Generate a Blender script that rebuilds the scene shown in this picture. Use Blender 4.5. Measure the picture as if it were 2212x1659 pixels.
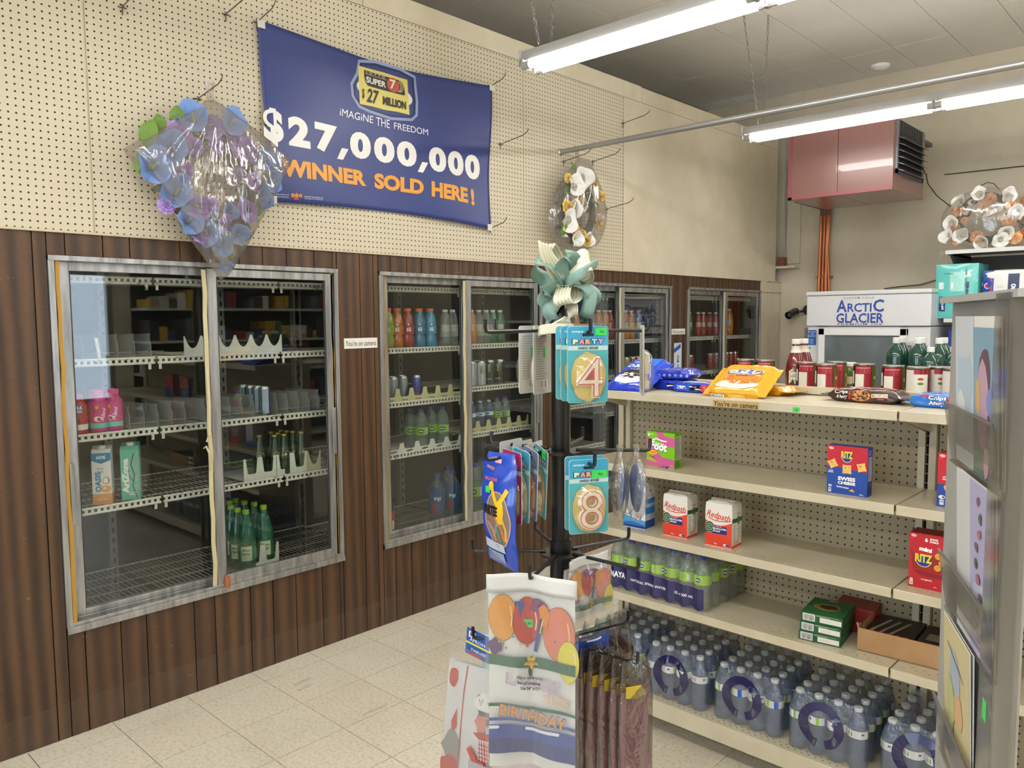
import bpy, bmesh, math, random
from mathutils import Vector, Matrix, noise
for o in list(bpy.data.objects): bpy.data.objects.remove(o)
SC = bpy.context.scene
COL = SC.collection
PI = math.pi
R = math.radians
rnd = random.Random(11)

# ---------------------------------------------------------------- camera, world, exposure
cd = bpy.data.cameras.new('camera'); cam = bpy.data.objects.new('camera', cd); COL.objects.link(cam)
CAM = Vector((3.293, 0.0, 1.6213))
FPX = 1698.55
yaw, pit, rol = R(-43.150), R(-4.6825), R(-0.3456)
fw = Vector((math.sin(yaw)*math.cos(pit), math.cos(yaw)*math.cos(pit), math.sin(pit)))
rt0 = fw.cross(Vector((0, 0, 1))).normalized(); up0 = rt0.cross(fw)
rt = rt0*math.cos(rol) + up0*math.sin(rol); up = -rt0*math.sin(rol) + up0*math.cos(rol)
cam.matrix_world = Matrix(((rt.x, up.x, -fw.x, CAM.x), (rt.y, up.y, -fw.y, CAM.y), (rt.z, up.z, -fw.z, CAM.z), (0, 0, 0, 1)))
cd.sensor_width = 36; cd.lens = 36*FPX/2212; cd.clip_start = .02; cd.clip_end = 60
SC.camera = cam
SC.view_settings.view_transform = 'Standard'; SC.view_settings.look = 'None'
SC.view_settings.gamma = 1; SC.view_settings.use_curve_mapping = False
SC.view_settings.exposure = 0.40
w = bpy.data.worlds.new('world'); SC.world = w; w.use_nodes = True
w.node_tree.nodes['Background'].inputs[0].default_value = (.62, .70, .85, 1)
w.node_tree.nodes['Background'].inputs[1].default_value = 7.0
SC.cycles.transparent_max_bounces = 40
SC.cycles.max_bounces = 8; SC.cycles.diffuse_bounces = 4; SC.cycles.glossy_bounces = 3
SC.cycles.sample_clamp_indirect = 6
SC.cycles.use_denoising = True
SC.cycles.use_adaptive_sampling = True; SC.cycles.adaptive_threshold = .015
TUBE = 24.0           # strength of the fluorescent tubes

# ---------------------------------------------------------------- colours and materials
def lin(h):
    if not isinstance(h, str): return tuple(h)
    h = h.lstrip('#'); r = []
    for i in (0, 2, 4):
        c = int(h[i:i+2], 16)/255
        r.append(c/12.92 if c <= .04045 else ((c+.055)/1.055)**2.4)
    return tuple(r)
_m = {}
def M(col, rough=.5, metal=0., alpha=1., emit=0., bump=0., bs=60., coat=0., spec=.5):
    k = (col, rough, metal, alpha, emit, bump, bs, coat, spec)
    if k in _m: return _m[k]
    m = bpy.data.materials.new('mat_%03d' % len(_m)); m.use_nodes = True
    b = m.node_tree.nodes['Principled BSDF']; c = lin(col)
    b.inputs['Base Color'].default_value = (*c, 1); b.inputs['Roughness'].default_value = rough
    b.inputs['Metallic'].default_value = metal; b.inputs['Alpha'].default_value = alpha
    b.inputs['Coat Weight'].default_value = coat; b.inputs['Specular IOR Level'].default_value = spec
    if emit:
        b.inputs['Emission Color'].default_value = (*c, 1); b.inputs['Emission Strength'].default_value = emit
    if bump:
        nt = m.node_tree; n = nt.nodes.new('ShaderNodeTexNoise'); n.inputs['Scale'].default_value = bs
        tc = nt.nodes.new('ShaderNodeTexCoord'); nt.links.new(tc.outputs['Object'], n.inputs['Vector'])
        bp = nt.nodes.new('ShaderNodeBump'); bp.inputs['Strength'].default_value = bump; bp.inputs['Distance'].default_value = .01
        nt.links.new(n.outputs['Fac'], bp.inputs['Height']); nt.links.new(bp.outputs['Normal'], b.inputs['Normal'])
    _m[k] = m; return m
class NT:
    """small helper to write node graphs"""
    def __init__(s, name):
        s.m = bpy.data.materials.new(name); s.m.use_nodes = True; s.t = s.m.node_tree
        s.b = s.t.nodes['Principled BSDF']; s.out = s.t.nodes['Material Output']
    def n(s, typ, **kw):
        x = s.t.nodes.new('ShaderNode'+typ)
        for k, v in kw.items():
            if k.startswith('i_'):
                x.inputs[k[2:].replace('_', ' ')].default_value = v
            elif k[0] == 'I': x.inputs[int(k[1:])].default_value = v
            else: setattr(x, k, v)
        return x
    def l(s, a, b): s.t.links.new(a, b)
    def math(s, op, a, b=None, c=None):
        x = s.n('Math', operation=op)
        for i, v in enumerate((a, b, c)):
            if v is None: continue
            if isinstance(v, (int, float)): x.inputs[i].default_value = v
            else: s.l(v, x.inputs[i])
        return x.outputs[0]
    def mix(s, f, a, b):
        x = s.n('Mix', data_type='RGBA')
        for i, v in ((0, f), (6, a), (7, b)):
            if isinstance(v, (int, float)): x.inputs[i].default_value = v
            elif isinstance(v, tuple): x.inputs[i].default_value = (*v[:3], 1)
            else: s.l(v, x.inputs[i])
        return x.outputs[2]
    def xyz(s, kind='Object'):
        tc = s.n('TexCoord'); sp = s.n('SeparateXYZ'); s.l(tc.outputs[kind], sp.inputs[0]); return tc.outputs[kind], sp.outputs
    def noise(s, vec, scale, detail=3, rough=.5, dist=0):
        x = s.n('TexNoise', i_Scale=scale, i_Detail=detail, i_Roughness=rough, i_Distortion=dist); s.l(vec, x.inputs['Vector']); return x.outputs['Fac']
    def ramp(s, f, stops):
        x = s.n('ValToRGB'); e = x.color_ramp.elements
        while len(e) < len(stops): e.new(.5)
        for k, (p, c) in enumerate(stops): e[k].position = p; e[k].color = (*lin(c), 1)
        s.l(f, x.inputs[0]); return x.outputs[0]
    def bump(s, h, st=.3, d=.005):
        x = s.n('Bump', i_Strength=st, i_Distance=d); s.l(h, x.inputs['Height']); s.l(x.outputs[0], s.b.inputs['Normal'])
    def scale(s, vec, v):
        x = s.n('Mapping'); x.inputs['Scale'].default_value = v; s.l(vec, x.inputs['Vector']); return x.outputs[0]
def dots(g, a, b, pitch, r, offa=0., offb=0.):
    """1 inside a round hole of a square grid on axes a,b"""
    fa = g.math('SUBTRACT', g.math('FRACT', g.math('DIVIDE', g.math('ADD', a, 100*pitch+offa), pitch)), .5)
    fb = g.math('SUBTRACT', g.math('FRACT', g.math('DIVIDE', g.math('ADD', b, 100*pitch+offb), pitch)), .5)
    d = g.math('SQRT', g.math('ADD', g.math('MULTIPLY', fa, fa), g.math('MULTIPLY', fb, fb)))
    return g.math('LESS_THAN', d, r/pitch)
def mat_peg(name, col, ax, pitch=.0254, r=.0034, rough=.55, hole='#1d150d', holemix=1.0):
    g = NT(name); v, o = g.xyz(); n = g.noise(v, 5, 4)
    h = dots(g, o[ax[0]], o[ax[1]], pitch, r)
    c1 = lin(col); base = g.mix(g.math('MULTIPLY', n, .5), tuple(x*.93 for x in c1), tuple(min(1, x*1.07) for x in c1))
    sp = g.noise(v, 160, 2); base = g.mix(g.math('MULTIPLY', sp, .12), base, tuple(x*.8 for x in c1))
    if holemix < 1: h2 = g.math('MULTIPLY', h, holemix)
    else: h2 = h
    g.l(g.mix(h2, base, lin(hole)), g.b.inputs['Base Color']); g.b.inputs['Roughness'].default_value = rough
    g.bump(g.math('SUBTRACT', 1., h), .6, .003); return g.m
def mat_noise(name, a, b, scale=3, rough=.5, metal=0, bump=0, stretch=(1, 1, 1), detail=4, lo=.35, hi=.65, coat=0):
    g = NT(name); v, o = g.xyz(); vv = g.scale(v, stretch); n = g.noise(vv, scale, detail, .6)
    g.l(g.ramp(n, [(lo, a), (hi, b)]), g.b.inputs['Base Color']); g.b.inputs['Roughness'].default_value = rough
    g.b.inputs['Metallic'].default_value = metal; g.b.inputs['Coat Weight'].default_value = coat
    if bump: g.bump(n, bump)
    return g.m
def mat_wood():
    g = NT('panel_wood'); v, o = g.xyz(); info = g.n('ObjectInfo')
    off = g.n('CombineXYZ'); g.l(g.math('MULTIPLY', info.outputs['Random'], 40), off.inputs[2]); g.l(g.math('MULTIPLY', info.outputs['Random'], 17), off.inputs[1])
    ad = g.n('VectorMath', operation='ADD'); g.l(v, ad.inputs[0]); g.l(off.outputs[0], ad.inputs[1])
    s1 = g.scale(ad.outputs[0], (1, 6, .7)); n1 = g.noise(s1, 1.6, 5, .6, 1.6)
    s2 = g.scale(ad.outputs[0], (1, 60, 2)); n2 = g.noise(s2, 2.0, 4)
    wv = g.n('TexWave', wave_type='RINGS', rings_direction='X', i_Scale=3.2, i_Distortion=5.0, i_Detail=2.0); g.l(g.scale(ad.outputs[0], (1, 1.5, .13)), wv.inputs['Vector'])
    f = g.math('ADD', g.math('MULTIPLY', n1, .6), g.math('MULTIPLY', wv.outputs['Fac'], .4))
    c = g.ramp(f, [(.2, '#36261a'), (.5, '#4d3724'), (.85, '#6b4d31')])
    c = g.mix(g.math('MULTIPLY', g.math('SUBTRACT', n2, .3), .28), c, lin('#2c1c10'))
    c = g.mix(g.math('MULTIPLY', info.outputs['Random'], .3), c, lin('#4b301c'))
    # scuffed, dusty foot of the panelling (wear, stays put)
    z = g.math('MULTIPLY', g.math('LESS_THAN', o[2], .14), g.math('MULTIPLY', g.noise(v, 14, 4), .35))
    c = g.mix(z, c, lin('#6a5c4e'))
    scr = g.noise(g.scale(v, (1, 2, 9)), 9, 2, .5, 2.0)
    c = g.mix(g.math('MULTIPLY', g.math('GREATER_THAN', scr, .735), .5), c, lin('#9a7a58'))
    g.l(c, g.b.inputs['Base Color']); g.b.inputs['Roughness'].default_value = .42
    g.bump(n2, .12, .002); return g.m
def mat_tile():
    g = NT('floor_tile'); v, o = g.xyz(); info = g.n('ObjectInfo')
    geo = g.n('NewGeometry'); P = geo.outputs['Position']
    n = g.noise(P, 70, 3, .6); n2 = g.noise(P, 2.2, 4, .6); n3 = g.noise(P, 230, 2)
    c = g.ramp(n, [(.3, '#c9bea8'), (.5, '#e0d8c5'), (.75, '#e8e1d0')])
    c = g.mix(g.math('MULTIPLY', g.math('LESS_THAN', n3, .31), .38), c, lin('#94836a'))
    c = g.mix(g.math('MULTIPLY', info.outputs['Random'], .16), c, lin('#c0b094'))
    c = g.mix(g.math('MULTIPLY', g.math('SUBTRACT', n2, .45), .7), c, lin('#8f8168'))
    st = g.noise(g.scale(P, (3, 1.0, 1)), 1.7, 3, .6)
    c = g.mix(g.math('MULTIPLY', g.math('GREATER_THAN', st, .66), .25), c, lin('#6f6550'))
    g.l(c, g.b.inputs['Base Color']); g.b.inputs['Roughness'].default_value = .38
    g.bump(g.noise(P, 9, 2), .05, .002); return g.m
def mat_glass(name='cooler_glass', tint='#f4f7f6', refl=1.0):
    g = NT(name); tr = g.n('BsdfTransparent'); tr.inputs[0].default_value = (*lin(tint), 1)
    gl = g.n('BsdfGlossy', i_Roughness=.015); gl.inputs[0].default_value = (1, 1, 1, 1)
    lw = g.n('LayerWeight', i_Blend=.5); mx = g.n('MixShader')
    f5 = g.math('POWER', lw.outputs['Facing'], 4.5)
    g.l(g.math('MULTIPLY', g.math('ADD', .045, g.math('MULTIPLY', f5, .9)), refl), mx.inputs[0]); g.l(tr.outputs[0], mx.inputs[1]); g.l(gl.outputs[0], mx.inputs[2])
    g.l(mx.outputs[0], g.out.inputs[0]); return g.m
def mat_film(name, tint='#f4f4f2', haze=.10, gloss=.10, rough=.08, bs=25, bst=.6, white='#ffffff', stretch=(1, 1, 1)):
    """clear plastic film: see-through, with glints on its wrinkles"""
    g = NT(name); v, o = g.xyz(); n = g.noise(g.scale(v, stretch), bs, 3, .6, .6)
    bp = g.n('Bump', i_Strength=bst, i_Distance=.01); g.l(n, bp.inputs['Height'])
    tr = g.n('BsdfTransparent'); tr.inputs[0].default_value = (*lin(tint), 1)
    gl = g.n('BsdfGlossy', i_Roughness=rough); g.l(bp.outputs[0], gl.inputs['Normal'])
    df = g.n('BsdfDiffuse'); df.inputs[0].default_value = (*lin(white), 1); g.l(bp.outputs[0], df.inputs['Normal'])
    lw = g.n('LayerWeight', i_Blend=.35); g.l(bp.outputs[0], lw.inputs['Normal'])
    m1 = g.n('MixShader'); m1.inputs[0].default_value = haze; g.l(tr.outputs[0], m1.inputs[1]); g.l(df.outputs[0], m1.inputs[2])
    m2 = g.n('MixShader'); g.l(g.math('ADD', gloss, g.math('MULTIPLY', lw.outputs['Facing'], .25)), m2.inputs[0])
    g.l(m1.outputs[0], m2.inputs[1]); g.l(gl.outputs[0], m2.inputs[2]); g.l(m2.outputs[0], g.out.inputs[0]); return g.m
WOOD = mat_wood(); TILE = mat_tile()
PEGW = mat_peg('cream_pegboard', '#d3c9b0', (1, 2), r=.0037, rough=.5)
PEGG = mat_peg('shelf_pegboard', '#ab9f82', (0, 2), r=.0034)
CREAM = mat_noise('cream_paint', '#cdc3aa', '#d6cdb6', 4, .55, bump=.05)
BACKW = mat_noise('grey_beige_paint', '#b9b09b', '#c4bba6', 3, .6, bump=.05)
ALU = mat_noise('brushed_aluminium', '#8d8d8c', '#bdbcb9', 5, .36, .75, stretch=(6, 6, .6))
STEEL = M('#c9cacb', .25, .9)
GLASS = mat_glass()
SHELFM = mat_noise('shelf_enamel', '#c5bba0', '#cfc6ad', 6, .34, bump=.02, coat=.15)
WIREW = mat_noise('chipped_white_enamel', '#6e6558', '#d9d5c8', 40, .5, lo=.30, hi=.40)
BLACKM = M('#0b0b0c', .32, 0, spec=.6)
FILM = mat_film('clear_film')
WHITE = M('#e9e8e4', .45)

# ---------------------------------------------------------------- mesh building
class MB:
    def __init__(s): s.v = []; s.f = []; s.mi = []; s.ms = []; s.c = 0
    def m(s, mat):
        if mat not in s.ms: s.ms.append(mat)
        s.c = s.ms.index(mat); return s
    def add(s, vs, fs):
        b = len(s.v); s.v += [tuple(v) for v in vs]
        s.f += [tuple(b+i for i in f) for f in fs]; s.mi += [s.c]*len(fs); return s
    def box(s, x0, x1, y0, y1, z0, z1):
        return s.add([(x0,y0,z0),(x1,y0,z0),(x1,y1,z0),(x0,y1,z0),(x0,y0,z1),(x1,y0,z1),(x1,y1,z1),(x0,y1,z1)],
                     [(0,3,2,1),(4,5,6,7),(0,1,5,4),(1,2,6,5),(2,3,7,6),(3,0,4,7)])
    def hexa(s, a, b):   # a, b: two quads (4 points each)
        return s.add(list(a)+list(b), [(0,3,2,1),(4,5,6,7),(0,1,5,4),(1,2,6,5),(2,3,7,6),(3,0,4,7)])
    def lathe(s, prof, n=16, c=(0, 0, 0), cap=True, rib=None):
        vs = []; fs = []
        for r, z in prof:
            for k in range(n):
                a = 2*PI*k/n; rr = r*(rib(a, z) if rib else 1)
                vs.append((c[0]+rr*math.cos(a), c[1]+rr*math.sin(a), c[2]+z))
        for i in range(len(prof)-1):
            for k in range(n):
                k2 = (k+1) % n; fs.append((i*n+k, i*n+k2, (i+1)*n+k2, (i+1)*n+k))
        if cap: fs.append(tuple(range(n))[::-1]); fs.append(tuple((len(prof)-1)*n+k for k in range(n)))
        return s.add(vs, fs)
    def tube(s, path, r, n=8, cap=True):
        P = [Vector(p) for p in path]; vs = []; fs = []; prev = None
        for i, p in enumerate(P):
            t = (P[min(i+1, len(P)-1)]-P[max(i-1, 0)]).normalized()
            if prev is None:
                prev = t.cross(Vector((0, 0, 1)))
                if prev.length < .05: prev = t.cross(Vector((1, 0, 0)))
            u = (prev - t*prev.dot(t)).normalized(); prev = u; q = t.cross(u)
            rr = r[i] if isinstance(r, (list, tuple)) else r
            for k in range(n):
                a = 2*PI*k/n; vs.append(p+u*(rr*math.cos(a))+q*(rr*math.sin(a)))
        for i in range(len(P)-1):
            for k in range(n): k2 = (k+1) % n; fs.append((i*n+k, i*n+k2, (i+1)*n+k2, (i+1)*n+k))
        if cap: fs.append(tuple(range(n))[::-1]); fs.append(tuple((len(P)-1)*n+k for k in range(n)))
        return s.add(vs, fs)
    def prism(s, pts, f0, f1):
        """pts 2-D outline, f0/f1 map (u,v) to the two end planes"""
        n = len(pts); vs = [f0(u, v) for u, v in pts]+[f1(u, v) for u, v in pts]
        return s.add(vs, [tuple(range(n))[::-1], tuple(range(n, 2*n))]+[(i, (i+1) % n, n+(i+1) % n, n+i) for i in range(n)])
    def grid(s, fn, nu, nv, thick=None):
        vs = [fn(i/nu, j/nv) for j in range(nv+1) for i in range(nu+1)]
        fs = [(j*(nu+1)+i, j*(nu+1)+i+1, (j+1)*(nu+1)+i+1, (j+1)*(nu+1)+i) for j in range(nv) for i in range(nu)]
        return s.add(vs, fs)
    def mesh(s):
        me = bpy.data.meshes.new('mesh'); me.from_pydata([tuple(v) for v in s.v], [], s.f)
        for m in s.ms: me.materials.append(m)
        me.polygons.foreach_set('material_index', s.mi); me.update(); return me
    def obj(s, name, parent=None, smooth=False, bevel=0, kind=None, label=None, solid=0, loc=None, sub=0):
        me = s.mesh(); o = bpy.data.objects.new(name, me); COL.objects.link(o)
        if smooth:
            me.polygons.foreach_set('use_smooth', [True]*len(me.polygons))
            if smooth != 'all':
                me.set_sharp_from_angle(angle=R(38))
        if solid: md = o.modifiers.new('s', 'SOLIDIFY'); md.thickness = solid; md.offset = 0
        if bevel: md = o.modifiers.new('b', 'BEVEL'); md.width = bevel; md.segments = 2; md.limit_method = 'ANGLE'
        if sub: md = o.modifiers.new('u', 'SUBSURF'); md.levels = sub; md.render_levels = sub
        if parent: o.parent = parent
        if kind: o['kind'] = kind
        if label: o['label'] = label
        if loc: o.location = loc
        return o
def thing(name, label, cat, loc=(0, 0, 0), rz=0, group=None, kind=None):
    o = bpy.data.objects.new(name, None); o.empty_display_size = .05; COL.objects.link(o)
    o.location = loc; o.rotation_euler = (0, 0, rz); o['label'] = label; o['category'] = cat
    if group: o['group'] = group
    if kind: o['kind'] = kind
    return o
def tag(o, label, cat, group=None, kind=None):
    o['label'] = label; o['category'] = cat
    if group: o['group'] = group
    if kind: o['kind'] = kind
    return o
def dup(root, loc, rz=0, label=None, group=None, rx=0, ry=0, scale=None):
    def cp(o, par):
        c = o.copy(); COL.objects.link(c)
        if par: c.parent = par
        for ch in kids.get(o, ()): cp(ch, c)
        return c
    kids = {}
    def walk(o):
        kids[o] = list(o.children)
        for ch in o.children: walk(ch)
    walk(root); r = cp(root, None); r.location = loc; r.rotation_euler = (rx, ry, rz)
    if label: r['label'] = label
    if group: r['group'] = group
    if scale: r.scale = scale
    return r

# ---------------------------------------------------------------- flat print (lettering, pictures) laid on surfaces
_tc = {}
def glyphs(s, bold=0., shear=0., res=2, space=1.):
    k = (s, bold, shear, res, space)
    if k in _tc: return _tc[k]
    cu = bpy.data.curves.new('t', 'FONT'); cu.body = s; cu.size = 1; cu.resolution_u = res; cu.offset = bold; cu.shear = shear
    cu.space_character = space; cu.fill_mode = 'FRONT'
    ob = bpy.data.objects.new('t', cu); COL.objects.link(ob)
    me = ob.evaluated_get(bpy.context.evaluated_depsgraph_get()).to_mesh()
    vs = [(v.co.x, v.co.y) for v in me.vertices]; fs = [tuple(p.vertices) for p in me.polygons]
    ob.to_mesh_clear(); bpy.data.objects.remove(ob); bpy.data.curves.remove(cu)
    if vs:
        x0 = min(v[0] for v in vs); x1 = max(v[0] for v in vs); y0 = min(v[1] for v in vs); y1 = max(v[1] for v in vs)
    else: x0 = y0 = 0; x1 = y1 = 1
    _tc[k] = (vs, fs, x0, y0, x1, y1); return _tc[k]
class Dec:
    def __init__(s, f, step=.00008, base=.0003, rough=.45, spec=.5, curved=False):
        s.mb = MB(); s.f = f; s.h = base; s.st = step; s.rough = rough; s.spec = spec; s.cv = curved
    def _a(s, pts, fs, col, up=True):
        s.mb.m(M(col, s.rough, spec=s.spec) if isinstance(col, str) else col)
        s.mb.add([s.f(u, v, s.h) for u, v in pts], fs)
        if up: s.h += s.st
        return s
    def rect(s, x0, y0, x1, y1, col, n=None):
        n = n or (8 if s.cv else 1); P = []; F = []
        if s.cv and abs(y1-y0) > .02:
            k = 5
            for j in range(k):
                a, b = y0+(y1-y0)*j/k, y0+(y1-y0)*(j+1)/k
                for i in range(n):
                    c, e = x0+(x1-x0)*i/n, x0+(x1-x0)*(i+1)/n; q = len(P); P += [(c, a), (e, a), (e, b), (c, b)]; F.append((q, q+1, q+2, q+3))
            return s._a(P, F, col)
        for i in range(n+1):
            x = x0+(x1-x0)*i/n; P += [(x, y0), (x, y1)]
        for i in range(n): F.append((2*i, 2*i+2, 2*i+3, 2*i+1))
        return s._a(P, F, col)
    def ell(s, cx, cy, rx, ry, col, n=20, rot=0, up=True):
        c, q = math.cos(rot), math.sin(rot)
        P = []
        for k in range(n):
            a = 2*PI*k/n; x = rx*math.cos(a); y = ry*math.sin(a); P.append((cx+x*c-y*q, cy+x*q+y*c))
        return s._fan(P, col, up)
    def _fan(s, P, col, up=True):
        n = len(P)
        if not s.cv: return s._a(P, [tuple(range(n))], col, up)
        mx, my = sum(p[0] for p in P)/n, sum(p[1] for p in P)/n
        if max(abs(p[0]-mx)+abs(p[1]-my) for p in P) < .006: return s._a(P, [tuple(range(n))], col, up)
        V = list(P)+[((p[0]-mx)*.62+mx, (p[1]-my)*.62+my) for p in P]+[((p[0]-mx)*.3+mx, (p[1]-my)*.3+my) for p in P]+[(mx, my)]
        F = [(i, (i+1) % n, n+(i+1) % n, n+i) for i in range(n)]+[(n+i, n+(i+1) % n, 2*n+(i+1) % n, 2*n+i) for i in range(n)]+[(2*n+i, 2*n+(i+1) % n, 3*n) for i in range(n)]
        return s._a(V, F, col, up)
    def ring(s, cx, cy, rx, ry, w, col, n=24, a0=0, a1=2*PI):
        P = []; F = []
        for k in range(n+1):
            a = a0+(a1-a0)*k/n
            P += [(cx+rx*math.cos(a), cy+ry*math.sin(a)), (cx+(rx-w)*math.cos(a), cy+(ry-w)*math.sin(a))]
        for k in range(n): F.append((2*k, 2*k+2, 2*k+3, 2*k+1))
        return s._a(P, F, col)
    def poly(s, pts, col):
        if s.cv and len(pts) > 3:
            Q = []
            for i, p in enumerate(pts):
                b = pts[(i+1) % len(pts)]; k = max(1, min(6, int(math.hypot(b[0]-p[0], b[1]-p[1])/.02)))
                Q += [(p[0]+(b[0]-p[0])*j/k, p[1]+(b[1]-p[1])*j/k) for j in range(k)]
            return s._fan(Q, col)
        return s._a(pts, [tuple(range(len(pts)))], col)
    def line(s, pts, w, col):
        P = []; F = []
        for i, p in enumerate(pts):
            a = pts[max(i-1, 0)]; b = pts[min(i+1, len(pts)-1)]; dx, dy = b[0]-a[0], b[1]-a[1]; L = math.hypot(dx, dy) or 1
            P += [(p[0]-dy/L*w/2, p[1]+dx/L*w/2), (p[0]+dy/L*w/2, p[1]-dx/L*w/2)]
        for i in range(len(pts)-1): F.append((2*i, 2*i+1, 2*i+3, 2*i+2))
        return s._a(P, F, col)
    def text(s, t, cx, cy, h, col, w=None, bold=.02, rot=0, shear=0, al='c', space=1., res=2):
        """cy = middle of the letters; h = their height; w = total width (squeezes to fit)"""
        vs, fs, x0, y0, x1, y1 = glyphs(t, bold, shear, res, space)
        sy = h/max(y1-y0, 1e-6); sx = (w/(x1-x0)) if w else sy
        c, q = math.cos(rot), math.sin(rot); xm = {'c': (x0+x1)/2, 'l': x0, 'r': x1}[al]; P = []
        for x, y in vs:
            X = (x-xm)*sx; Y = (y-(y0+y1)/2)*sy; P.append((cx+X*c-Y*q, cy+X*q+Y*c))
        return s._a(P, fs, col)
    def lines(s, x0, y0, x1, y1, n, col, seed=1):
        """fine print too small to read"""
        r = random.Random(seed); h = (y1-y0)/n
        for i in range(n):
            y = y1-h*(i+.5); s._a([(x0, y-h*.22), (x0+(x1-x0)*r.uniform(.55, 1), y-h*.22), (x0+(x1-x0)*r.uniform(.55, 1), y+h*.22), (x0, y+h*.22)], [(0, 1, 2, 3)], col, False)
        s.h += s.st; return s
    def bars(s, x0, y0, x1, y1, n=14, seed=1):
        s.rect(x0, y0, x1, y1, '#efefec'); r = random.Random(seed); w = (x1-x0)/n
        for i in range(1, n-1):
            if r.random() < .75: s._a([(x0+w*i, y0+.1*(y1-y0)), (x0+w*(i+r.uniform(.3, .8)), y0+.1*(y1-y0)), (x0+w*(i+.5), y1-.1*(y1-y0)), (x0+w*i, y1-.1*(y1-y0))], [(0, 1, 2, 3)], '#1c1c1c', False)
        s.h += s.st; return s
    def obj(s, name, parent=None, label=None):
        return s.mb.obj(name, parent, label=label)
def front(x0=0, y0=0, z0=0): return lambda u, v, h: (x0+u, y0-h, z0+v)      # faces -y
def right(x0=0, y0=0, z0=0): return lambda u, v, h: (x0+h, y0+u, z0+v)      # faces +x
def top(x0=0, y0=0, z0=0): return lambda u, v, h: (x0+u, y0+v, z0+h)
def cyl(r, z0=0, a0=0): return lambda u, v, h: ((r+h)*math.sin(u/r+a0), -(r+h)*math.cos(u/r+a0), z0+v)
def P3(px, py, ax, val):      # the point of a real plane (x, y or z = val) under a pixel of the photograph
    d = rt*((px-1106)/FPX)-up*((py-829.5)/FPX)+fw; return CAM+d*((val-CAM[ax])/d[ax])
CAMXY = lambda x, y: math.atan2(CAM.y-y, CAM.x-x)+PI/2      # z-rotation that turns a front (-y) towards the shop's aisle
# ================================================================ the room
def struct(o): o['kind'] = 'structure'; return o
YB = 7.27; CZ = 3.70
# floor: twelve-inch tiles, the rest of the floor in one sheet
fl = MB().m(M('#3f362a', .8)).box(-.0, 6.2, -3.0, YB, -.02, -.0035).obj('floor'); struct(fl)
tm = MB().m(TILE).box(-.1509, .1509, -.1509, .1509, -.004, 0).mesh()
X0, Y0 = .4315, 1.735
cnt = 0
for j in range(-5, 19):
    for i in range(-2, 18):
        x = X0+.3048*(i+.5); y = Y0+.3048*(j+.5)
        if x > 3.6 and not (y < 2.4 and x < 4.2): continue
        if y > 2.4 and x > 1.4 and y < 3.4: continue
        cnt += 1
        o = bpy.data.objects.new('floor_tile', tm); COL.objects.link(o); o.location = (x, y, 0); o.parent = fl
# strip of cut tiles along the wall and the tiles out of view
for j in range(-5, 19):
    y = Y0+.3048*(j+.5)
    MB().m(TILE).box(.0, X0-.6112, y-.1516, y+.1516, -.004, 0).obj('floor_tile', fl)
rest = MB().m(TILE)
for i in range(-2, 19):
    for j in range(-16, 19):
        x = X0+.3048*(i+.5); y = Y0+.3048*(j+.5)
        if j >= -5 and not (x > 3.6 and not (y < 2.4 and x < 4.2)) and not (y > 2.4 and x > 1.4 and y < 3.4) and i < 18: continue
        rest.box(x-.1516, x+.1516, y-.1516, y+.1516, -.004, 0)
rest.obj('tile_field', fl, kind='stuff')
# ceiling: perforated sixteen-inch tiles
CT = mat_peg('perforated_ceiling_tile', '#dcd8ce', (0, 1), pitch=.0125, r=.0026, rough=.8, hole='#8a867c', holemix=.45)
cl = MB().m(M('#5f5b53', .9)).box(-.8, 6.2, -3.0, YB, CZ+.012, CZ+.05).obj('ceiling'); struct(cl)
ctm = MB().m(CT).box(-.198, .198, -.198, .198, 0, .012).mesh()
cxs, cys = .766, 5.4
n = 0; far = MB().m(CT)
for i in range(-4, 14):
    for j in range(-21, 5):
        x = cxs+.40*(i+.5); y = cys+.40*(j+.5)
        if x > 6.2 or y-.198 > YB: continue
        x0, x1, y1 = max(x-.198, -.8), min(x+.198, 6.2), min(y+.198, YB)
        if x < 3.8 and y > 2.2:
            if y1 == y+.198 and x0 == x-.198:
                o = bpy.data.objects.new('ceiling_tile', ctm); COL.objects.link(o); o.location = (x, y, CZ+rnd.uniform(-.0015, .001)); o.parent = cl
            else: MB().m(CT).box(x0, x1, y-.198, y1, CZ, CZ+.012).obj('ceiling_tile', cl)
        else: far.box(x0, x1, y-.198, y1, CZ, CZ+.012)
far.obj('tile_field', cl, kind='stuff')
# left wall: cooler front with four sliding-door openings, wood planks, peg-board soffit above
DY = [.977, 2.51, 4.04, 5.567]; DW = 1.28; DZ0, DZ1 = .413, 1.873
core = MB().m(M('#241a12', .9))
core.box(-.07, -.012, -3, YB, 0, DZ0).box(-.07, -.012, -3, YB, DZ1, 1.965)
ys = [-3]+[v for d in DY for v in (d, d+DW)]+[YB]
for k in range(0, len(ys), 2): core.box(-.07, -.012, ys[k], ys[k+1], DZ0, DZ1)
wl = core.obj('wall_left'); struct(wl)
pat = [.093, .203, .305, .480, .583, .705, .835, .955, 1.116, 1.219]
gr = [-3.0]; b = 1.278-1.219*4
while b < 6.9:
    for p in [0]+pat[:-1]:
        y = b+p-.0
        if -3 < y < 6.86: gr.append(y)
    b += 1.219
gr = sorted(set([round(g, 4) for g in gr if not (.6 < g < 2.5)]+[.72, .93, 1.041, 1.176, 1.278, 1.481, 1.575, 1.745, 1.86, 1.982, 2.13, 2.234, 2.394, 2.477]))+[6.862]
def plank(y0, y1, z0, z1):
    if y1-y0 < .012 or z1-z0 < .01: return
    MB().m(WOOD).box(-.012, rnd.uniform(-.0012, 0), y0+.0022, y1-.0022, z0, z1).obj('plank', wl)
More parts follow.
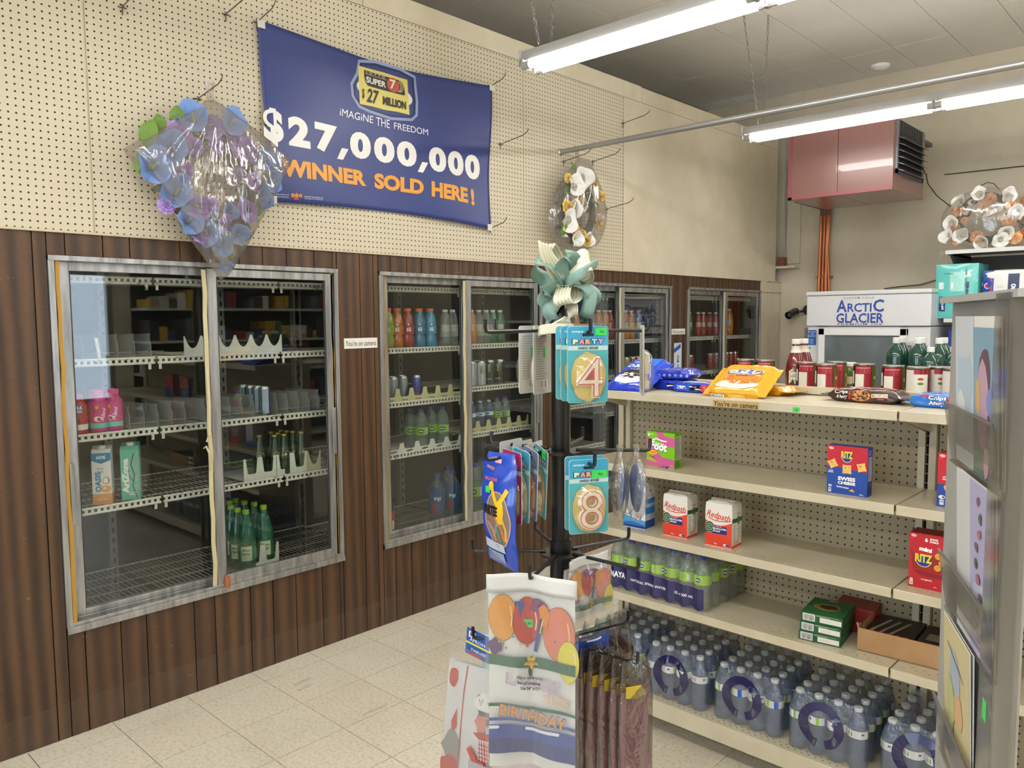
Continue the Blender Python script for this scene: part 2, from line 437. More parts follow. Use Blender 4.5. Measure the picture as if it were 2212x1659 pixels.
for a, b in zip(gr, gr[1:]):
    cuts = sorted(set([a, b]+[v for d in DY for v in (d, d+DW) if a < v < b]))
    for c, d in zip(cuts, cuts[1:]):
        mid = (c+d)/2
        if any(q < mid < q+DW for q in DY): plank(c, d, 0, DZ0-.002); plank(c, d, DZ1+.002, 1.96)
        else: plank(c, d, 0, 1.96)
for a, b in ((6.865, 6.99), (6.99, 7.11), (7.11, 7.256)): MB().m(CREAM).box(-.012, 0, a+.002, b-.002, 0, 1.86).obj('panel_board', wl)
MB().m(CREAM).box(-.012, .012, 6.865, YB, 1.86, 1.965).obj('panel_board', wl)
# soffit
sf = MB().m(CREAM).box(-.8, -.0, -3, 7.13, 1.965, 3.275).obj('trim_1', bevel=.004); struct(sf); sf['label'] = 'cream soffit box above the cooler doors'
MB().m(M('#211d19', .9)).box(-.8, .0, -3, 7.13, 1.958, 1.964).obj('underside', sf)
for a, b in ((-2.51, -1.293), (-1.291, -.074), (-.072, 1.144), (1.149, 3.62), (3.622, 4.665)):
    MB().m(PEGW).box(0, .006, a+.001, b-.001, 1.966, 3.17).obj('pegboard_panel', sf)
for a, b in ((-2.5, .0), (0, 2.44), (2.44, 4.88), (4.88, 7.13)):
    MB().m(CREAM).box(0, .012, a+.002, b-.002, 3.172, 3.277 if a != 2.44 else 3.283).obj('top_rail', sf)
MB().m(CREAM).box(0, .010, 4.668, 7.13, 1.96, 3.17).obj('plain_panel', sf)
MB().m(M('#c8bd9f', .5)).box(0.0, .011, -3, 4.665, 1.958, 1.967).obj('bottom_rail', sf)
MB().m(M('#8b8a88', .5)).box(0, .02, 6.95, 7.60-.34, 1.955, 1.959).obj('metal_edge', sf)
# recess wall above the soffit, back, right and front walls
struct(MB().m(M('#8b877d', .8)).box(-.86, -.8, -3, YB, 3.2, CZ+.05).obj('wall_recess'))
bw = MB().m(BACKW).box(-.8, 6.2, YB, YB+.1, 0, CZ+.05).obj('wall_back'); struct(bw)
struct(MB().m(CREAM).box(6.2, 6.3, -3, 2.5, 0, CZ+.05).box(6.2, 6.3, 3.5, YB, 0, CZ+.05).box(6.2, 6.3, 2.5, 3.5, 0, .7).box(6.2, 6.3, 2.5, 3.5, 2.2, CZ+.05).obj('wall_right'))
o = MB().m(ALU).box(6.2, 6.28, 2.5, 3.5, .7, .75).box(6.2, 6.28, 2.5, 3.5, 2.15, 2.2).box(6.2, 6.28, 2.5, 2.56, .75, 2.15).box(6.2, 6.28, 3.44, 3.5, .75, 2.15).obj('window_3'); struct(o); MB().m(GLASS).box(6.24, 6.245, 2.56, 3.44, .75, 2.15).obj('pane', o)
ws = thing('wall_shelving', 'shelving on the right wall, seen only as a reflection in the first cooler door', 'shelving', (5.75, 3.7, 0))
for z in (.15, .62, 1.02, 1.40, 1.78, 2.12): MB().m(M('#c9c8c2', .4)).box(0, .45, 0, 3.2, z-.03, z).obj('shelf', ws)
MB().m(M('#3a3936', .6)).box(.43, .448, 0, 3.2, .15, 2.3).obj('back_panel', ws)
_r = random.Random(5)
for z in (.62, 1.02, 1.40, 1.78):
    g_ = MB(); y = .05
    while y < 3.1:
        wd = _r.uniform(.05, .16); g_.m(M(_r.choice(['#b9b4a6', '#8f2f2a', '#2a3f6a', '#c9a23a', '#d9d6cc', '#3a3634', '#6a6a66', '#47704a']), .5)).box(_r.uniform(.03, .08), .4, y, y+wd-.006, z+.001, z+_r.uniform(.08, .26)); y += wd*(1 if _r.random() < .8 else 2.2)
    g_.obj('small_goods', ws, kind='stuff')
wf = MB().m(CREAM)
wf.box(-.8, 6.2, -3.1, -3, 0, .9).box(-.8, 6.2, -3.1, -3, 2.5, CZ+.05)
for a, b in ((-.8, .5), (2.2, 2.5), (4.2, 6.2)): wf.box(a, b, -3.1, -3, .9, 2.5)
struct(wf.obj('wall_front'))
for k, (a, b) in enumerate(((.5, 2.2), (2.5, 4.2))):
    wn = MB().m(ALU)
    for x0, x1, z0, z1 in ((a, b, .9, .95), (a, b, 2.45, 2.5), (a, a+.05, .9, 2.5), (b-.05, b, .9, 2.5), ((a+b)/2-.02, (a+b)/2+.02, .9, 2.5)): wn.box(x0, x1, -3.07, -3.0, z0, z1)
    o = wn.obj('window_%d' % (k+1)); struct(o); MB().m(GLASS).box(a+.05, b-.05, -3.04, -3.035, .95, 2.45).obj('pane', o)
# duct chase and ledge in the far left corner
ch = MB().m(BACKW).box(.01, .185, YB-.015, YB, 2.13, CZ).obj('duct_chase'); struct(ch)
MB().m(CREAM).box(.0, .19, YB-.13, YB, 2.085, 2.105).obj('ledge', ch)
MB().m(M('#7a4a38', .7)).box(.01, .07, YB-.10, YB-.03, 2.105, 2.19).obj('block', ch)
MB().m(M('#9a9184', .6)).tube([(.05, YB-.05, 2.19), (.05, YB-.05, 3.3)], .012).obj('pipe', ch)
# walk-in cooler room behind the doors
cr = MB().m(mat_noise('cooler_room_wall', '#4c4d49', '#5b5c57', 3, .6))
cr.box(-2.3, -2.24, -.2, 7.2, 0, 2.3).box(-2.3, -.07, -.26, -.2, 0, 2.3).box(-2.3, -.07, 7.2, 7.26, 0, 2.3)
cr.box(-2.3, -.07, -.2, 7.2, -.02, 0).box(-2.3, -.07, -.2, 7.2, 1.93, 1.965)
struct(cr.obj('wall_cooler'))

# ================================================================ sliding cooler doors
def cooler_door(k, y0):
    d = bpy.data.objects.new('door_%d' % k, None); COL.objects.link(d); d.location = (0, y0, DZ0); d['kind'] = 'structure'
    d['label'] = ['aluminium sliding cooler door at far left, yellow strip on its left jamb', 'aluminium sliding cooler door with bottled water, second from left',
                  'third sliding cooler door, partly behind the spinner rack', 'fourth and farthest sliding cooler door, by the corner'][k-1]
    H = DZ1-DZ0; W = DW
    f = MB().m(ALU)
    f.box(-.075, .010, 0, .022, 0, H).box(-.075, .010, W-.022, W, 0, H).box(-.075, .014, 0, W, H-.02, H).box(-.075, .016, 0, W, 0, .026)
    f.box(-.036, -.032, .02, W-.02, .026, .045).box(.004, .008, .02, W-.02, .026, .04)
    f.obj('frame', d, bevel=.0015)
    yel = M('#b98a2b' if k == 1 else '#8f7c52', .55); crm = M('#c9bd92', .6)
    def strip(name, x, y, z0, z1, wd, mat, seed, th=.004):
        r = random.Random(seed); mb = MB().m(mat)
        P = [(x, y+r.uniform(-.0035, .0035), z0+(z1-z0)*i/14) for i in range(15)]
        for a, b in zip(P, P[1:]):
            mb.hexa([(a[0], a[1]-wd/2, a[2]), (a[0]+th, a[1]-wd/2, a[2]), (a[0]+th, a[1]+wd/2, a[2]), (a[0], a[1]+wd/2, a[2])],
                    [(b[0], b[1]-wd/2, b[2]), (b[0]+th, b[1]-wd/2, b[2]), (b[0]+th, b[1]+wd/2, b[2]), (b[0], b[1]+wd/2, b[2])])
        mb.obj(name, d)
    strip('gasket', .0, .032, .01, H-.02, .014, yel, 3); strip('gasket', -.0, W-.034, .03, H-.02, .010, yel, 5)
    def sash(x, a, b, z0, z1, gl=True):
        s = .042; m = MB().m(ALU)
        m.box(x-.024, x, a, a+s, z0, z1).box(x-.024, x, b-s, b, z0, z1).box(x-.024, x, a+s, b-s, z1-.034, z1).box(x-.024, x, a+s, b-s, z0, z0+.045)
        o = m.obj('sliding_panel', d, bevel=.0015)
        MB().m(GLASS).box(x-.014, x-.009, a+s, b-s, z0+.045, z1-.034).obj('glass_pane', o)
        e = MB().m(M('#3b3a38', .6)); e.box(x-.008, x-.004, a+s, a+s+.005, z0+.045, z1-.034).box(x-.008, x-.004, b-s-.005, b-s, z0+.045, z1-.034)
        e.obj('rubber_seal', o); return o
    sl = sash(-.034, .042, .66, .026, H-.02); sr = sash(.004, .615, W-.028, .030, H-.024)
    MB().m(ALU).box(.004, .014, W-.052, W-.032, .55, .78).obj('pull_handle', sr, bevel=.002)
    MB().m(ALU).box(-.034, -.022, .046, .066, .42, .66).obj('pull_handle', sl, bevel=.002)
    strip('loose_gasket', .002, .602, .04, H-.03, .018, crm, 7+k)
    if k == 1:
        MB().m(crm).tube([(.006, .60, 1.0), (.03, .592, .86), (.045, .58, .72), (.03, .575, .69)], [.008, .007, .006, .004], 6).obj('loose_gasket', d, label='loose gasket end hanging free')
        MB().m(crm).tube([(.006, .598, .56), (.03, .585, .64), (.02, .575, .67), (.01, .57, .66)], [.006, .005, .004, .003], 6).obj('loose_gasket', d, label='curled gasket end')
        MB().m(M('#a8603a', .6)).lathe([(.012, 0), (.014, .02), (.011, .05)], 8, (.012, .655, .022)).obj('door_wedge', d, label='small orange plastic stop')
    return d
for k, y0 in enumerate(DY): cooler_door(k+1, y0)

# ---- wire shelving inside the cooler
def wire_shelf(par, y0, y1, z, x0=-.11, x1=-.68, name='shelf'):
    m = MB().m(WIREW)
    m.tube([(x0, y0+.004, z+.004), (x0, y1-.004, z+.004)], .0055, 6).tube([(x0, y0+.004, z-.018), (x0, y1-.004, z-.018)], .0055, 6)
    k = y0+.01
    while k < y1-.006: m.box(x0-.002, x0+.002, k, k+.012, z-.016, z+.002); k += .024
    for q in (.02, y1-y0-.02): m.box(x0-.001, x0+.0, y0+q-.012, y0+q, z-.045, z-.015)
    m.tube([(x1, y0, z), (x1, y1, z)], .004, 5)
    s = m.obj(name, par)
    g = MB().m(M('#a9a699', .5)); k = y0+.02
    while k < y1-.01: g.box(x1, x0, k-.0016, k+.0016, z-.002, z+.0015); k += .0235
    for q in (.2, .4, .6, .8): g.box(x0+(x1-x0)*q-.003, x0+(x1-x0)*q+.003, y0, y1, z-.008, z-.002)
    g.obj('wire_grid', s, kind='stuff'); return s
SEG = {0: ((.80, 1.408), (1.412, 1.998), (2.002, 2.45)), 1: ((2.46, 3.20), (3.215, 3.83)), 2: ((3.95, 4.62), (4.63, 5.40)), 3: ((5.45, 6.2), (6.21, 7.0))}
LEV = {0: (1.80, 1.465, 1.163, .862, .43), 1: (1.80, 1.462, 1.165, .88, .42), 2: (1.80, 1.46, 1.02, .72, .42), 3: (1.80, 1.46, 1.165, .86, .43)}
LEVR = {1: (1.80, 1.468, 1.21, .93, .42), 2: (1.80, 1.46, 1.20, .93, .42)}
for k in range(4):
    t = thing('wire_shelving', ['white wire shelving behind the far left cooler door', 'white wire shelving behind the second cooler door', 'wire shelving behind the third cooler door', 'wire shelving behind the farthest cooler door'][k], 'shelving')
    for i, (a, b) in enumerate(SEG[k]):
        lv = LEVR[k] if k in LEVR and i == 1 else LEV[k]
        for z in lv: wire_shelf(t, a, b, z)
    for y in [SEG[k][0][0]+.0]+[s[1] for s in SEG[k]]:
        m = MB().m(M('#8f8d85', .5)).box(-.73, -.69, y-.018, y+.018, .05, 1.9)
        u = m.obj('upright', t)
        h = MB().m(M('#1b1a18', .8)); z = .2
        while z < 1.85: h.box(-.689, -.6885, y-.005, y+.005, z, z+.025); z += .05
        h.obj('slots', u, kind='stuff')

# ================================================================ lights
TUBEM = bpy.data.materials.new('lit_tube'); TUBEM.use_nodes = True
_b = TUBEM.node_tree.nodes['Principled BSDF']; _b.inputs['Emission Color'].default_value = (1.0, .97, .93, 1); _b.inputs['Emission Strength'].default_value = TUBE
_b.inputs['Base Color'].default_value = (.9, .9, .9, 1)
def fixture(x0, y, z, lab, chains=True, grp=None):
    L = 2.44; t = thing('strip_light', lab, 'light', (x0, y, z), group=grp); W_ = M('#a9a7a3', .5)
    h = MB().m(W_); P = [(-.050, .0), (.050, .0), (.036, .052), (-.036, .052)]
    h.prism(P, lambda u, v: (0, u, .028+v), lambda u, v: (L, u, .028+v)); h.box(0, .004, -.060, .060, .0, .082).box(L-.004, L, -.060, .060, .0, .082)
    h.obj('housing', t, bevel=.002)
    for s in (0, 1):
        for q in (-.046, .046):
            a = .03+s*1.2; MB().m(TUBEM).tube([(a+.035, q, .002), (a+1.155, q, .002)], .0185, 10).obj('tube', t, smooth=True)
            for e, g in ((a, a+.035), (a+1.155, a+1.19)): MB().m(M('#b9b9b7', .4, .3)).tube([(e, q, .002), (g, q, .002)], .0187, 10).obj('tube_cap', t)
            for e in (a-.006, a+1.186): MB().m(W_).box(e-.004, e+.006, q-.016, q+.016, -.016, .03).obj('lamp_holder', t)
    if chains:
        for cx in (.12, L-.12):
            for q, top_ in ((-.045, (-.05, -.16)), (.045, (.0, .03))):
                m = MB().m(M('#8b8a86', .4, .8)); a = Vector((cx, q, .085)); b_ = Vector((cx+top_[0], q+top_[1], CZ-z)); n_ = int((b_-a).length/.028)
                for i in range(n_):
                    c = a.lerp(b_, (i+.5)/n_); d = (b_-a).normalized()
                    s_ = Vector((1, 0, 0)) if i % 2 else Vector((0, 1, 0)); s_ = (s_-d*s_.dot(d)).normalized()
                    m.tube([c-d*.016, c-d*.008+s_*.006, c+d*.008+s_*.006, c+d*.016, c+d*.008-s_*.006, c-d*.008-s_*.006, c-d*.016], .0022, 4, False)
                m.obj('chain', t)
    return t
fixture(.63, 2.96, 2.845, 'nearer hanging fluorescent strip light with two lit tubes at top centre')
fixture(.645, 5.22, 2.862, 'farther fluorescent strip light hanging in front of the red heater')
for x, y, lab in ((.63, .70, 'strip light left of the camera, out of view above the first cooler door'), (.63, -1.56, 'strip light behind the camera on the cooler side'), (3.30, 5.22, 'strip light continuing the farther row beyond the right edge'),
        (3.30, 2.96, 'strip light continuing the nearer row beyond the right edge'), (3.30, .70, 'strip light right above the camera position'), (3.30, -1.56, 'strip light behind the camera on the right side')): fixture(x, y, 2.85, lab)
# long galvanised rod from the peg-board across the shop
rd = thing('hanging_rod', 'long grey metal rod running from the pegboard out across the shop', 'rod', (0, 3.97, 2.69))
MB().m(M('#a5a5a2', .38, .7)).tube([(.012, 0, 0), (4.2, -.0, -.01)], .0165, 12).obj('rod', rd, smooth=True)
MB().m(STEEL).lathe([(.024, 0), (.024, .006), (.015, .012), (.014, .02)], 12).obj('wall_socket', rd).rotation_euler = (0, PI/2, 0)
for o in rd.children:
    if o.name.startswith('wall_socket'): o.location = (.006, 0, 0)
m = MB().m(STEEL).tube([(4.1, 0, .01), (4.1, 0, 1.01)], .003, 6); m.obj('hanger', rd)
# ================================================================ gondola shelving
G0X, G0Y, GW = 1.306, 2.53, 1.222
SZ = (1.337, 1.047, .785, .530, .140)
def gondola(x0, lab, left_post=True):
    t = thing('gondola_shelving', lab, 'shelving', (x0, G0Y, 0)); W = GW-.003; D = .335
    KICK = M('#8d8467', .5)
    MB().m(KICK).box(.01, W-.01, .115, .135, 0, .10).obj('kick_plate', t)
    MB().m(SHELFM).box(.0, W, 0, D, .132, .14).box(.0, W, 0, .012, .072, .134).box(0, .004, 0, D, .08, .134).box(W-.004, W, 0, D, .08, .134).obj('base_deck', t, bevel=.0015)
    # back panels with their peg holes, one below each shelf line
    for z0, z1 in ((.14, .55), (.552, .96), (.962, 1.337)): MB().m(PEGG).box(.03, W-.03, D, D+.006, z0, z1).obj('pegboard_back', t)
    MB().m(SHELFM).box(.0, W, D-.006, D+.012, 1.337, 1.368).obj('top_rail', t, bevel=.001)
    MB().m(M('#151310', .8)).box(.02, W-.02, D-.007, D-.0065, 1.338, 1.341).obj('rail_slots', t)
    for px in ([0] if left_post else [])+[W]:
        m = MB().m(SHELFM); a = px-.024 if px else -.026
        m.box(a-.004, a+.018, D-.02, D+.045, 0, 1.337).box(a+.030, a+.052, D-.02, D+.045, 0, 1.337).box(a, a+.05, D+.02, D+.045, 0, 1.337)
        p = m.obj('upright_post', t, bevel=.001)
        s = MB().m(M('#0d0c0a', .9)).box(a+.018, a+.030, D-.0, D+.001, .14, 1.33).m(M('#8f8567', .5)); z = .2
        while z < 1.33: s.box(a+.016, a+.032, D-.0115, D-.009, z, z+.003); z += .032
        s.obj('slot_strip', p, kind='stuff')
    for i, z in enumerate(SZ[:4]):
        d = MB().m(SHELFM); d.box(.001, W-.001, .002, D-.004, z-.008, z)
        d.box(.001, W-.001, 0, .010, z-.030, z+.001).box(.001, .004, 0, D, z-.022, z-.004).box(W-.004, W-.001, 0, D, z-.022, z-.004)
        sh = d.obj('shelf', t, bevel=.0018)
        p = Dec(top(0, 0, z), rough=.9)
        for row, yy in enumerate((.035, .055, .30, .318)):
            k = .03+(.018 if row % 2 else 0)
            while k < W-.02: p.ell(k, yy, .0035, .0016, '#3d3526', 6, up=False); k += .036
        p.obj('perforations', sh)['kind'] = 'stuff'
        for bx in (.006, W-.009): b = MB().m(SHELFM); b.hexa([(bx, D-.01, z-.10), (bx+.003, D-.01, z-.10), (bx+.003, D-.01, z-.01), (bx, D-.01, z-.01)], [(bx, .03, z-.03), (bx+.003, .03, z-.03), (bx+.003, .03, z-.01), (bx, .03, z-.01)]); b.obj('bracket', sh)
    p = Dec(top(0, 0, .14), rough=.9)
    for row, yy in enumerate((.022, .038, .30)):
        k = .03+(.012 if row % 2 else 0)
        while k < W-.02: p.ell(k, yy, .003, .0026, '#2b241a', 6, up=False); k += .024
    p.obj('perforations', t)['kind'] = 'stuff'
    # the far side: its top shelf, deck and panel
    MB().m(SHELFM).box(.0, W, D+.05, D+.45, 1.327, 1.335).box(0, W, D+.44, D+.45, 1.305, 1.336).obj('rear_shelf', t)
    MB().m(SHELFM).box(.0, W, D+.05, D+.45, .10, .14).box(.03, W-.03, D+.012, D+.04, .14, 1.33).obj('rear_panel', t)
    return t
gondola(G0X, 'cream metal gondola shelf bay, the wide one in full view')
gondola(G0X+GW, 'cream gondola shelf bay at right, partly behind the grey card rack', False)
GFY = G0Y            # front edge of the shelves

# ---- boxes
def carton(name, lab, cat, x, y, z, W, D, H, col, side=None, topc=None, rz=0, group=None, drawf=None, draws=None, drawt=None, corner=False):
    """x,y = front left corner"""
    t = thing(name, lab, cat, (x, y, z), rz, group)
    m = MB(); m.m(M(col, .35)).box(0, W, 0, D, 0, H); m.obj('carton', t, bevel=.0012)
    if drawf: d = Dec(front(0, 0, 0)); drawf(d, W, H); d.obj('front_print', t)
    if draws: d = Dec(right(W, 0, 0)); draws(d, D, H); d.obj('side_print', t)
    if drawt: d = Dec(top(0, 0, H)); drawt(d, W, D); d.obj('top_print', t)
    return t
def blob(cx, cy, rx, ry, n=12, seed=0, j=.15, rot=0):
    r = random.Random(seed); P = []
    for k in range(n):
        a = 2*PI*k/n; q = 1+r.uniform(-j, j); x = rx*q*math.cos(a); y = ry*q*math.sin(a)
        P.append((cx+x*math.cos(rot)-y*math.sin(rot), cy+x*math.sin(rot)+y*math.cos(rot)))
    return P
def foot_front(d, W, H):
    d.rect(0, 0, W, H, '#7fc01c'); PK = '#d4609a'
    d.poly([(.04, H), (.055, H-.03), (.075, H-.05), (W, H-.055), (W, H-.02), (.08, H-.012), (.072, H)], PK)
    d.poly([(0, H-.02), (.012, H-.024), (.02, H-.045), (.035, H-.06), (.05, .06), (.07, .04), (W, .035), (W, .003), (0, .003), (0, .045), (.03, .04), (.035, .05), (.02, H-.075), (0, H-.08)], PK)
    d.poly([(.004, .045), (.05, .018), (0, .025)], '#9ad12a')
    d.text('6', .009, H-.012, .013, '#ffffff', bold=.04); d.text('ROLLS', .022, H-.010, .004, '#ffffff')
    d.text('FRUIT BY THE', .052, H-.045, .0075, '#ffffff', w=.052, bold=.03, rot=-.08)
    for c, o in (('#1d4d1a', -.0015), ('#ffffff', 0)):
        d.text('Foot', .055-o, .082+o*1.2, .034, c, w=.074, bold=.05, rot=-.10)
        d.line([(.022, .105), (.045, .111), (.07, .104), (.09, .103)], .005, c)
    d.ell(.026, .056, .022, .008, '#f6c51c'); d.text('STARBURST', .026, .056, .0065, '#c8281c', w=.034, bold=.03)
    d.text('ALL PINK', .024, .038, .005, '#a3233c', rot=-.12)
    for k, c in enumerate(('#d94a2c', '#2a7fc0', '#5b2a66')): d.rect(.058+.0145*k, .001, .071+.0145*k, .007, c)
    d.text('128 g', W-.012, .012, .004, '#ffffff')
def foot_side(d, D, H):
    d.rect(0, 0, D, H, '#6fae1b'); d.rect(.003, .035, D-.003, H-.012, '#b9beae'); d.lines(.004, .038, D-.004, H-.016, 22, '#6f7568', 3); d.lines(.004, .004, D-.004, .03, 6, '#2c5a12', 4)
carton('snack_box', 'green and pink fruit snack box on the second shelf, near the left post', 'box', 1.590, 2.588, 1.047, .125, .05, .137, '#6fae1b', drawf=lambda d, W, H: foot_front(d, W, H), draws=foot_side)
def cracker(d, cx, cy, s, rot, seed=1):
    P = []
    for q in range(4):
        a = rot+PI/4+q*PI/2; b = a+PI/2
        for f in (0, .33, .66):
            x = math.cos(a)*(1-f)+math.cos(b)*f; y = math.sin(a)*(1-f)+math.sin(b)*f; k = .93 if f else 1
            P.append((cx+x*s*k, cy+y*s*k))
    d.poly([(x+.001, y-.0015) for x, y in P], '#7a3f12'); d.poly(P, '#ecc067')
    r = random.Random(seed)
    for _ in range(4): d.ell(cx+r.uniform(-.45, .45)*s, cy+r.uniform(-.45, .45)*s, .0015, .001, '#b06a22')
    d.ell(cx-.2*s, cy+.2*s, .0022, .0018, '#b22a1a')
def ritz(d, cx, cy, h, w):
    d.ell(cx, cy-.004, w*.42, h*.78, '#123a8c'); d.ring(cx, cy-.004, w*.44, h*.80, .0018, '#e9e2d0', a0=PI*1.1, a1=PI*1.9)
    d.text('RITZ', cx+.001, cy+.001, h, '#0b2a6a', w=w, bold=.06); d.text('RITZ', cx, cy+.002, h, '#f4d532', w=w*.96, bold=.045)
def tri(d, H):
    d.poly([(.004, H-.004), (.026, H-.006), (.004, H-.024)], '#e0233c'); d.ell(.012, H-.009, .008, .004, '#f4ded9', rot=-.1); d.text('Christie', .012, H-.009, .003, '#b01830')
def swiss_f(d, W, H):
    d.rect(0, 0, W, H, '#c22033'); d.poly([(0, 0), (W, 0), (W, H*.49), (W*.5, H*.545), (0, H*.56)], '#1e4aa3')
    tri(d, H); ritz(d, W*.49, H-.030, .023, .038)
    cracker(d, .018, H*.62, .019, .5, 1); cracker(d, W*.5, H*.53, .0205, .02, 2); cracker(d, W*.86, H*.60, .019, .25, 3)
    d.text('OVEN', .013, .075, .004, '#ffffff'); d.text('BAKED', .013, .070, .004, '#ffffff')
    d.text('SWISS', W*.50, .052, .013, '#ffffff', w=.056, bold=.05); d.text('CHEESE', W*.50, .038, .010, '#ffffff', w=.056, bold=.05)
    d.poly([(.03, .022), (.072, .019), (.074, .025), (.032, .028)], '#7d86c0'); d.text('SWISS CHEESE', .053, .0235, .004, '#ffffff', w=.038, rot=-.05)
    d.poly([(.072, .014), (.092, .012), (.083, .022)], '#edae52')
    d.rect(.006, .004, .016, .018, '#d5dbec'); d.text('150', .011, .013, .005, '#17305e'); d.ell(.012, .025, .006, .004, '#e9ecf4'); d.ell(.013, .025, .002, .002, '#1e2c50')
    d.text('180 g', W-.016, .006, .0055, '#ffffff')
def side_f(c, c2):
    def f(d, D, H):
        d.rect(0, 0, D, H, c); d.rect(.006, .05, D-.006, H-.03, c2); d.lines(.008, .053, D-.008, H-.034, 20, '#4c5572', 5); d.rect(.006, .01, D-.006, .03, '#14234d'); d.lines(.008, H-.025, D-.006, H-.008, 3, '#a9b6dc', 6)
    return f
carton('cracker_box', 'red and blue swiss cheese cracker box, alone right of the middle of its shelf', 'box', 2.298, 2.580, 1.047, .128, .042, .158, '#1b3f94', drawf=swiss_f, draws=side_f('#1d4298', '#b9c0d4'))
def red_f(d, W, H):
    d.rect(0, 0, W, H, '#c5202f'); d.rect(0, 0, W, H*.42, '#22479c'); tri(d, H)
    d.text('real', .030, H*.60, .006, '#ffffff'); d.text('cheese', .026, H*.56, .006, '#ffffff'); d.text('cheddar', .027, H*.52, .006, '#ffffff')
    ritz(d, W*.6, H-.04, .022, .04); d.poly(blob(.032, .058, .014, .014, 9, 3, .2), '#e8b55c')
    d.rect(.008, .006, .020, .022, '#d5dbec'); d.text('100', .014, .016, .005, '#17305e'); d.ell(.014, .030, .009, .006, '#e9ecf4'); d.ell(.018, .030, .003, .003, '#1e2c50')
carton('cracker_box', 'red and blue cracker box on the second shelf, half hidden by the card rack', 'box', 2.622, 2.605, 1.047, .13, .05, .165, '#a81a28', drawf=red_f, draws=side_f('#a81a28', '#c0b9b4'))
def mini_f(d, W, H):
    d.rect(0, 0, W, H, '#bf1f2b'); tri(d, H)
    d.text('6', .048, H-.018, .013, '#ffffff', bold=.06); d.text('SNAK', .070, H-.014, .006, '#ffffff', w=.024, bold=.04); d.text('PAKS', .070, H-.022, .006, '#ffffff', w=.024, bold=.04)
    d.poly([(.004, .12), (.014, .11), (.018, .06), (.012, .058)], '#8d2b1f'); d.poly([(.018, .06), (.022, .105), (W, .10), (W, .058)], '#9a2416')
    d.text('mini', .047, .124, .013, '#ffffff', w=.036, bold=.06, rot=-.08)
    ritz(d, .042, .093, .026, .050)
    for cx, cy in ((.083, .108), (.094, .088), (.082, .072), (.10, .10)):
        d.ell(cx, cy, .0105, .0105, '#8a4d13'); d.ell(cx, cy+.0006, .0098, .0098, '#e0a545')
        for q in range(6): d.ell(cx+.005*math.cos(q), cy+.005*math.sin(q*1.7), .0009, .0009, '#8a4d13')
    d.poly([(.014, .056), (W, .050), (W, .040), (.03, .044)], '#8e1620')
    d.text('original', .052, .030, .006, '#ffffff', w=.030, bold=.02); d.rect(.004, .008, .015, .022, '#e8ddc5'); d.text('150', .0095, .015, .005, '#5a2018'); d.ell(.010, .026, .005, .003, '#e9dcd0')
    d.text('180 g', .078, .012, .004, '#ffffff')
carton('cracker_box', 'red mini crackers box on the third shelf, right of the shelf joint', 'box', 2.553, 2.595, .785, .12, .075, .172, '#8e1620', drawf=mini_f, draws=side_f('#b01d29', '#c0b9b4'))

# ---- sugar bags
def paper_bag(name, lab, x, y, z, W, D, H, base, draws, rz=0, lean=.0, seed=1):
    t = thing(name, lab, 'bag', (x, y, z), rz); r = random.Random(seed)
    def shp(u, v, h=0):   # u around the rectangle 0..4 (front,right,back,left), v height 0..1
        k = int(u) % 4; f = u-int(u); bul = .004*math.sin(PI*min(v*1.05, 1))*math.sin(PI*f)
        tp = 1-.05*max(0, v-.88)/.12
        x_, y_ = [(f*W, -bul-h), (W+bul+h, f*D), (W-f*W, D+bul+h), (-bul-h, D-f*D)][k]
        cx, cy = W/2, D/2; x_ = cx+(x_-cx)*tp; y_ = cy+(y_-cy)*tp
        wr = .0016*math.sin(37*v+u*3)*max(0, v-.72)/.28
        return (x_+wr, y_-wr, v*H+.002*math.sin(9*u)*(v > .95))
    m = MB().m(M(base, .55)); nu = 24; nv = 18; vs = [shp(4*i/nu, j/nv) for j in range(nv+1) for i in range(nu)]
    fs = [(j*nu+i, j*nu+(i+1) % nu, (j+1)*nu+(i+1) % nu, (j+1)*nu+i) for j in range(nv) for i in range(nu)]
    m.add(vs, fs); b = m.v[:]; m.add([vs[i] for i in range(nu)], [tuple(range(nu))[::-1]])
    # folded top: a slightly domed, creased lid
    P = [vs[nv*nu+i] for i in range(nu)]; c = Vector((W/2, D/2, H+.004)); Q = [tuple(Vector(p).lerp(c, .35)+Vector((0, 0, .0055+r.uniform(-.001, .001)))) for p in P]
    m.add(P+Q, [(i, (i+1) % nu, nu+(i+1) % nu, nu+i) for i in range(nu)]+[tuple(range(nu, 2*nu))])
    m.obj('paper_body', t, smooth=True)
    MB().m(M(base, .5)).box(.006, W-.006, D*.38, D*.56, H+.006, H+.0105).obj('folded_flap', t, bevel=.002)
    df = Dec(lambda u, v, h: shp(min(max(u/W, 0), .9999), v/H, h+.0002), curved=True, rough=.5); draws[0](df, W, H); df.obj('front_print', t)
    ds = Dec(lambda u, v, h: shp(1+min(max(u/D, 0), .9999), v/H, h+.0002), curved=True, rough=.5); draws[1](ds, D, H); ds.obj('side_print', t)
    return t
def hstrip(d, W, f0, f1, col, n=10):
    for i in range(n):
        a, b = W*i/n, W*(i+1)/n; k = max(1, min(8, int((f1(a)-f0(a))/.012)))
        for j in range(k):
            p, q = j/k, (j+1)/k; m0 = lambda x, t: f0(x)+(f1(x)-f0(x))*t
            d._a([(a, m0(a, p)), (b, m0(b, p)), (b, m0(b, q)), (a, m0(a, q))], [(0, 1, 2, 3)], col, False)
    d.h += d.st
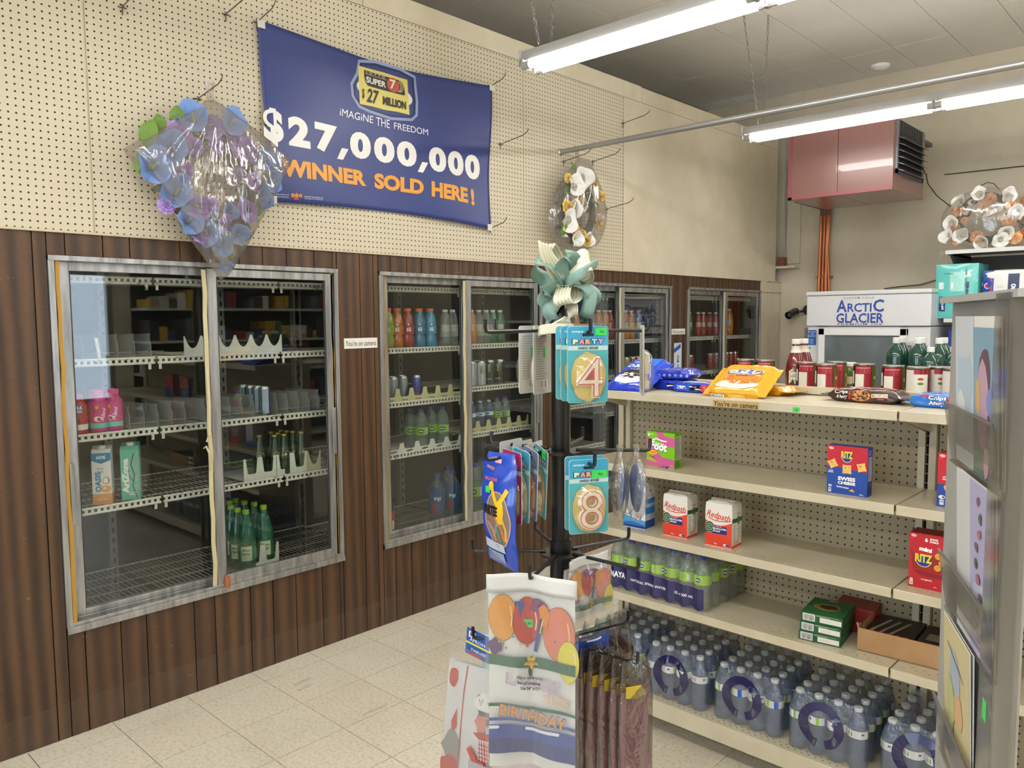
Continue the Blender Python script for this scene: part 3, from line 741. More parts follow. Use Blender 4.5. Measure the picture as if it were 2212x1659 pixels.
def redf(d, W, H):
    hstrip(d, W, lambda x: .002, lambda x: H*.64-.022*math.sin(PI*(.1+x/W*.8)), '#e0442c')
    for i in range(5): hstrip(d, W*.82, lambda x: .050+.0072*i, lambda x: .0573+.0072*i, '#232a73', 6) if i < 4 else None
    d.text('Redpath', W*.50, H*.70, .030, '#d8392b', w=W*.88, bold=.012, rot=-.13, shear=.25)
    d.line([(W*.12, H*.66), (W*.3, H*.615), (W*.55, H*.60), (W*.80, H*.615), (W*.97, H*.64)], .0028, '#d8392b')
    d.ell(W*.18, H*.445, .020, .021, '#dfe3d3'); d.ell(W*.18, H*.445, .0185, .0195, '#1f4f34'); d.ring(W*.18, H*.445, .0125, .0135, .002, '#c9d6bd'); d.text('C', W*.18, H*.445, .012, '#c9d6bd')
    d.text('SPECIAL FINE', W*.52, .0765, .003, '#ffffff'); d.text('GRANULATED', W*.56, .069, .0065, '#ffffff', w=W*.50, bold=.03); d.text('SUGAR', W*.46, .060, .0065, '#ffffff', w=W*.25, bold=.03)
    d.text('2 kg', W*.40, .012, .007, '#ffffff', bold=.02); d.rect(W*.70, .007, W*.86, .016, '#e8e4ee'); d.rect(W*.78, .008, W*.90, .015, '#3a3f86')
def reds(d, D, H):
    hstrip(d, D, lambda x: .002, lambda x: .012, '#e0442c'); hstrip(d, D, lambda x: H*.59, lambda x: H*.685, '#2c5a3f'); d.ell(D*.55, H*.635, .013, .014, '#1f4f34'); d.ring(D*.55, H*.635, .009, .010, .0015, '#c9d6bd')
    d.text('BB26 C', D*.6, H*.78, .007, '#8d8a84'); d.lines(.008, .03, D-.008, H*.56, 24, '#9ea394', 8); d.lines(.01, .014, D-.012, .028, 3, '#c8776b', 9)
W_, H_ = .106, .162
paper_bag('sugar_bag', 'red and white two kilogram sugar bag, left of the two', 1.667, 2.588, .785, W_, .078, H_, '#e6e2da', (redf, reds), seed=2)
paper_bag('sugar_bag', 'red and white two kilogram sugar bag, right of the two', 1.856, 2.576, .785, W_, .078, H_, '#e6e2da', (redf, reds), rz=.03, seed=5)
def blf(d, W, H):
    hstrip(d, W, lambda x: .002, lambda x: .052-.018*x/W, '#4f9ad6'); hstrip(d, W, lambda x: .002, lambda x: .020+.006*math.sin(4*x/W), '#2f6fb8'); hstrip(d, W, lambda x: .002, lambda x: .012, '#1c3f86')
    d.line([(.004, .062), (.02, .052), (.035, .06), (.055, .088), (.08, .098)], .003, '#2c4f8c'); d.line([(.012, .060), (.03, .056), (.05, .082), (.075, .094)], .0014, '#5d8cc4')
    d.text('Sugar', W*.64, H*.64, .013, '#3b63a5', w=.05); d.text('granulé', W*.58, H*.575, .006, '#55585e'); d.text('granulated', W*.56, H*.74, .007, '#3b63a5')
    d.ell(W*.70, .048, .014, .014, '#e6e6ea'); d.ring(W*.70, .048, .0135, .0135, .002, '#1c3f86'); d.poly([(W*.70+.008*(1 if k % 2 else .45)*math.cos(k*PI/5+PI/2), .048+.008*(1 if k % 2 else .45)*math.sin(k*PI/5+PI/2)) for k in range(10)], '#c2182b')
def bls(d, D, H):
    hstrip(d, D, lambda x: .002, lambda x: .035, '#1f4a97'); hstrip(d, D, lambda x: .036, lambda x: .06, '#b8c4d6'); hstrip(d, D, lambda x: .06, lambda x: .088, '#2a7fd0'); hstrip(d, D, lambda x: .088, lambda x: .102, '#a9bcd4'); hstrip(d, D, lambda x: .102, lambda x: .122, '#2a7fd0')
    d.lines(.006, .124, D-.01, .138, 4, '#8d949e', 2); d.ell(D*.5, .153, .005, .005, '#c2182b')
paper_bag('sugar_bag', 'blue and white sugar bag behind the hanging blue bowls', 1.478, 2.592, .785, .10, .075, .172, '#e4e6ea', (blf, bls), rz=.06, seed=9)

# ---- green boxes, red box, tray
def gbox(d, W, H):
    d.rect(0, 0, W, H, '#1c5a34'); d.bars(.006, .004, .046, H-.004, 16, int(W*1e4)); d.rect(.062, .005, W-.004, H-.010, '#e6e4dc'); d.text('CRACK & OPEN', .085, (H-.006)/2, .003, '#b3aea2'); d.lines(.05, H-.009, W-.01, H-.003, 2, '#a9c29a', 2)
def gtop(d, W, D):
    d.rect(0, 0, W, D, '#1f6238'); d.poly(blob(W*.5, D*.5, .045, .04, 14, 4, .15), '#8a7a3c'); d.poly(blob(W*.5, D*.52, .028, .022, 12, 6, .2), '#3a2414'); d.line([(.01, .012), (W-.02, .010)], .006, '#3f8a3e'); d.text('MINTS', W*.5, D-.014, .008, '#e9e4c8', bold=.03)
for k, lab in enumerate(('green chocolate box at the bottom of the stack of three', 'green chocolate box in the middle of the stack of three', 'green chocolate box on top of the stack of three')):
    carton('chocolate_box', lab, 'box', 2.222+.002*k, 2.565+.003*k, .530+.0325*k, .135, .165, .032, '#1c5a34', rz=.10+(.02, -.01, .015)[k], group='stacked green boxes', drawf=gbox, drawt=gtop if k == 2 else None,
           draws=lambda d, D, H: (d.rect(0, 0, D, H, '#17492b'), d.lines(.02, .006, D-.03, H-.006, 3, '#4d8a5b', 3)))
carton('chocolate_box', 'red flat box lying behind the green box stack', 'box', 2.270, 2.745, .530, .135, .12, .085, '#8e1f22', rz=.10)
tr = thing('cardboard_tray', 'open brown cardboard tray on the fourth shelf at right', 'tray', (2.402, 2.605, .531), .05)
KR = mat_noise('kraft_board', '#a67f55', '#b89168', 6, .7)
TW, TD, TH = .34, .27, .075
for n_, q in (('front_wall', (0, TW, 0, .004, 0, TH)), ('back_wall', (0, TW, TD-.004, TD, 0, TH+.03)), ('left_wall', (0, .004, .004, TD-.004, 0, TH)), ('right_wall', (TW-.004, TW, .004, TD-.004, 0, TH)), ('bottom', (0, TW, 0, TD, 0, .003))):
    MB().m(KR).box(*q).obj(n_, tr)
MB().m(KR).hexa([(0, -.0, TH), (.004, .004, TH), (.004, .05, TH), (0, .05, TH)], [(-.004, -.004, TH+.018), (0, -.002, TH+.018), (0, .05, TH), (-.004, .05, TH)]).obj('left_flap', tr)
for k, (dx, lab) in enumerate(((.012, 'dark snack box lying at the left inside the cardboard tray'), (.165, 'dark snack box with pale label lying at the right inside the cardboard tray'))):
    t = thing('snack_box', lab, 'box', (2.402+dx+.0, 2.625, .536), .05)
    MB().m(M('#2a1b14', .5)).box(0, .145, .01, .20, 0, .055).obj('carton', t, bevel=.001)
    d = Dec(top(0, 0, .055))
    if k: d.rect(.02, .06, .14, .12, '#8f8773'); 
    else: [d.poly([(.01+.03*q, .03), (.02+.03*q, .03), (.05+.03*q, .16), (.04+.03*q, .16)], '#9c927c') for q in range(3)]
    for q in range(5): d.ell(.02+.026*q, .022, .007, .007, '#b5481d')
    d.obj('top_print', t)

# ================================================================ bottles
PROF = {   # name: (profile, liquid)
 'water': [(.0, .002), (.026, .0), (.0315, .006), (.0325, .018), (.031, .03), (.0325, .045), (.0312, .058), (.0325, .072), (.0312, .086), (.0325, .10), (.0325, .135), (.031, .148), (.0255, .165), (.017, .180), (.0132, .188), (.0132, .192)],
}
def mat_bottle(name, col, alpha, rough=.08):
    m = M(col, rough, alpha=alpha, spec=.8, coat=.6); return m
def bottle_meshes(kind, S=1.0):
    return None
BM = {}
def bmeshes(key, prof, body, cap, capr, caph, capz, lab=None, labz=None, labr=None, n=14, wrap=None, extra=None):
    if key in BM: return BM[key]
    b = MB().m(body).lathe(prof, n, cap=False).mesh(); b.polygons.foreach_set('use_smooth', [True]*len(b.polygons))
    c = MB().m(cap).lathe([(capr*.96, 0), (capr, .002), (capr, caph-.002), (capr*.92, caph)], 12, (0, 0, capz)).mesh()
    l = None
    if lab:
        mb = MB().m(lab).lathe([(labr, labz[0]), (labr, labz[1])], 20, cap=False)
        if wrap: d = Dec(cyl(labr), curved=True, base=.0005); wrap(d, labz[0], labz[1]); base = len(mb.v); dm = d.mb
        l = mb
        if wrap:
            for mt in dm.ms:
                if mt not in l.ms: l.ms.append(mt)
            off = len(l.v); l.v += dm.v; l.f += [tuple(i+off for i in f) for f in dm.f]; l.mi += [l.ms.index(dm.ms[i]) for i in dm.mi]
        l = l.mesh()
    e = extra() if extra else None
    BM[key] = (b, c, l, e); return BM[key]
def link(me, name, parent=None, loc=(0, 0, 0), rz=0, sc=None):
    o = bpy.data.objects.new(name, me); COL.objects.link(o); o.location = loc; o.rotation_euler = (0, 0, rz)
    if parent: o.parent = parent
    if sc: o.scale = (sc,)*3
    return o
def bottle_part(ms, parent, loc, rz):
    b = link(ms[0], 'bottle', parent, loc, rz)
    link(ms[1], 'cap', b)
    if ms[2]: link(ms[2], 'wrap_label', b)
    return b
def bottle_thing(ms, name, lab, loc, rz, group=None, cat='bottle', sc=None, body='bottle_body'):
    t = thing(name, lab, cat, loc, rz, group)
    if sc: t.scale = (sc,)*3 if not isinstance(sc, tuple) else sc
    link(ms[0], body, t); link(ms[1], 'cap', t)
    if ms[2]: link(ms[2], 'wrap_label', t)
    if ms[3]: link(ms[3], 'contents', t)
    return t
def lbl_water(d, z0, z1):
    d.rect(-.02, z0, .012, z1, '#e7e9ee'); d.ell(-.008, z1-.010, .005, .004, '#3a55b0'); d.rect(.012, z0, .022, z1, '#8ec04a'); d.lines(-.016, z0+.003, .004, z0+.012, 2, '#8b93b4', 2); d.bars(-.06, z0+.003, -.035, z1-.003, 12, 3); d.rect(.04, z0, .055, z1, '#2458c4')
def lbl_naya(d, z0, z1):
    d.rect(-.018, z0, .006, z1, '#9bcb2c'); d.ell(0, (z0+z1)/2, .0135, .0105, '#e9f1d0'); d.ell(0, (z0+z1)/2, .0125, .0095, '#183a78'); d.text('NAYA', 0, (z0+z1)/2, .007, '#ffffff', w=.020, bold=.04); d.rect(.05, z0+.006, .062, z1-.006, '#c7cbd8'); d.lines(-.05, z0+.004, -.03, z1-.004, 6, '#e9f1d0', 4)
WBODY = mat_bottle('w', '#5d7ba6', .42); NBODY = mat_bottle('n', '#9fb3ae', .30)
water = bmeshes('water', PROF['water'], WBODY, M('#c4cbd2', .4), .0145, .013, .190, M('#dfe1e6', .35), (.108, .134), .0331, wrap=lbl_water)
naya = bmeshes('naya', PROF['water'], NBODY, M('#1f3f9e', .4), .0145, .014, .190, M('#9bcb2c', .35), (.100, .136), .0331, wrap=lbl_naya)
PKF = mat_film('pack_film', haze=.06, gloss=.05, bs=14, bst=.9, rough=.12)
def shrink(t, nx, ny, p, H=.204, seed=1):
    """shrink film hugging an nx x ny block of bottles; x 0..nx*p, y 0..ny*p"""
    W, D = nx*p, ny*p
    def out(u, z, h=0):
        per = 2*(W+D); s = u*per
        if s < W: x, y, n_ = s, 0, (0, -1)
        elif s < W+D: x, y, n_ = W, s-W, (1, 0)
        elif s < 2*W+D: x, y, n_ = 2*W+D-s, D, (0, 1)
        else: x, y, n_ = 0, per-s, (-1, 0)
        q = (x if n_[0] == 0 else y)/p; sc = .010*abs(math.cos(PI*(q))) if z < .15 else .004
        inn = 0 if z < .14 else (z-.14)/.07*.022
        k = .003-sc*.9-inn+h
        cx = min(max(x, .012+inn), W-.012-inn) if n_[0] == 0 else x; cy = min(max(y, .012+inn), D-.012-inn) if n_[1] == 0 else y
        return (cx+n_[0]*k, cy+n_[1]*k, z)
    m = MB().m(PKF); zs = (.001, .02, .06, .10, .135, .16, .185, .206); N = 2*(nx+ny)*6
    vs = [out(i/N, z) for z in zs for i in range(N)]; fs = [(j*N+i, j*N+(i+1) % N, (j+1)*N+(i+1) % N, (j+1)*N+i) for j in range(len(zs)-1) for i in range(N)]
    m.add(vs, fs); nn = len(zs)-1
    r = random.Random(seed); gx, gy = 9, 9
    m.grid(lambda a, b: (.03+(W-.06)*a, .03+(D-.06)*b, .206-.004*abs(math.sin(PI*a*nx))*abs(math.sin(PI*b*ny))), 14, 14)
    m.obj('shrink_film', t, smooth='all'); return out
def water_pack(x, y, lab, nx=4, ny=5, seed=1, oval=(.5, .105)):
    p = .0655; t = thing('water_pack', lab, 'bottle pack', (x, y, .141), 0, 'shrink-wrapped water packs on the bottom deck'); r = random.Random(seed)
    for i in range(nx):
        for j in range(ny): bottle_part(water, t, (p*(i+.5), p*(j+.5), .0005), r.uniform(-1.2, 1.2))
    out = shrink(t, nx, ny, p, seed=seed)
    W = nx*p; per = 2*(W+ny*p)
    d = Dec(lambda u, v, h: out(min(max(u, .001), W-.001)/per, v, h+.0005), base=.0012, curved=True); c = M('#17154d', .18, coat=.5)
    cx, cz = W*oval[0], oval[1]; n = 28; P = []; F = []
    for k in range(n+1):
        a = -PI/2+.22+(2*PI-.44)*k/n; R1, R2 = .077, .052
        P += [(cx+R1*math.cos(a), cz+R1*1.0*math.sin(a)), (cx+(R1-.031)*math.cos(a), cz+(R1-.027)*math.sin(a))]
    for k in range(n): F.append((2*k, 2*k+2, 2*k+3, 2*k+1))
    d._a(P, F, c); d.obj('printed_oval', t, label='dark blue oval printed on the film'); return t
for k, (x, y, lab) in enumerate(((1.312, 2.575, 'water bottle pack at the left end of the deck, behind the hanging gloves'), (1.605, 2.560, 'water bottle pack second from the left on the bottom deck'),
        (1.897, 2.568, 'water bottle pack in the middle of the bottom deck'), (2.188, 2.560, 'water bottle pack just left of the deck joint, largest oval in view'),
        (2.492, 2.556, 'water bottle pack at the right, cut by the card rack'))):
    water_pack(x, y, lab, 4, 5 if k % 2 else 5, k+1, (.45, .098+.004*k))
def naya_pack():
    p = .0645; nx, ny = 7, 5; t = thing('water_pack', 'spring water pack with green labels and dark blue band on the fourth shelf', 'bottle pack', (1.422, 2.565, .531), -.02); r = random.Random(4)
    for i in range(nx):
        for j in range(ny): bottle_part(naya, t, (p*(i+.5), p*(j+.5), .0005), r.uniform(-1.3, 1.3))
    out = shrink(t, nx, ny, p, seed=3); W = nx*p; D = ny*p; per = 2*(W+D)
    d = Dec(lambda u, v, h: out(min(max(u, .001), W-.001)/per, v, h+.0005), base=.001, curved=True); c = M('#1d1c5c', .22, coat=.4)
    P = []; F = []; n = 56
    for k in range(n+1):
        u = W*k/n; P += [(u, .004+.012*(1-abs(math.cos(PI*(u/p-.5)))) if True else 0), (u, .088+.004*math.sin(5*u/W))]
    for k in range(n): F.append((2*k, 2*k+2, 2*k+3, 2*k+1))
    d._a(P, F, c); d.h += .0008
    d.text('NAYA', .050, .058, .024, '#ffffff', w=.070, bold=.04); d.text('NATURAL SPRING WATER', .195, .050, .010, '#ffffff', w=.165, bold=.015); d.text('35 x 500 mL', .355, .048, .011, '#ffffff', w=.082, bold=.01)
    d.obj('printed_band', t, label='dark blue printed band with white lettering')
naya_pack()
# ================================================================ cookie packs on the top shelf
def cookie_pack(lab, x, y, z, L, W, H, col, dtop, dfront, rz=0, rx=0, ry=0, seed=1, fin=.022, cat='snack', group=None, rough=.22):
    t = thing('cookie_pack', lab, cat, (x, y, z), rz, group); t.rotation_euler = (rx, ry, rz)
    B = L/2-fin
    def hx(x): return H*max(.035, (1-min(abs(x)/B, 1)**7)**.5) if abs(x) < B else H*.035
    def wy(x): return W/2*(1-.05*(min(abs(x)/B, 1)**4)) if abs(x) < B else W/2*(.95-.0*abs(x))
    P = 6.0
    def surf(x, a, h=0):
        c, s = math.cos(a), math.sin(a); k = (abs(c)**P+abs(s)**P)**(-1/P); zc = H*.45
        wr = .0022*noise.noise(Vector((x*38+seed, c*3.1, s*3.1)))+.0012*noise.noise(Vector((x*110+seed, c*7, s*7)))
        if abs(x) > B: wr = .0025*math.sin(a*14+seed)*(abs(c) < 2)
        yy = (wy(x)+h+wr)*c*k; zz = (hx(x)/2+h+wr*(1 if abs(x) < B else .6))*s*k
        return (x, yy, max(zc+zz, .0004) if rx == 0 and ry == 0 else zc+zz)
    m = MB().m(M(col, rough, coat=.3)); nx = 34; na = 40
    xs = [-L/2+L*i/nx for i in range(nx+1)]
    vs = [surf(q, 2*PI*k/na) for q in xs for k in range(na)]
    m.add(vs, [(i*na+k, (i+1)*na+k, (i+1)*na+(k+1) % na, i*na+(k+1) % na) for i in range(nx) for k in range(na)])
    m.add([vs[k] for k in range(na)], [tuple(range(na))]); m.add([vs[nx*na+k] for k in range(na)], [tuple(range(na))[::-1]])
    m.obj('wrapper', t, smooth='all')
    def ft(u, v, h):
        a = math.atan2(1.0, (v/(wy(u)+1e-6))*1.0); s = v/wy(u); s = max(-.98, min(.98, s))
        zz = (1-abs(s)**P)**(1/P); zc = H*.45; a = math.atan2(zz*1.0, s); q = surf(u, a, h+.0012); return q
    def ff(u, v, h):
        s = (v-H*.45)/(hx(u)/2); s = max(-.95, min(.95, s)); c = -(1-abs(s)**P)**(1/P); return surf(u, math.atan2(s, c), h+.0012)
    if dtop: d = Dec(ft, curved=True, rough=.25); dtop(d, L-2*fin, W); d.obj('top_print', t)
    if dfront: d = Dec(ff, curved=True, rough=.25); dfront(d, L-2*fin, H); d.obj('side_print', t)
    return t
def oreo(d, cx, cy, h, w, rot=0, c='#1736a8'):
    d.text('OREO', cx, cy, h*1.22, c, w=w*1.08, bold=.10, rot=rot); d.text('OREO', cx, cy, h, '#ffffff', w=w, bold=.05, rot=rot)
def ot(d, L, W):
    d.poly([(-L*.48, W*.1), (-L*.2, W*.46), (L*.45, W*.46), (L*.45, W*.12), (0, .02)], '#2a6fe0')
    d.poly(blob(0, -W*.25, L*.42, W*.16, 16, 3, .1), '#e6e9f2')
    d.ell(-.01, -W*.10, L*.34, W*.17, '#1a1512', 26, .1); d.ring(-.01, -W*.10, L*.30, W*.14, .004, '#4a433c', 26); d.ell(-.01, -W*.16, L*.33, W*.10, '#f2f2f4', 24); d.ell(-.01, -W*.105, L*.30, W*.125, '#221c18', 26)
    d.text('The Original', -.02, W*.30, .009, '#ffffff', w=.07, rot=0); oreo(d, -.01, W*.16, .026, .115); d.text('L’original', -.01, W*.045, .009, '#ffffff', w=.05)
    d.poly([(-L*.45, W*.36), (-L*.33, W*.46), (-L*.18, W*.46), (-L*.40, W*.33)], '#e26a9a')
def of(d, L, H):
    d.rect(-L*.45, H*.15, L*.45, H*.5, '#2038b4'); d.text('SNAPLOCK', -.03, H*.38, .006, '#cfd6f4'); d.rect(.0, H*.22, .05, H*.46, '#17130f'); d.rect(.0, H*.3, .05, H*.38, '#ffffff')
cookie_pack('large blue cookie pack leaning at the left end of the top shelf', 1.478, 2.700, 1.366, .205, .27, .050, '#1b3fc4', ot, of, rz=.10, rx=R(22), seed=2)
cookie_pack('lower blue cookie pack of the two stacked behind the leaning one', 1.600, 2.775, 1.338, .20, .13, .042, '#1c34b4', None, lambda d, L, H: (d.rect(.0, H*.2, .03, H*.6, '#17130f'), d.rect(.0, H*.34, .03, H*.46, '#ffffff')), rz=.05, seed=4, group='stacked blue cookie packs')
def up_(d, L, W):
    for i in range(7): d.line([(-L*.4+.026*i, W*-.45), (-L*.37+.026*i, -W*.30), (-L*.41+.026*i, -W*.2)], .004, '#dbe2f8')
cookie_pack('upper blue cookie pack of the two stacked behind the leaning one', 1.612, 2.785, 1.381, .19, .13, .042, '#1c34b4', up_, lambda d, L, H: [d.text('O', -L*.4+.024*i, H*.35, .009, '#dbe2f8', bold=.03) for i in range(7)], rz=.12, seed=5, group='stacked blue cookie packs')
def sf(d, L, H):
    d.rect(-L*.46, H*.15, L*.10, H*.82, '#1f52cf'); oreo(d, -L*.27, H*.50, .011, .045); d.rect(-.015, H*.22, .035, H*.72, '#15110f'); d.rect(-.015, H*.34, .035, H*.42, '#fff'+'fff'); d.rect(-.015, H*.54, .035, H*.62, '#ffffff')
    d.rect(.035, H*.15, .075, H*.78, '#d4375c'); d.text('Double', .055, H*.58, .004, '#ffffff'); d.text('Stuf', .055, H*.42, .004, '#ffffff')
cookie_pack('single blue cookie pack lying flat between the blue stack and the golden pack', 1.748, 2.712, 1.337, .225, .10, .040, '#1c38b6', lambda d, L, W: (d.rect(-L*.4, -W*.42, L*.42, W*.3, '#9fb4e4'), d.text('OREO', -.02, -.01, .016, '#ffffff', w=.1, bold=.05), d.poly(blob(.05, -.02, .03, .012, 8, 2), '#d4375c')), sf, rz=-.02, seed=7)
def gt(d, L, W):
    d.poly(blob(.0, -W*.28, L*.42, W*.13, 16, 8, .08), '#e9e1cf'); d.ell(.005, -.012, L*.37, W*.21, '#c77a25', 28); d.ring(.005, -.012, L*.35, W*.195, .005, '#e9b268', 28); d.ell(.005, -.012, L*.32, W*.17, '#d4852c', 28)
    for q in range(14): a = 2*PI*q/14; d.ell(.005+L*.25*math.cos(a), -.012+W*.13*math.sin(a), .004, .003, '#b5651d', 8)
    d.ell(.012, W*.14, .062, .024, '#e9b268', 20); d.text('GOLDEN', .0, W*.235, .010, '#1c3fa0', w=.06, bold=.03); oreo(d, .0, W*.13, .026, .125, 0, '#2a66c8'); d.text('DORÉE', 0, W*.02, .009, '#1c3fa0', w=.045, bold=.03)
def gf(d, L, H):
    oreo(d, -L*.30, H*.48, .013, .055, 0, '#2d2a2a'); d.rect(-L*.08, H*.28, L*.24, H*.62, '#f0c95a'); d.rect(-L*.08, H*.40, L*.24, H*.47, '#f4efe2'); d.poly([(-L*.46, H*.62), (-L*.42, H*.80), (-L*.38, H*.62)], '#d0342c')
cookie_pack('large golden cookie pack propped up on the top shelf', 1.935, 2.705, 1.366, .235, .22, .048, '#e2a617', gt, gf, rz=.10, rx=R(24), seed=9)
cookie_pack('small golden cookie pack showing only its crumpled end behind the big one', 2.010, 2.800, 1.337, .20, .12, .036, '#d99a1c', None, None, rz=-.12, seed=13, fin=.04)
def cf(d, L, H):
    d.ell(-.0, H*.5, .045, .020, '#5c3218', 24); d.ell(-.005, H*.5, .034, .017, '#d29049', 24)
    for q in range(9): d.ell(-.005+.024*math.cos(q*2.3), H*.5+.010*math.sin(q*1.7), .0045, .003, '#4a2310', 8)
    for c, o in (('#f4f0ea', .0), ):
        d.text('Chips', -.068, H*.66, .0145, '#2a1a12', w=.048, bold=.09, rot=.05); d.text('Ahoy!', -.062, H*.36, .0145, '#2a1a12', w=.050, bold=.09, rot=.05)
        d.text('Chips', -.068, H*.66, .0135, c, w=.045, bold=.03, rot=.05); d.text('Ahoy', -.066, H*.36, .0135, c, w=.038, bold=.03, rot=.05); d.text('!', -.040, H*.50, .024, '#d42b2b', bold=.06)
    d.poly([(.032, H*.42), (.085, H*.46), (.085, H*.70), (.032, H*.64)], '#e7d2b0'); d.text('Soft Chewy', .058, H*.55, .0065, '#5a2d18', w=.046, bold=.03, rot=.04); d.rect(.052, H*.30, .074, H*.40, '#c0447a'); d.rect(-.098, H*.76, -.076, H*.86, '#c23140')
cookie_pack('dark brown chocolate chip cookie pack on the top shelf', 2.362, 2.760, 1.337, .285, .12, .048, '#3a2016', lambda d, L, W: (d.poly(blob(.02, 0, .08, .03, 14, 3), '#8a5a34'), d.rect(-.04, -W*.4, .0, -W*.2, '#c77a8a')), cf, rz=-.05, seed=15, fin=.03)
def bf(d, L, H):
    d.text('Chips', .0, H*.66, .016, '#123a7a', w=.056, bold=.09); d.text('Ahoy', -.002, H*.33, .016, '#123a7a', w=.050, bold=.09); d.text('Chips', .0, H*.66, .015, '#ffffff', w=.052, bold=.03); d.text('Ahoy', -.002, H*.33, .015, '#ffffff', w=.046, bold=.03); d.text('!', .032, H*.50, .028, '#d42b2b', bold=.06); d.rect(-.052, H*.74, -.025, H*.86, '#c23140')
cookie_pack('bright blue cookie pack at the right end of the top shelf', 2.595, 2.745, 1.337, .225, .12, .046, '#1c74cf', None, bf, rz=-.04, seed=17, fin=.03)

# ---- handwritten notes, price stickers
def note(lab, f, W, H, col, txt, th, tw=None, rz=0, cat='sign', shear=.15, bold=.0):
    t = thing('handwritten_sign', lab, cat); d = Dec(f, base=.0006); d.rect(0, 0, W, H, col); d.obj('paper', t)
    d2 = Dec(f, base=.0012); d2.text(txt, W/2, H/2, th, '#17130f', w=tw, bold=bold, shear=shear); d2.obj('handwriting', t); return t
wallf = lambda y0, z0: (lambda u, v, h: (.0005+h, y0+u, z0+v))
note('white handwritten camera notice between the first two cooler doors', wallf(2.290, 1.481), .205, .052, '#e8e6de', "You're on camera", .027, .185)
note('small white handwritten camera notice between the third and fourth cooler doors', wallf(5.335, 1.497), .20, .045, '#e2dfd6', "You're on camera", .026, .175)
note("tan handwritten camera notice on the top shelf's front edge", front(1.905, GFY, 1.308), .175, .024, '#c0a26a', "You're on camera", .019, .165, bold=.01)
def sticker(lab, f, W, H, txt='', group=None):
    t = thing('price_sticker', lab, 'sticker', group=group); d = Dec(f, base=.0008); d.rect(0, 0, W, H, '#3fd05a')
    if txt: d.text(txt, W*.55, H*.4, H*.4, '#1d3a22')
    d.obj('sticker', t); return t
sticker("green price sticker on the top shelf's front edge", front(2.198, GFY, 1.3105), .024, .016, '99')
vd = thing('vodka_poster', 'small pale poster of a blue bottle below the farther camera notice', 'poster', (0, 0, 0)); vd.name = 'bottle_poster'
d = Dec(wallf(5.372, 1.165), base=.0008); d.rect(0, 0, .115, .265, '#c9d0da'); d.poly([(0, .22), (.10, .26), (.10, .225), (0, .185)], '#2a56a8'); d.poly([(.045, .02), (.075, .02), (.075, .11), (.065, .14), (.065, .17), (.055, .17), (.055, .14), (.045, .11)], '#1c4a96'); d.ell(.06, .09, .03, .02, '#e6ecf4'); d.rect(.045, .07, .075, .10, '#7f9cc8')
for q in range(5): d.ell(.03+.015*q, .15+.008*(q % 3), .004, .004, '#1b2f55', 8)
d.obj('print', vd)

# ================================================================ goods standing on the far side of the gondola
RZ = 1.3355
def can_wrap(v):
    def f(d, z0, z1):
        r = random.Random(v); w = .055
        d.rect(-.030, z1-.030, .030, z1-.002, '#a3242f'); d.text('FILL UP ON THE GOOD STUFF', 0, z1-.008, .0035, '#efe5e0', w=.05); d.lines(-.026, z1-.028, .0, z1-.013, 4, '#d9a3a3', v); d.lines(.004, z1-.028, .026, z1-.013, 4, '#d9a3a3', v+1)
        d.rect(-.030, z0+.003, .004, z1-.031, '#e3dfd2'); d.lines(-.028, z0+.006, .001, z1-.034, 15, '#5d5a52', v+2); d.rect(.004, z0+.003, .030, z1-.031, '#9a1f2c'); d.lines(.007, z0+.02, .027, z1-.036, 7, '#d9a3a3', v+3)
        d.rect(.032, z0+.002, .085, z1-.002, '#4f5a24')
        for q in range(16): d.ell(.040+.042*r.random(), z0+.01+(z1-z0-.02)*r.random(), .007, .007, r.choice(['#d9762a', '#8fae3a', '#d8c04a', '#c4521f']), 8)
        d.rect(-.085, z0+.002, -.032, z1-.002, '#30251d'); d.rect(-.044, z0+.03, -.034, z1-.02, '#d9d5c8')
    return f
def soup_wrap(d, z0, z1):
    d.rect(-.03, z1-.03, .10, z1-.002, '#a3242f'); d.rect(-.055, z0+.003, -.012, z1-.003, '#d8d4ca'); d.lines(-.052, z0+.005, -.015, z1-.006, 26, '#8d8a82', 4); d.rect(-.012, z0+.003, .035, z1-.018, '#e4dfd5'); d.ell(.010, (z0+z1)/2+.014, .010, .005, '#c9452a', 12); d.ell(.010, (z0+z1)/2-.002, .010, .005, '#4f8a3a', 12); d.lines(-.008, z0+.01, .03, z0+.04, 5, '#a9a49a', 2)
CANP = [(.0365, 0), (.038, .001), (.038, .004), (.0368, .005), (.0368, .010)]+[(.0368-(.0005 if k % 2 else 0), .03+.006*k) for k in range(9)]+[(.0368, .106), (.038, .108), (.038, .112), (.036, .113), (.0345, .110)]
def cans(key, wrap): return bmeshes(key, CANP, M('#9c9a94', .3, .9), M('#8d8b86', .3, .9), .034, .001, .1095, M('#5c1a1c', .4), (.008, .105), .0372, n=20, wrap=wrap)
ca = cans('canA', can_wrap(3)); cb = cans('canB', soup_wrap)
def bx(px, y): # point at height 1.39 on the plane y seen through the photograph's column px
    d = rt*((px-1106)/FPX)+fw; return CAM.x+d.x*(y-CAM.y)/d.y
for px, y, lab in ((1609, 3.12, 'vegetable can farthest left behind the golden pack'), (1652, 3.12, 'vegetable can right above the golden pack'), (1742, 3.06, 'vegetable can in front of the ketchup bottles'),
                   (1784, 2.99, 'vegetable can just right of the ketchup bottles, nearest of the row'), (1806, 3.16, 'vegetable can half hidden behind the nearest one, label of mixed vegetables'), (1866, 3.08, 'vegetable can in the middle behind the brown pack'), (1929, 3.03, 'vegetable can left of the pale soup cans')):
    x = bx(px, y); bottle_thing(ca, 'food_can', lab, (x, y, RZ), CAMXY(x, y)-.12+.05*math.sin(px), 'cans on the far side of the gondola', 'can', body='can_body')
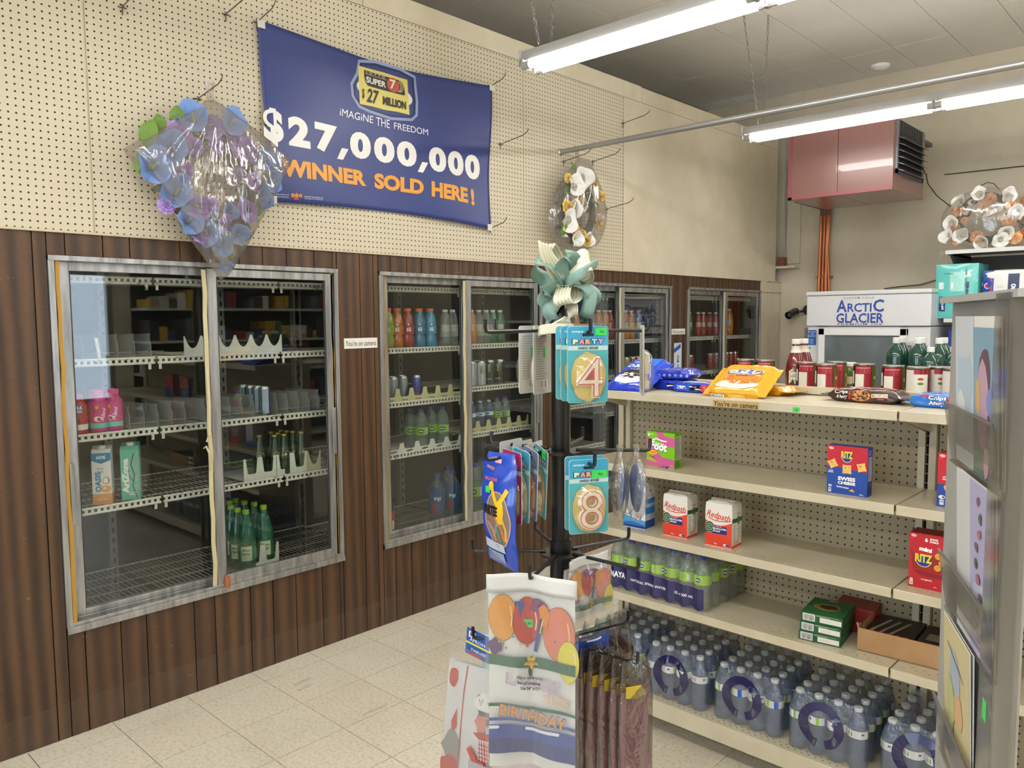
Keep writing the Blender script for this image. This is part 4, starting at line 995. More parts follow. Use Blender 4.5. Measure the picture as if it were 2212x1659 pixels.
for px, y, lab in ((1983, 2.99, 'pale soup can behind the gap between the two cookie packs'), (2028, 3.05, 'pale soup can directly behind the bright blue cookie pack'), (2062, 2.99, 'pale soup can touching the card rack edge')):
    x = bx(px, y); bottle_thing(cb, 'food_can', lab, (x, y, RZ), CAMXY(x, y)+.1*math.sin(px), 'cans on the far side of the gondola', 'can', body='can_body')
KET = [(.022, 0), (.036, .002), (.040, .012), (.040, .075), (.036, .10), (.026, .135), (.0175, .155), (.0165, .178)]
def kw(d, z0, z1):
    d.poly([(-.028, z0), (.028, z0), (.028, z0+.05), (.015, z0+.06), (-.015, z0+.06), (-.028, z0+.05)], '#e8e4d6'); d.ring(0, z0+.03, .026, .028, .0015, '#2c4a2e', 20); d.text('HEINZ', 0, z0+.050, .007, '#1e2b20', w=.030); d.text('TOMATO', 0, z0+.038, .004, '#1e2b20'); d.text('KETCHUP', 0, z0+.030, .007, '#1e2b20', w=.036); d.ell(.004, z0+.012, .006, .006, '#b8282a', 12); d.ell(-.010, z0+.012, .004, .005, '#3a3a2c', 10)
ke = bmeshes('ketchup', KET, M('#6e1a16', .15, coat=.6), M('#e6e4de', .4), .0175, .020, .178, M('#701a16', .3), (.012, .014), .0405, n=20, wrap=lambda d, z0, z1: kw(d, .016, .08), extra=lambda: (lambda m: m.mesh())(MB().m(M('#d8d0c4', .4)).lathe([(.0235, .142), (.0182, .156), (.0175, .170)], 16, cap=False)))
for px, y, lab in ((1718, 3.19, 'ketchup bottle, left of the pair'), (1735, 3.27, 'ketchup bottle, right of the pair and half behind it')):
    x = bx(px, y); bottle_thing(ke, 'ketchup_bottle', lab, (x, y, RZ), CAMXY(x, y), None, 'bottle')
SOAP = [(.030, 0), (.036, .004), (.037, .05), (.033, .09), (.036, .13), (.030, .160), (.014, .180), (.012, .186)]
so = bmeshes('soap', SOAP, M('#123f33', .12, coat=.7), M('#dfe0dc', .4), .0135, .022, .186, M('#2e6a58', .3), (.02, .1), .0372, n=16, wrap=lambda d, z0, z1: d.rect(-.02, z0+.01, .02, z1-.01, '#c6d8c9'))
for px, y, lab in ((1934, 3.24, 'green dish soap bottle, front one of the left pair'), (1946, 3.33, 'green dish soap bottle, rear one of the left pair'), (1981, 3.22, 'green dish soap bottle left of the middle group'), (1989, 3.31, 'green dish soap bottle behind the left one of the middle group'),
                   (2008, 3.20, 'green dish soap bottle in the middle, shorter looking'), (2026, 3.24, 'green dish soap bottle right of the middle group'), (2036, 3.32, 'green dish soap bottle, rearmost at right'), (2058, 3.24, 'green dish soap bottle at the card rack edge')):
    x = bx(px, y); bottle_thing(so, 'soap_bottle', lab, (x, y, RZ), CAMXY(x, y)+.4*math.sin(px), 'green dish soap bottles', 'bottle', sc=(1, 1, .84) if px in (2008, 2058) else None)
pj = bmeshes('pickle', [(.028, 0), (.033, .004), (.033, .075), (.030, .085), (.028, .09)], M('#566a2a', .15, coat=.5), M('#d9d9d4', .4), .030, .015, .09, M('#c9c3a0', .4), (.02, .05), .0335, n=16)
x = bx(1832, 3.25); bottle_thing(pj, 'pickle_jar', 'pickle jar with white lid between two cans', (x, 3.25, RZ), 0, None, 'jar')

# ================================================================ far end of the shop: ice freezer, heater, pipes
fz = thing('ice_freezer', 'white upright ice merchandiser freezer against the back wall', 'freezer', (.605, 6.45, 0))
FW, FD, FH = .935, .78, 1.835; FM = M('#d6d7da', .35)
MB().m(FM).box(0, FW, .02, FD, .08, FH-.285).obj('cabinet', fz, bevel=.008)
MB().m(FM).box(-.005, FW+.005, .0, FD, FH-.28, FH-.035).obj('header_panel', fz, bevel=.006)
MB().m(FM).box(-.008, FW+.008, -.012, FD, FH-.033, FH).obj('top_cap', fz, bevel=.008)
MB().m(M('#8f9094', .5)).box(.02, FW-.02, .04, FD-.02, .0, .08).obj('plinth', fz)
dr = MB().m(M('#e3e3e4', .35)); a, b, c_, e_ = .105, .78, .12, FH-.30
dr.box(a, b, -.02, .02, c_, c_+.06).box(a, b, -.02, .02, e_-.055, e_).box(a, a+.05, -.02, .02, c_, e_).box(b-.05, b, -.02, .02, c_, e_)
dd = dr.obj('door', fz, bevel=.004); MB().m(M('#5f6767', .15, coat=.4)).box(a+.05, b-.05, -.004, .01, c_+.06, e_-.055).obj('dark_glass', dd)
MB().m(M('#4c4d50', .3)).tube([(b+.03, -.035, e_-.13), (b+.03, -.045, e_-.15), (b+.03, -.045, e_-.36), (b+.03, -.035, e_-.38)], .014, 10).obj('handle', dd)
MB().m(M('#b9babd', .3)).box(b+.012, b+.048, -.03, .0, e_-.14, e_-.10).obj('handle_mount', dd, bevel=.004)
d = Dec(front(0, -.001, 0), step=.0006); z = FH-.28; BL = '#2d4a9c'
x = .424; d.text('A', x-.142, z+.158, .098, BL, w=.082); d.text('RCTI', x-.004, z+.145, .070, BL, w=.185); d.text('C', x+.140, z+.158, .098, BL, w=.080)
d.text('GLACIER', x, z+.062, .078, BL, w=.365); d.text('PREMIUM ICE', x, z+.014, .014, '#6e6a78', w=.345, space=1.3); d.text('CLEAR  COLD', x-.01, z+.222, .012, '#8f8a94', w=.24, space=1.5); d.ell(x-.01, z+.223, .007, .007, '#c23b34', 8)
d.obj('lettering', fz)
d = Dec(front(0, .020, 0), base=.001); d.rect(.008, FH-.44, .074, FH-.315, '#2458ac'); d.text('FOR SERVICE', .041, FH-.33, .008, '#e6ecf6', w=.056); d.text('CALL', .041, FH-.347, .010, '#e6ecf6'); d.text('1-800-776-4217', .041, FH-.365, .009, '#e6ecf6', w=.058); d.lines(.02, FH-.43, .062, FH-.385, 4, '#9fb8e0', 3); d.rect(.01, FH-.47, .03, FH-.455, '#3fc05a'); d.obj('service_sticker', fz, label='blue service sticker')
ht = thing('unit_heater', 'red metal unit heater hanging under the ceiling in the far corner', 'heater', (.62, 6.0, 2.53))
RED = M('#805a54', .28, coat=.35); HW, HD, HH = .765, .72, .50
MB().m(RED).box(0, HW*.487, 0, HD, 0, HH).obj('left_casing', ht, bevel=.004); MB().m(RED).box(HW*.49, HW, 0, HD, 0, HH).obj('right_casing', ht, bevel=.004)
MB().m(M('#8d4a50', .35)).box(.0, HW, -.004, .002, 0, .02).box(0, .03, -.004, .002, 0, HH).obj('edge_trim', ht)
MB().m(M('#7d7d7f', .4, .5)).box(HW, HW+.012, .05, HD-.06, .12, .15).box(HW, HW+.012, .05, .08, .12, HH).box(HW, HW+.012, HD-.09, HD-.06, .12, HH).obj('louvre_frame', ht)
MB().m(M('#26272b', .6)).box(HW-.001, HW+.004, .08, HD-.09, .15, HH).obj('grille', ht)
for k in range(6): MB().m(M('#77787b', .35, .7)).hexa([(HW+.004, .07, .15+.045*k), (HW+.05, .07, .13+.045*k), (HW+.05, HD-.08, .13+.045*k), (HW+.004, HD-.08, .15+.045*k)], [(HW+.004, .07, .154+.045*k), (HW+.05, .07, .134+.045*k), (HW+.05, HD-.08, .134+.045*k), (HW+.004, HD-.08, .154+.045*k)]).obj('louvre', ht)
for k in range(8): MB().m(M('#55565a', .5, .5)).box(HW+.003, HW+.009, .11+.058*k, .117+.058*k, .42, HH).obj('fin', ht)
for q1 in (.1, HW-.14): MB().m(M('#6e6e70', .5, .6)).box(q1, q1+.04, HD-.1, YB-6.0, HH, HH+.03).obj('wall_bracket', ht)
COP = M('#b0693f', .38, .6)
cp = thing('copper_pipes', 'bundle of copper pipes running down the back wall under the red heater', 'pipe', (.43, 7.22, 0))
for k, (x0, x1) in enumerate(((-.045, -.035), (-.012, .0), (.02, .03), (.05, .045))):
    MB().m(COP).tube([(x0, 0, .3), (x0, 0, 1.9), (x1-.005*k, -.01, 2.25), (x1, 0, 2.62 if k else 2.60)], .0115 if k % 2 else .016, 8).obj('pipe', cp, smooth=True)
MB().m(M('#6b5046', .6)).box(-.04, .05, -.03, .02, 2.54, 2.76).obj('junction_fitting', cp, bevel=.01)
MB().m(M('#5f4a44', .6)).tube([(0, -.03, 2.60), (-.16, -.30, 2.66)], .014, 8).obj('bracket_arm', cp)
MB().m(M('#8a5a3c', .5)).box(-.07, .07, -.015, .04, 1.98, 2.0).obj('pipe_clip', cp)
sc_ = thing('security_camera', 'black bullet security camera on the back wall left of the ice freezer', 'camera', (.255, 7.27, 1.685))
BLK = M('#1b1b1f', .35, coat=.3)
m = MB().m(BLK).lathe([(.048, 0), (.050, .004), (.046, .022), (.03, .03)], 18); o = m.obj('wall_mount', sc_, smooth=True); o.rotation_euler = (PI/2, 0, 0); o.location = (.02, 0, .01)
MB().m(BLK).tube([(.02, -.028, .01), (.0, -.06, .0), (-.04, -.085, -.008)], .013, 8).obj('arm', sc_, smooth=True)
m = MB().m(BLK).lathe([(.030, -.07), (.036, -.06), (.036, .05), (.032, .052)], 18); o = m.obj('camera_body', sc_, smooth=True); dirv = Vector((-.10, -.92, -.28)).normalized(); o.rotation_euler = dirv.to_track_quat('Z', 'Y').to_euler(); o.location = (-.075, -.13, -.02)
m = MB().m(BLK).lathe([(.037, .0), (.037, .074)], 18, cap=False); o2 = m.obj('sun_shield', sc_, smooth=True); o2.rotation_euler = o.rotation_euler; o2.location = o.location
m = MB().m(M('#4a4a52', .1, coat=1)).lathe([(.02, .0525), (.016, .056)], 14); o2 = m.obj('lens', sc_); o2.rotation_euler = o.rotation_euler; o2.location = o.location
wb = thing('wall_box', 'small grey box on the back wall beside the freezer top', 'box', (.26, 7.27, 1.44)); MB().m(M('#8f8c82', .5)).box(0, .13, -.05, 0, 0, .085).obj('housing', wb, bevel=.006); MB().m(M('#77746b', .6)).box(.025, .09, -.052, -.05, .02, .065).obj('face_plate', wb)
cb_ = thing('power_cable', 'black cable drooping down the back wall behind the freezer', 'cable', (0, 0, 0))
MB().m(M('#1a1a1a', .5)).tube([(1.62, 7.22, 2.04), (1.55, 7.24, 2.0), (1.46, 7.24, 1.985), (1.36, 7.25, 1.93), (1.24, 7.25, 1.895), (1.08, 7.25, 1.885), (.95, 7.24, 1.87)], [.004, .004, .012, .004, .004, .004, .004], 6).obj('cord', cb_)
cb2 = thing('wall_wire', 'thin dark wire stretched along the back wall beside the heater', 'cable', (0, 0, 0)); MB().m(M('#2a2826', .5)).tube([(1.39, 7.255, 2.79), (2.4, 7.255, 2.78), (4.0, 7.255, 2.78)], .004, 5).obj('wire', cb2)
cb3 = thing('power_cable', 'thin black cable hanging from the heater towards the wreaths', 'cable', (0, 0, 0)); MB().m(M('#1a1a1a', .5)).tube([(1.40, 6.62, 2.76), (1.43, 6.62, 2.70), (1.45, 6.6, 2.63), (1.52, 6.58, 2.53), (1.62, 6.56, 2.44)], .004, 6).obj('cord', cb3)
sd = thing('smoke_detector', 'round white smoke detector on the ceiling', 'detector', (1.0, 7.0-.0, CZ-.0)); sd.location = (.95, 6.98, CZ); MB().m(WHITE).lathe([(.075, -.0), (.072, -.02), (.05, -.035), (.0, -.036)], 24, cap=False).obj('cover', sd, smooth=True)

# ---- shelving with paper goods at the right
sh = thing('wall_shelving', 'wall shelving with wreaths and paper goods at the right edge', 'shelving', (1.59, 6.6, 0))
for z, dy, n_ in ((2.12, 0, 'canopy_shelf'), (1.61, .02, 'shelf'), (1.1, 0, 'shelf'), (.6, 0, 'shelf'), (.14, -.1, 'shelf')):
    MB().m(M('#cfcfcb', .35)).box(0, 1.9, dy-.01, dy+.0, z-.03, z).box(0, 1.9, dy, .62, z-.006, z).obj(n_, sh, bevel=.002)
MB().m(M('#5b5b58', .6)).hexa([(.01, .02, 2.085), (.03, .02, 2.085), (.03, .6, 2.085), (.01, .6, 2.085)], [(.01, .02, 2.115), (.03, .02, 2.115), (.03, .6, 2.115), (.01, .6, 2.115)]).obj('bracket', sh)
MB().m(M('#5b5b58', .6)).hexa([(.01, .40, 1.9), (.03, .40, 1.9), (.03, .62, 1.9), (.01, .62, 1.9)], [(.01, .05, 2.10), (.03, .05, 2.10), (.03, .62, 2.10), (.01, .62, 2.10)]).obj('bracket', sh)
MB().m(M('#6c6a63', .6)).box(0, 1.9, .62, .66, .0, 2.1).obj('back_panel', sh)
def soft(lab, name, x, y, z, W, D, H, col, drawf, rz=0, cat='pack', bul=.02, seed=1, film=True):
    t = thing(name, lab, cat, (x, y, z), rz)
    def S(u, v, h=0): return (u+h*0, -bul*math.sin(PI*max(0, min(1, u/W)))**.5*math.sin(PI*max(0, min(1, v/H)))**.5-h+.003*noise.noise(Vector((u*18+seed, v*18, 0))), v)
    m = MB().m(M(col, .28, coat=.3)); m.grid(lambda a, b: S(a*W, b*H), 16, 16)
    m.grid(lambda a, b: (W-a*W, D+bul*math.sin(PI*a)*math.sin(PI*b), b*H), 8, 8)
    for q in ((0, -1), (W, 1)):
        m.grid((lambda a, b, q=q: (q[0]+q[1]*.012*math.sin(PI*a)*math.sin(PI*b), (D*(1-a) if q[1] < 0 else D*a), b*H)), 8, 8)
    m.grid(lambda a, b: (a*W, D*b, H+.012*math.sin(PI*a)*math.sin(PI*b)), 8, 8); m.grid(lambda a, b: (a*W, D*(1-b), 0), 2, 2)
    m.obj('wrapper', t, smooth='all')
    d = Dec(lambda u, v, h: S(u, v, h+.0012), curved=True, rough=.3); drawf(d, W, H); d.obj('print', t); return t
def tow(d, W, H):
    d.rect(.10, .20, .20, H-.06, '#9fdad2'); d.rect(.20, .05, .215, H-.03, '#4aa49f'); d.text('Towels', .215, .20, .030, '#1c2b4d', w=.14, bold=.04, rot=PI/2)
    d.poly([(.028, .055), (.072, .05), (.076, .16), (.032, .165)], '#20396e'); d.text('12|160', .052, .108, .022, '#ffffff', w=.09, bold=.03, rot=-PI/2+.05)
    d.poly([(.025, .22), (.06, .22), (.06, .27), (.025, .27)], '#dbe8e6'); d.rect(.11, .22, .125, .27, '#e9eeec'); d.poly([(.20, .30), (.24, .31), (.23, .35), (.19, .345)], '#e6e9e6'); d.lines(.2, .305, .23, .34, 4, '#8a9896', 2); d.text('Premium', .09, H-.07, .014, '#5f7b86', w=.06)
soft('turquoise paper towel pack standing on the wall shelf', 'paper_towel_pack', 1.525, 6.62, 1.612, .285, .30, .405, '#5fc0ba', tow, seed=2)
def tis(d, W, H):
    d.rect(0, 0, .075, H, '#24449f'); d.ell(.035, H*.68, .022, .022, '#d4d9ea'); d.ell(.035, H*.68, .016, .016, '#c02a35'); d.rect(.052, H*.55, .066, H*.82, '#b04a62'); d.text('Purex', .04, H*.30, .026, '#e9ecf4', rot=PI/2); d.rect(.165, .0, .235, H*.92, '#1c2c55'); d.text('380', .20, H*.60, .032, '#ffffff', w=.075, rot=PI/2, bold=.03); d.lines(.10, H*.2, .15, H*.7, 5, '#c9c9c4', 3)
soft('white and blue bathroom tissue pack marked 380 on the wall shelf', 'tissue_pack', 1.838, 6.62, 1.612, .28, .28, .345, '#dedfde', tis, seed=3)
soft('plain white tissue pack at the right edge of the wall shelf', 'tissue_pack', 2.13, 6.62, 1.612, .30, .28, .37, '#d9dad8', lambda d, W, H: d.rect(.2, .05, .28, .3, '#b9c2cf'), seed=4)
def dw(d, W, H):
    d.rect(0, 0, W, H, '#233a8c'); d.poly([(.04, .12), (.04, .32), (.10, .38), (.16, .32), (.16, .12), (.10, .07)], '#cfd6ea'); d.poly([(.05, .13), (.05, .31), (.10, .36), (.15, .31), (.15, .13), (.10, .09)], '#2a4aa4'); d.poly(blob(.10, .23, .03, .04, 8, 3, .3), '#4fa36a'); d.text('Royale', .185, .22, .035, '#e9ecf4', w=.16, rot=PI/2, bold=.03)
soft('dark blue tissue pack below the turquoise towels, beside the freezer', 'tissue_pack', 1.62, 6.64, 1.102, .30, .28, .42, '#24408f', dw, seed=6)
# ================================================================ banner, hooks and wreaths on the soffit
bn = thing('lottery_banner', 'blue winner banner pinned to the pegboard by its corners', 'banner', (0, 0, 0))
def ban(y, z, h=0):
    u = (y-1.858)/1.474; t = (z-2.15)/.805
    s = math.sin(PI*min(max(u, 0), 1))
    zz = z-.042*s*max(0, t)**1.5+.028*s*(1-min(max(t, 0), 1))**2
    x = .022+.010*math.sin(3.1*PI*u+.6)*(.4+.6*(1-abs(2*t-1)))+.006*math.sin(9*u+6*t)+.004*math.sin(7*t+2*u)
    return (x+h, y, zz)
BZ0 = lambda y: 2.157-.012*(y-1.88)/1.45; BZ1 = lambda y: 2.949+.017*(y-1.858)/1.474
NAVY = '#33407e'
def bl(a, b):
    y = (1.858+.040*(1-b))+(1.474-.018*(1-b)-.040*(1-b)*1)*a; z = BZ0(y)*(1-b)+BZ1(y)*b; return ban(y, z)
MB().m(M(NAVY, .42)).grid(bl, 60, 34).obj('cloth', bn, smooth='all', solid=.0015)
d = Dec(lambda u, v, h: ban(u, v, h+.0012), curved=True, base=.0008, step=.0002)
def cd_(t, y, z, h, col, w=None, **k): d.text(t, y, z, h, col, w=w, res=4, **k)
OL = [(2.459, 2.684), (2.60, 2.672), (2.732, 2.690), (2.764, 2.72), (2.768, 2.80), (2.759, 2.875), (2.755, 2.93), (2.66, 2.955), (2.5, 2.955), (2.40, 2.93), (2.385, 2.86), (2.352, 2.80), (2.36, 2.74), (2.40, 2.695), (2.459, 2.684)]
d.line(OL, .016, '#8f9cc4'); d.line([(y+(2.56-y)*.07, z+(2.81-z)*.09) for y, z in OL], .010, '#222a55')
d.ell(2.56, 2.80, .178, .065, '#e0e1d8', 28)
d.poly([(2.392, 2.905), (2.395, 2.80), (2.402, 2.709), (2.48, 2.713), (2.56, 2.711), (2.64, 2.716), (2.716, 2.714), (2.712, 2.80), (2.706, 2.906), (2.55, 2.912)], '#dccf72')
d.poly([(2.428, 2.893), (2.64, 2.893), (2.672, 2.885), (2.684, 2.86), (2.690, 2.822), (2.684, 2.815), (2.45, 2.815), (2.436, 2.83), (2.428, 2.86)], '#3a332f')
cd_('LOTTO', 2.50, 2.885, .011, '#d9d4c4', w=.12, space=1.8); d.rect(2.438, 2.874, 2.57, 2.876, '#d9d4c4'); cd_('SUPER', 2.503, 2.847, .032, '#f1efe8', w=.125, bold=.03)
d.ell(2.612, 2.857, .040, .039, '#c4574b', 26); cd_('7', 2.612, 2.857, .056, '#2a211e', w=.042, bold=.05); cd_('7', 2.610, 2.859, .052, '#f1e6c8', w=.038, bold=.03)
for q in range(3): d.ring(2.622+.008*q, 2.857, .040, .036, .003, '#d9cf9a', 14, -1.1, .9)
cd_('$', 2.421, 2.765, .055, '#2f2925', w=.016); cd_('27', 2.480, 2.765, .075, '#2f2925', w=.078, shear=.2, bold=.03); cd_('MILLION', 2.618, 2.760, .046, '#2f2925', w=.150, bold=.05)
d.h = .0012
cd_('iMAGiNE', 2.385, 2.643, .038, '#eeeef2', w=.20, bold=.0, shear=.05); cd_('THE', 2.545, 2.639, .045, '#eeeef2', w=.085, bold=.0); cd_('FREEDOM', 2.726, 2.636, .036, '#eeeef2', w=.225, bold=.0)
d.h = .0012
cd_('$', 1.916, 2.492, .173, '#eeede9', w=.100, bold=.05)
for t_, y_ in (('2', 2.050), ('7', 2.203), ('0', 2.407), ('0', 2.552), ('0', 2.692), ('0', 2.901), ('0', 3.040), ('0', 3.177)):
    d.h = .0012; cd_(t_, y_, 2.494-.006*(y_-2)/1.2, .142, '#eeede9', w={'2': .118, '7': .130, '0': .126}[t_], bold=.055)
d.h = .0012
for y_ in (2.298, 2.795): d.poly([(y_-.036, 2.399), (y_+.0, 2.399), (y_+.036, 2.460), (y_-.004, 2.460)], '#eeede9')
d.h = .0012; cd_('WINNER', 2.190, 2.317, .082, '#e39d35', w=.490, bold=.05); cd_('SOLD', 2.642, 2.314, .086, '#e39d35', w=.312, bold=.05); cd_('HERE', 2.988, 2.315, .088, '#e39d35', w=.275, bold=.05); cd_('!', 3.165, 2.312, .096, '#e39d35', bold=.06)
d.h = .0012; cd_('Ontario Lottery and', 1.945, 2.192, .007, '#c9cde0', w=.075); cd_('Gaming Corporation', 1.945, 2.181, .007, '#c9cde0', w=.075); cd_('Société des loteries et', 2.115, 2.190, .007, '#c9cde0', w=.105); cd_('des jeux de l’Ontario', 2.115, 2.180, .007, '#c9cde0', w=.10)
d.poly([(2.005, 2.172), (2.02, 2.215), (2.035, 2.172)], '#b23a3c')
for q, L_ in enumerate('OLG'): d.ell(2.002+.020*q, 2.192, .009, .009, '#d8a63a', 12); d.text(L_, 2.002+.020*q, 2.192, .010, '#4a3418')
d.obj('lettering', bn)
for y, z in ((1.872, 2.932), (3.325, 2.955), (3.300, 2.157), (1.905, 2.170)):
    MB().m(M('#d9d7cf', .5)).box(.030, .033, y-.018, y+.018, z-.018, z+.018).obj('corner_tab', bn).rotation_euler = (0, 0, 0)
def peg_hook(y, z, L=.22, rise=.035, lab='', col='#6e675e', skew=0.):
    t = thing('peg_hook', lab, 'hook', (.006, y, z), 0, 'wire hooks on the pegboard'); r = .0026; mt = M(col, .4, .7)
    MB().m(mt).tube([(.0, -.0, .012), (.006, 0, .010), (.010, 0, .0), (.02, 0, .004), (L*.85, skew*.85, rise*.72), (L, skew, rise+.006), (L+.005, skew, rise+.020)], r, 6).obj('prong', t)
    MB().m(mt).tube([(.004, -.016, .0), (.006, .016, .0)], r, 6).tube([(.006, 0, 0), (.004, 0, -.028)], r, 6).obj('back_wire', t); return t
for y, z, lab, kw in ((1.287, 2.846, 'bare wire hook at top left of the pegboard, nearest the panel seam', {}), (1.717, 2.830+.105, 'bare wire hook at the top, left of the banner', {}), (1.579, 2.554, 'wire hook carrying the blue and purple wreath', {}),
        (1.862, 2.940, "wire hook through the banner's top left corner", {'L': .16}), (3.326, 2.962, "wire hook at the banner's top right corner", {'L': .13}), (3.325, 2.155, "wire hook at the banner's bottom right corner", {'L': .13}),
        (3.413, 2.650, 'bare wire hook right of the banner at mid height', {}), (4.655, 2.986, "bare wire hook at the pegboard's right edge", {}), (4.00, 2.632, 'wire hook carrying the yellow and white wreath', {}), (4.31, 2.675, 'bare wire hook just right of the yellow wreath top', {}),
        (4.468, 2.377, 'bare wire hook right of the yellow wreath, half way down', {})):
    peg_hook(y, z, lab=lab, **kw)

def mat_petal(c0, c1, name):
    g = NT(name); v, o = g.xyz(); info = g.n('ObjectInfo'); n = g.noise(v, 30, 3)
    c = g.mix(g.math('ADD', g.math('MULTIPLY', n, .6), g.math('MULTIPLY', info.outputs['Random'], .35)), lin(c0), lin(c1)); g.l(c, g.b.inputs['Base Color']); g.b.inputs['Roughness'].default_value = .7
    g.b.inputs['Subsurface Weight'].default_value = 0; return g.m
def lily_mesh(mp, ms, R_=.05):
    m = MB().m(mp)
    def f(a, b):
        t = 2*PI*a; r = R_*b*(1+.28*max(0, math.cos(t-PI/2))**3+.07*math.sin(5*t)); dep = -.050*(1-b)**1.5-.010*math.sin(3*t)*b*b
        return (r*math.cos(t), -(.038+dep)-.012*b*b*math.cos(2*t), r*math.sin(t))
    m.grid(f, 22, 7); m.m(ms).tube([(0, .0, 0), (.002, -.018, .006), (.004, -.034, .012)], [.0035, .0035, .002], 6); return m.mesh()
def rose_mesh(mp, R_=.04):
    m = MB().m(mp); r = random.Random(int(R_*1e4))
    for ring, (rr, tl, np_) in enumerate(((.20, .1, 3), (.42, .35, 4), (.68, .75, 5), (.95, 1.15, 6))):
        for k in range(np_):
            a0 = 2*PI*k/np_+ring*.7
            def f(u, v):
                t = a0+(u-.5)*2.1*PI/np_*1.15; q = R_*(rr*(.35+.65*v)); h = .032*(1-rr*.75)+.016*v*math.cos(tl)-.010*v*v*math.sin(tl)
                return (q*math.cos(t)*(1+.06*math.sin(7*t)), -h-.003*math.sin(9*t)*v, q*math.sin(t))
            m.grid(f, 5, 3)
    return m.mesh()
def leaf_mesh(mp, L=.09, W=.03):
    m = MB().m(mp); m.grid(lambda a, b: ((a-.5)*2*W*math.sin(PI*(b*.9+.05))**.8, -.012*math.sin(PI*b)+.010*abs(a-.5)*2, L*b), 6, 8); return m.mesh()
LB = lily_mesh(mat_petal('#5a80c0', '#8aa6d8', 'blue_petal'), M('#c9c65a', .5)); RP = rose_mesh(mat_petal('#8f6cc4', '#c3a6e0', 'purple_petal'), .046)
LWH = lily_mesh(mat_petal('#d8d8d4', '#f2f2ee', 'white_petal'), M('#c9cf9a', .5)); RY = rose_mesh(mat_petal('#d8a928', '#efd98a', 'yellow_petal'), .043)
RPE = rose_mesh(mat_petal('#e0a066', '#f2c9a0', 'peach_petal'), .042); RO = rose_mesh(mat_petal('#d85a1c', '#f0923a', 'orange_petal'), .045)
LG = leaf_mesh(mat_petal('#52772c', '#7f9f4c', 'leaf_green')); LD = leaf_mesh(mat_petal('#1f2d1c', '#34452a', 'leaf_dark'), .07, .016)
def wreath(lab, cx, cz, out, R_, items, rz=PI/2, plane=None, seed=1, dark=26, name='flower_wreath'):
    """items: list of (mesh, u, v, size, part name) in the plane of the wall"""
    o3 = plane if plane else (out, cx, cz)
    t = thing(name, lab, 'wreath', o3, rz); r = random.Random(seed)
    m = MB().m(mat_noise('wreath_ring_%d' % seed, '#191c16', '#2c3324', 20, .8)); N = 40
    m.grid(lambda a, b: ((R_+.026*math.cos(2*PI*b))*math.cos(2*PI*a), .0+.022*math.sin(2*PI*b), (R_+.026*math.cos(2*PI*b))*math.sin(2*PI*a)), N, 8); m.obj('foam_ring', t, smooth=True)
    for me, u, v, s, n_ in items:
        o = link(me, n_, t, (u-cx, -.026-r.uniform(0, .014), v-cz)); s *= 1.04; o.scale = (s, s, s)
        rad = math.atan2(v-cz, u-cx); o.rotation_euler = (-.35*math.sin(rad)+r.uniform(-.35, .35), r.uniform(0, 6.28) if n_ == 'rose' else r.uniform(-.8, .8), .35*math.cos(rad)+r.uniform(-.35, .35))
    for k in range(dark):
        a = 2*PI*k/dark+r.uniform(-.1, .1); o = link(LD, 'leaf', t, (R_*math.cos(a), -.02, R_*math.sin(a))); o.rotation_euler = (r.uniform(-.9, .2), r.uniform(0, 6.28), r.uniform(-.5, .5))
    for k in range(14):
        a = 2*PI*k/14+r.uniform(-.2, .2); q = R_+r.uniform(-.05, .04); mb = MB().m(M('#d8dcd0', .6))
        for _ in range(4): mb.lathe([(.0, -.004), (.006, 0), (.0, .004)], 6, (r.uniform(-.02, .02), -.045, r.uniform(-.02, .02)), cap=False)
        mb.obj('small_blossoms', t, loc=(q*math.cos(a), 0, q*math.sin(a)), kind='stuff')
    return t
BAG = mat_film('wreath_bag_film', tint='#e9e6e2', haze=.12, gloss=.10, white='#d9d2c8', rough=.10, bs=9, bst=.8, stretch=(1.6, 1, .35))
cx, cz = 1.583, 2.205
it = [(LB, y, z, s, 'lily') for (y, z), s in zip([(1.41, 2.3), (1.33, 2.22), (1.42, 2.13), (1.46, 2.02), (1.545, 2.0), (1.61, 1.94), (1.68, 1.99), (1.64, 2.08), (1.51, 2.43), (1.66, 2.44), (1.8, 2.31), (1.83, 2.23), (1.78, 2.15)], [1.25, 1.25, 1.2, 1.0, 1.1, .8, .85, .7, 1.2, 1.1, .95, .9, .9])]
it += [(RP, y, z, s, 'rose') for (y, z), s in zip([(1.44, 2.37), (1.585, 2.42), (1.72, 2.36), (1.45, 2.23), (1.5, 2.33), (1.60, 2.35), (1.69, 2.24), (1.76, 2.22), (1.50, 2.08), (1.56, 2.10), (1.61, 2.03), (1.72, 2.09), (1.52, 1.97), (1.36, 2.28), (1.38, 2.08), (1.66, 2.38), (1.76, 2.33)], [1.2, 1.2, 1.3, 1, .9, .8, .8, .9, 1.3, .9, 1.1, 1.2, .9, .8, .8, 1.0, .9])]
it += [(LG, y, z, s, 'leaf') for (y, z), s in zip([(1.31, 2.30), (1.28, 2.20), (1.38, 2.36), (1.54, 2.44), (1.65, 1.88), (1.79, 2.08), (1.44, 2.40)], [1.15, 1.15, .9, .8, .7, .7, .9])]
it += [(LB, 1.615, 1.855, .55, 'lily')]
w1 = wreath('blue and purple flower wreath in a clear bag, left of the banner', cx, cz, .085, .185, it, seed=1)
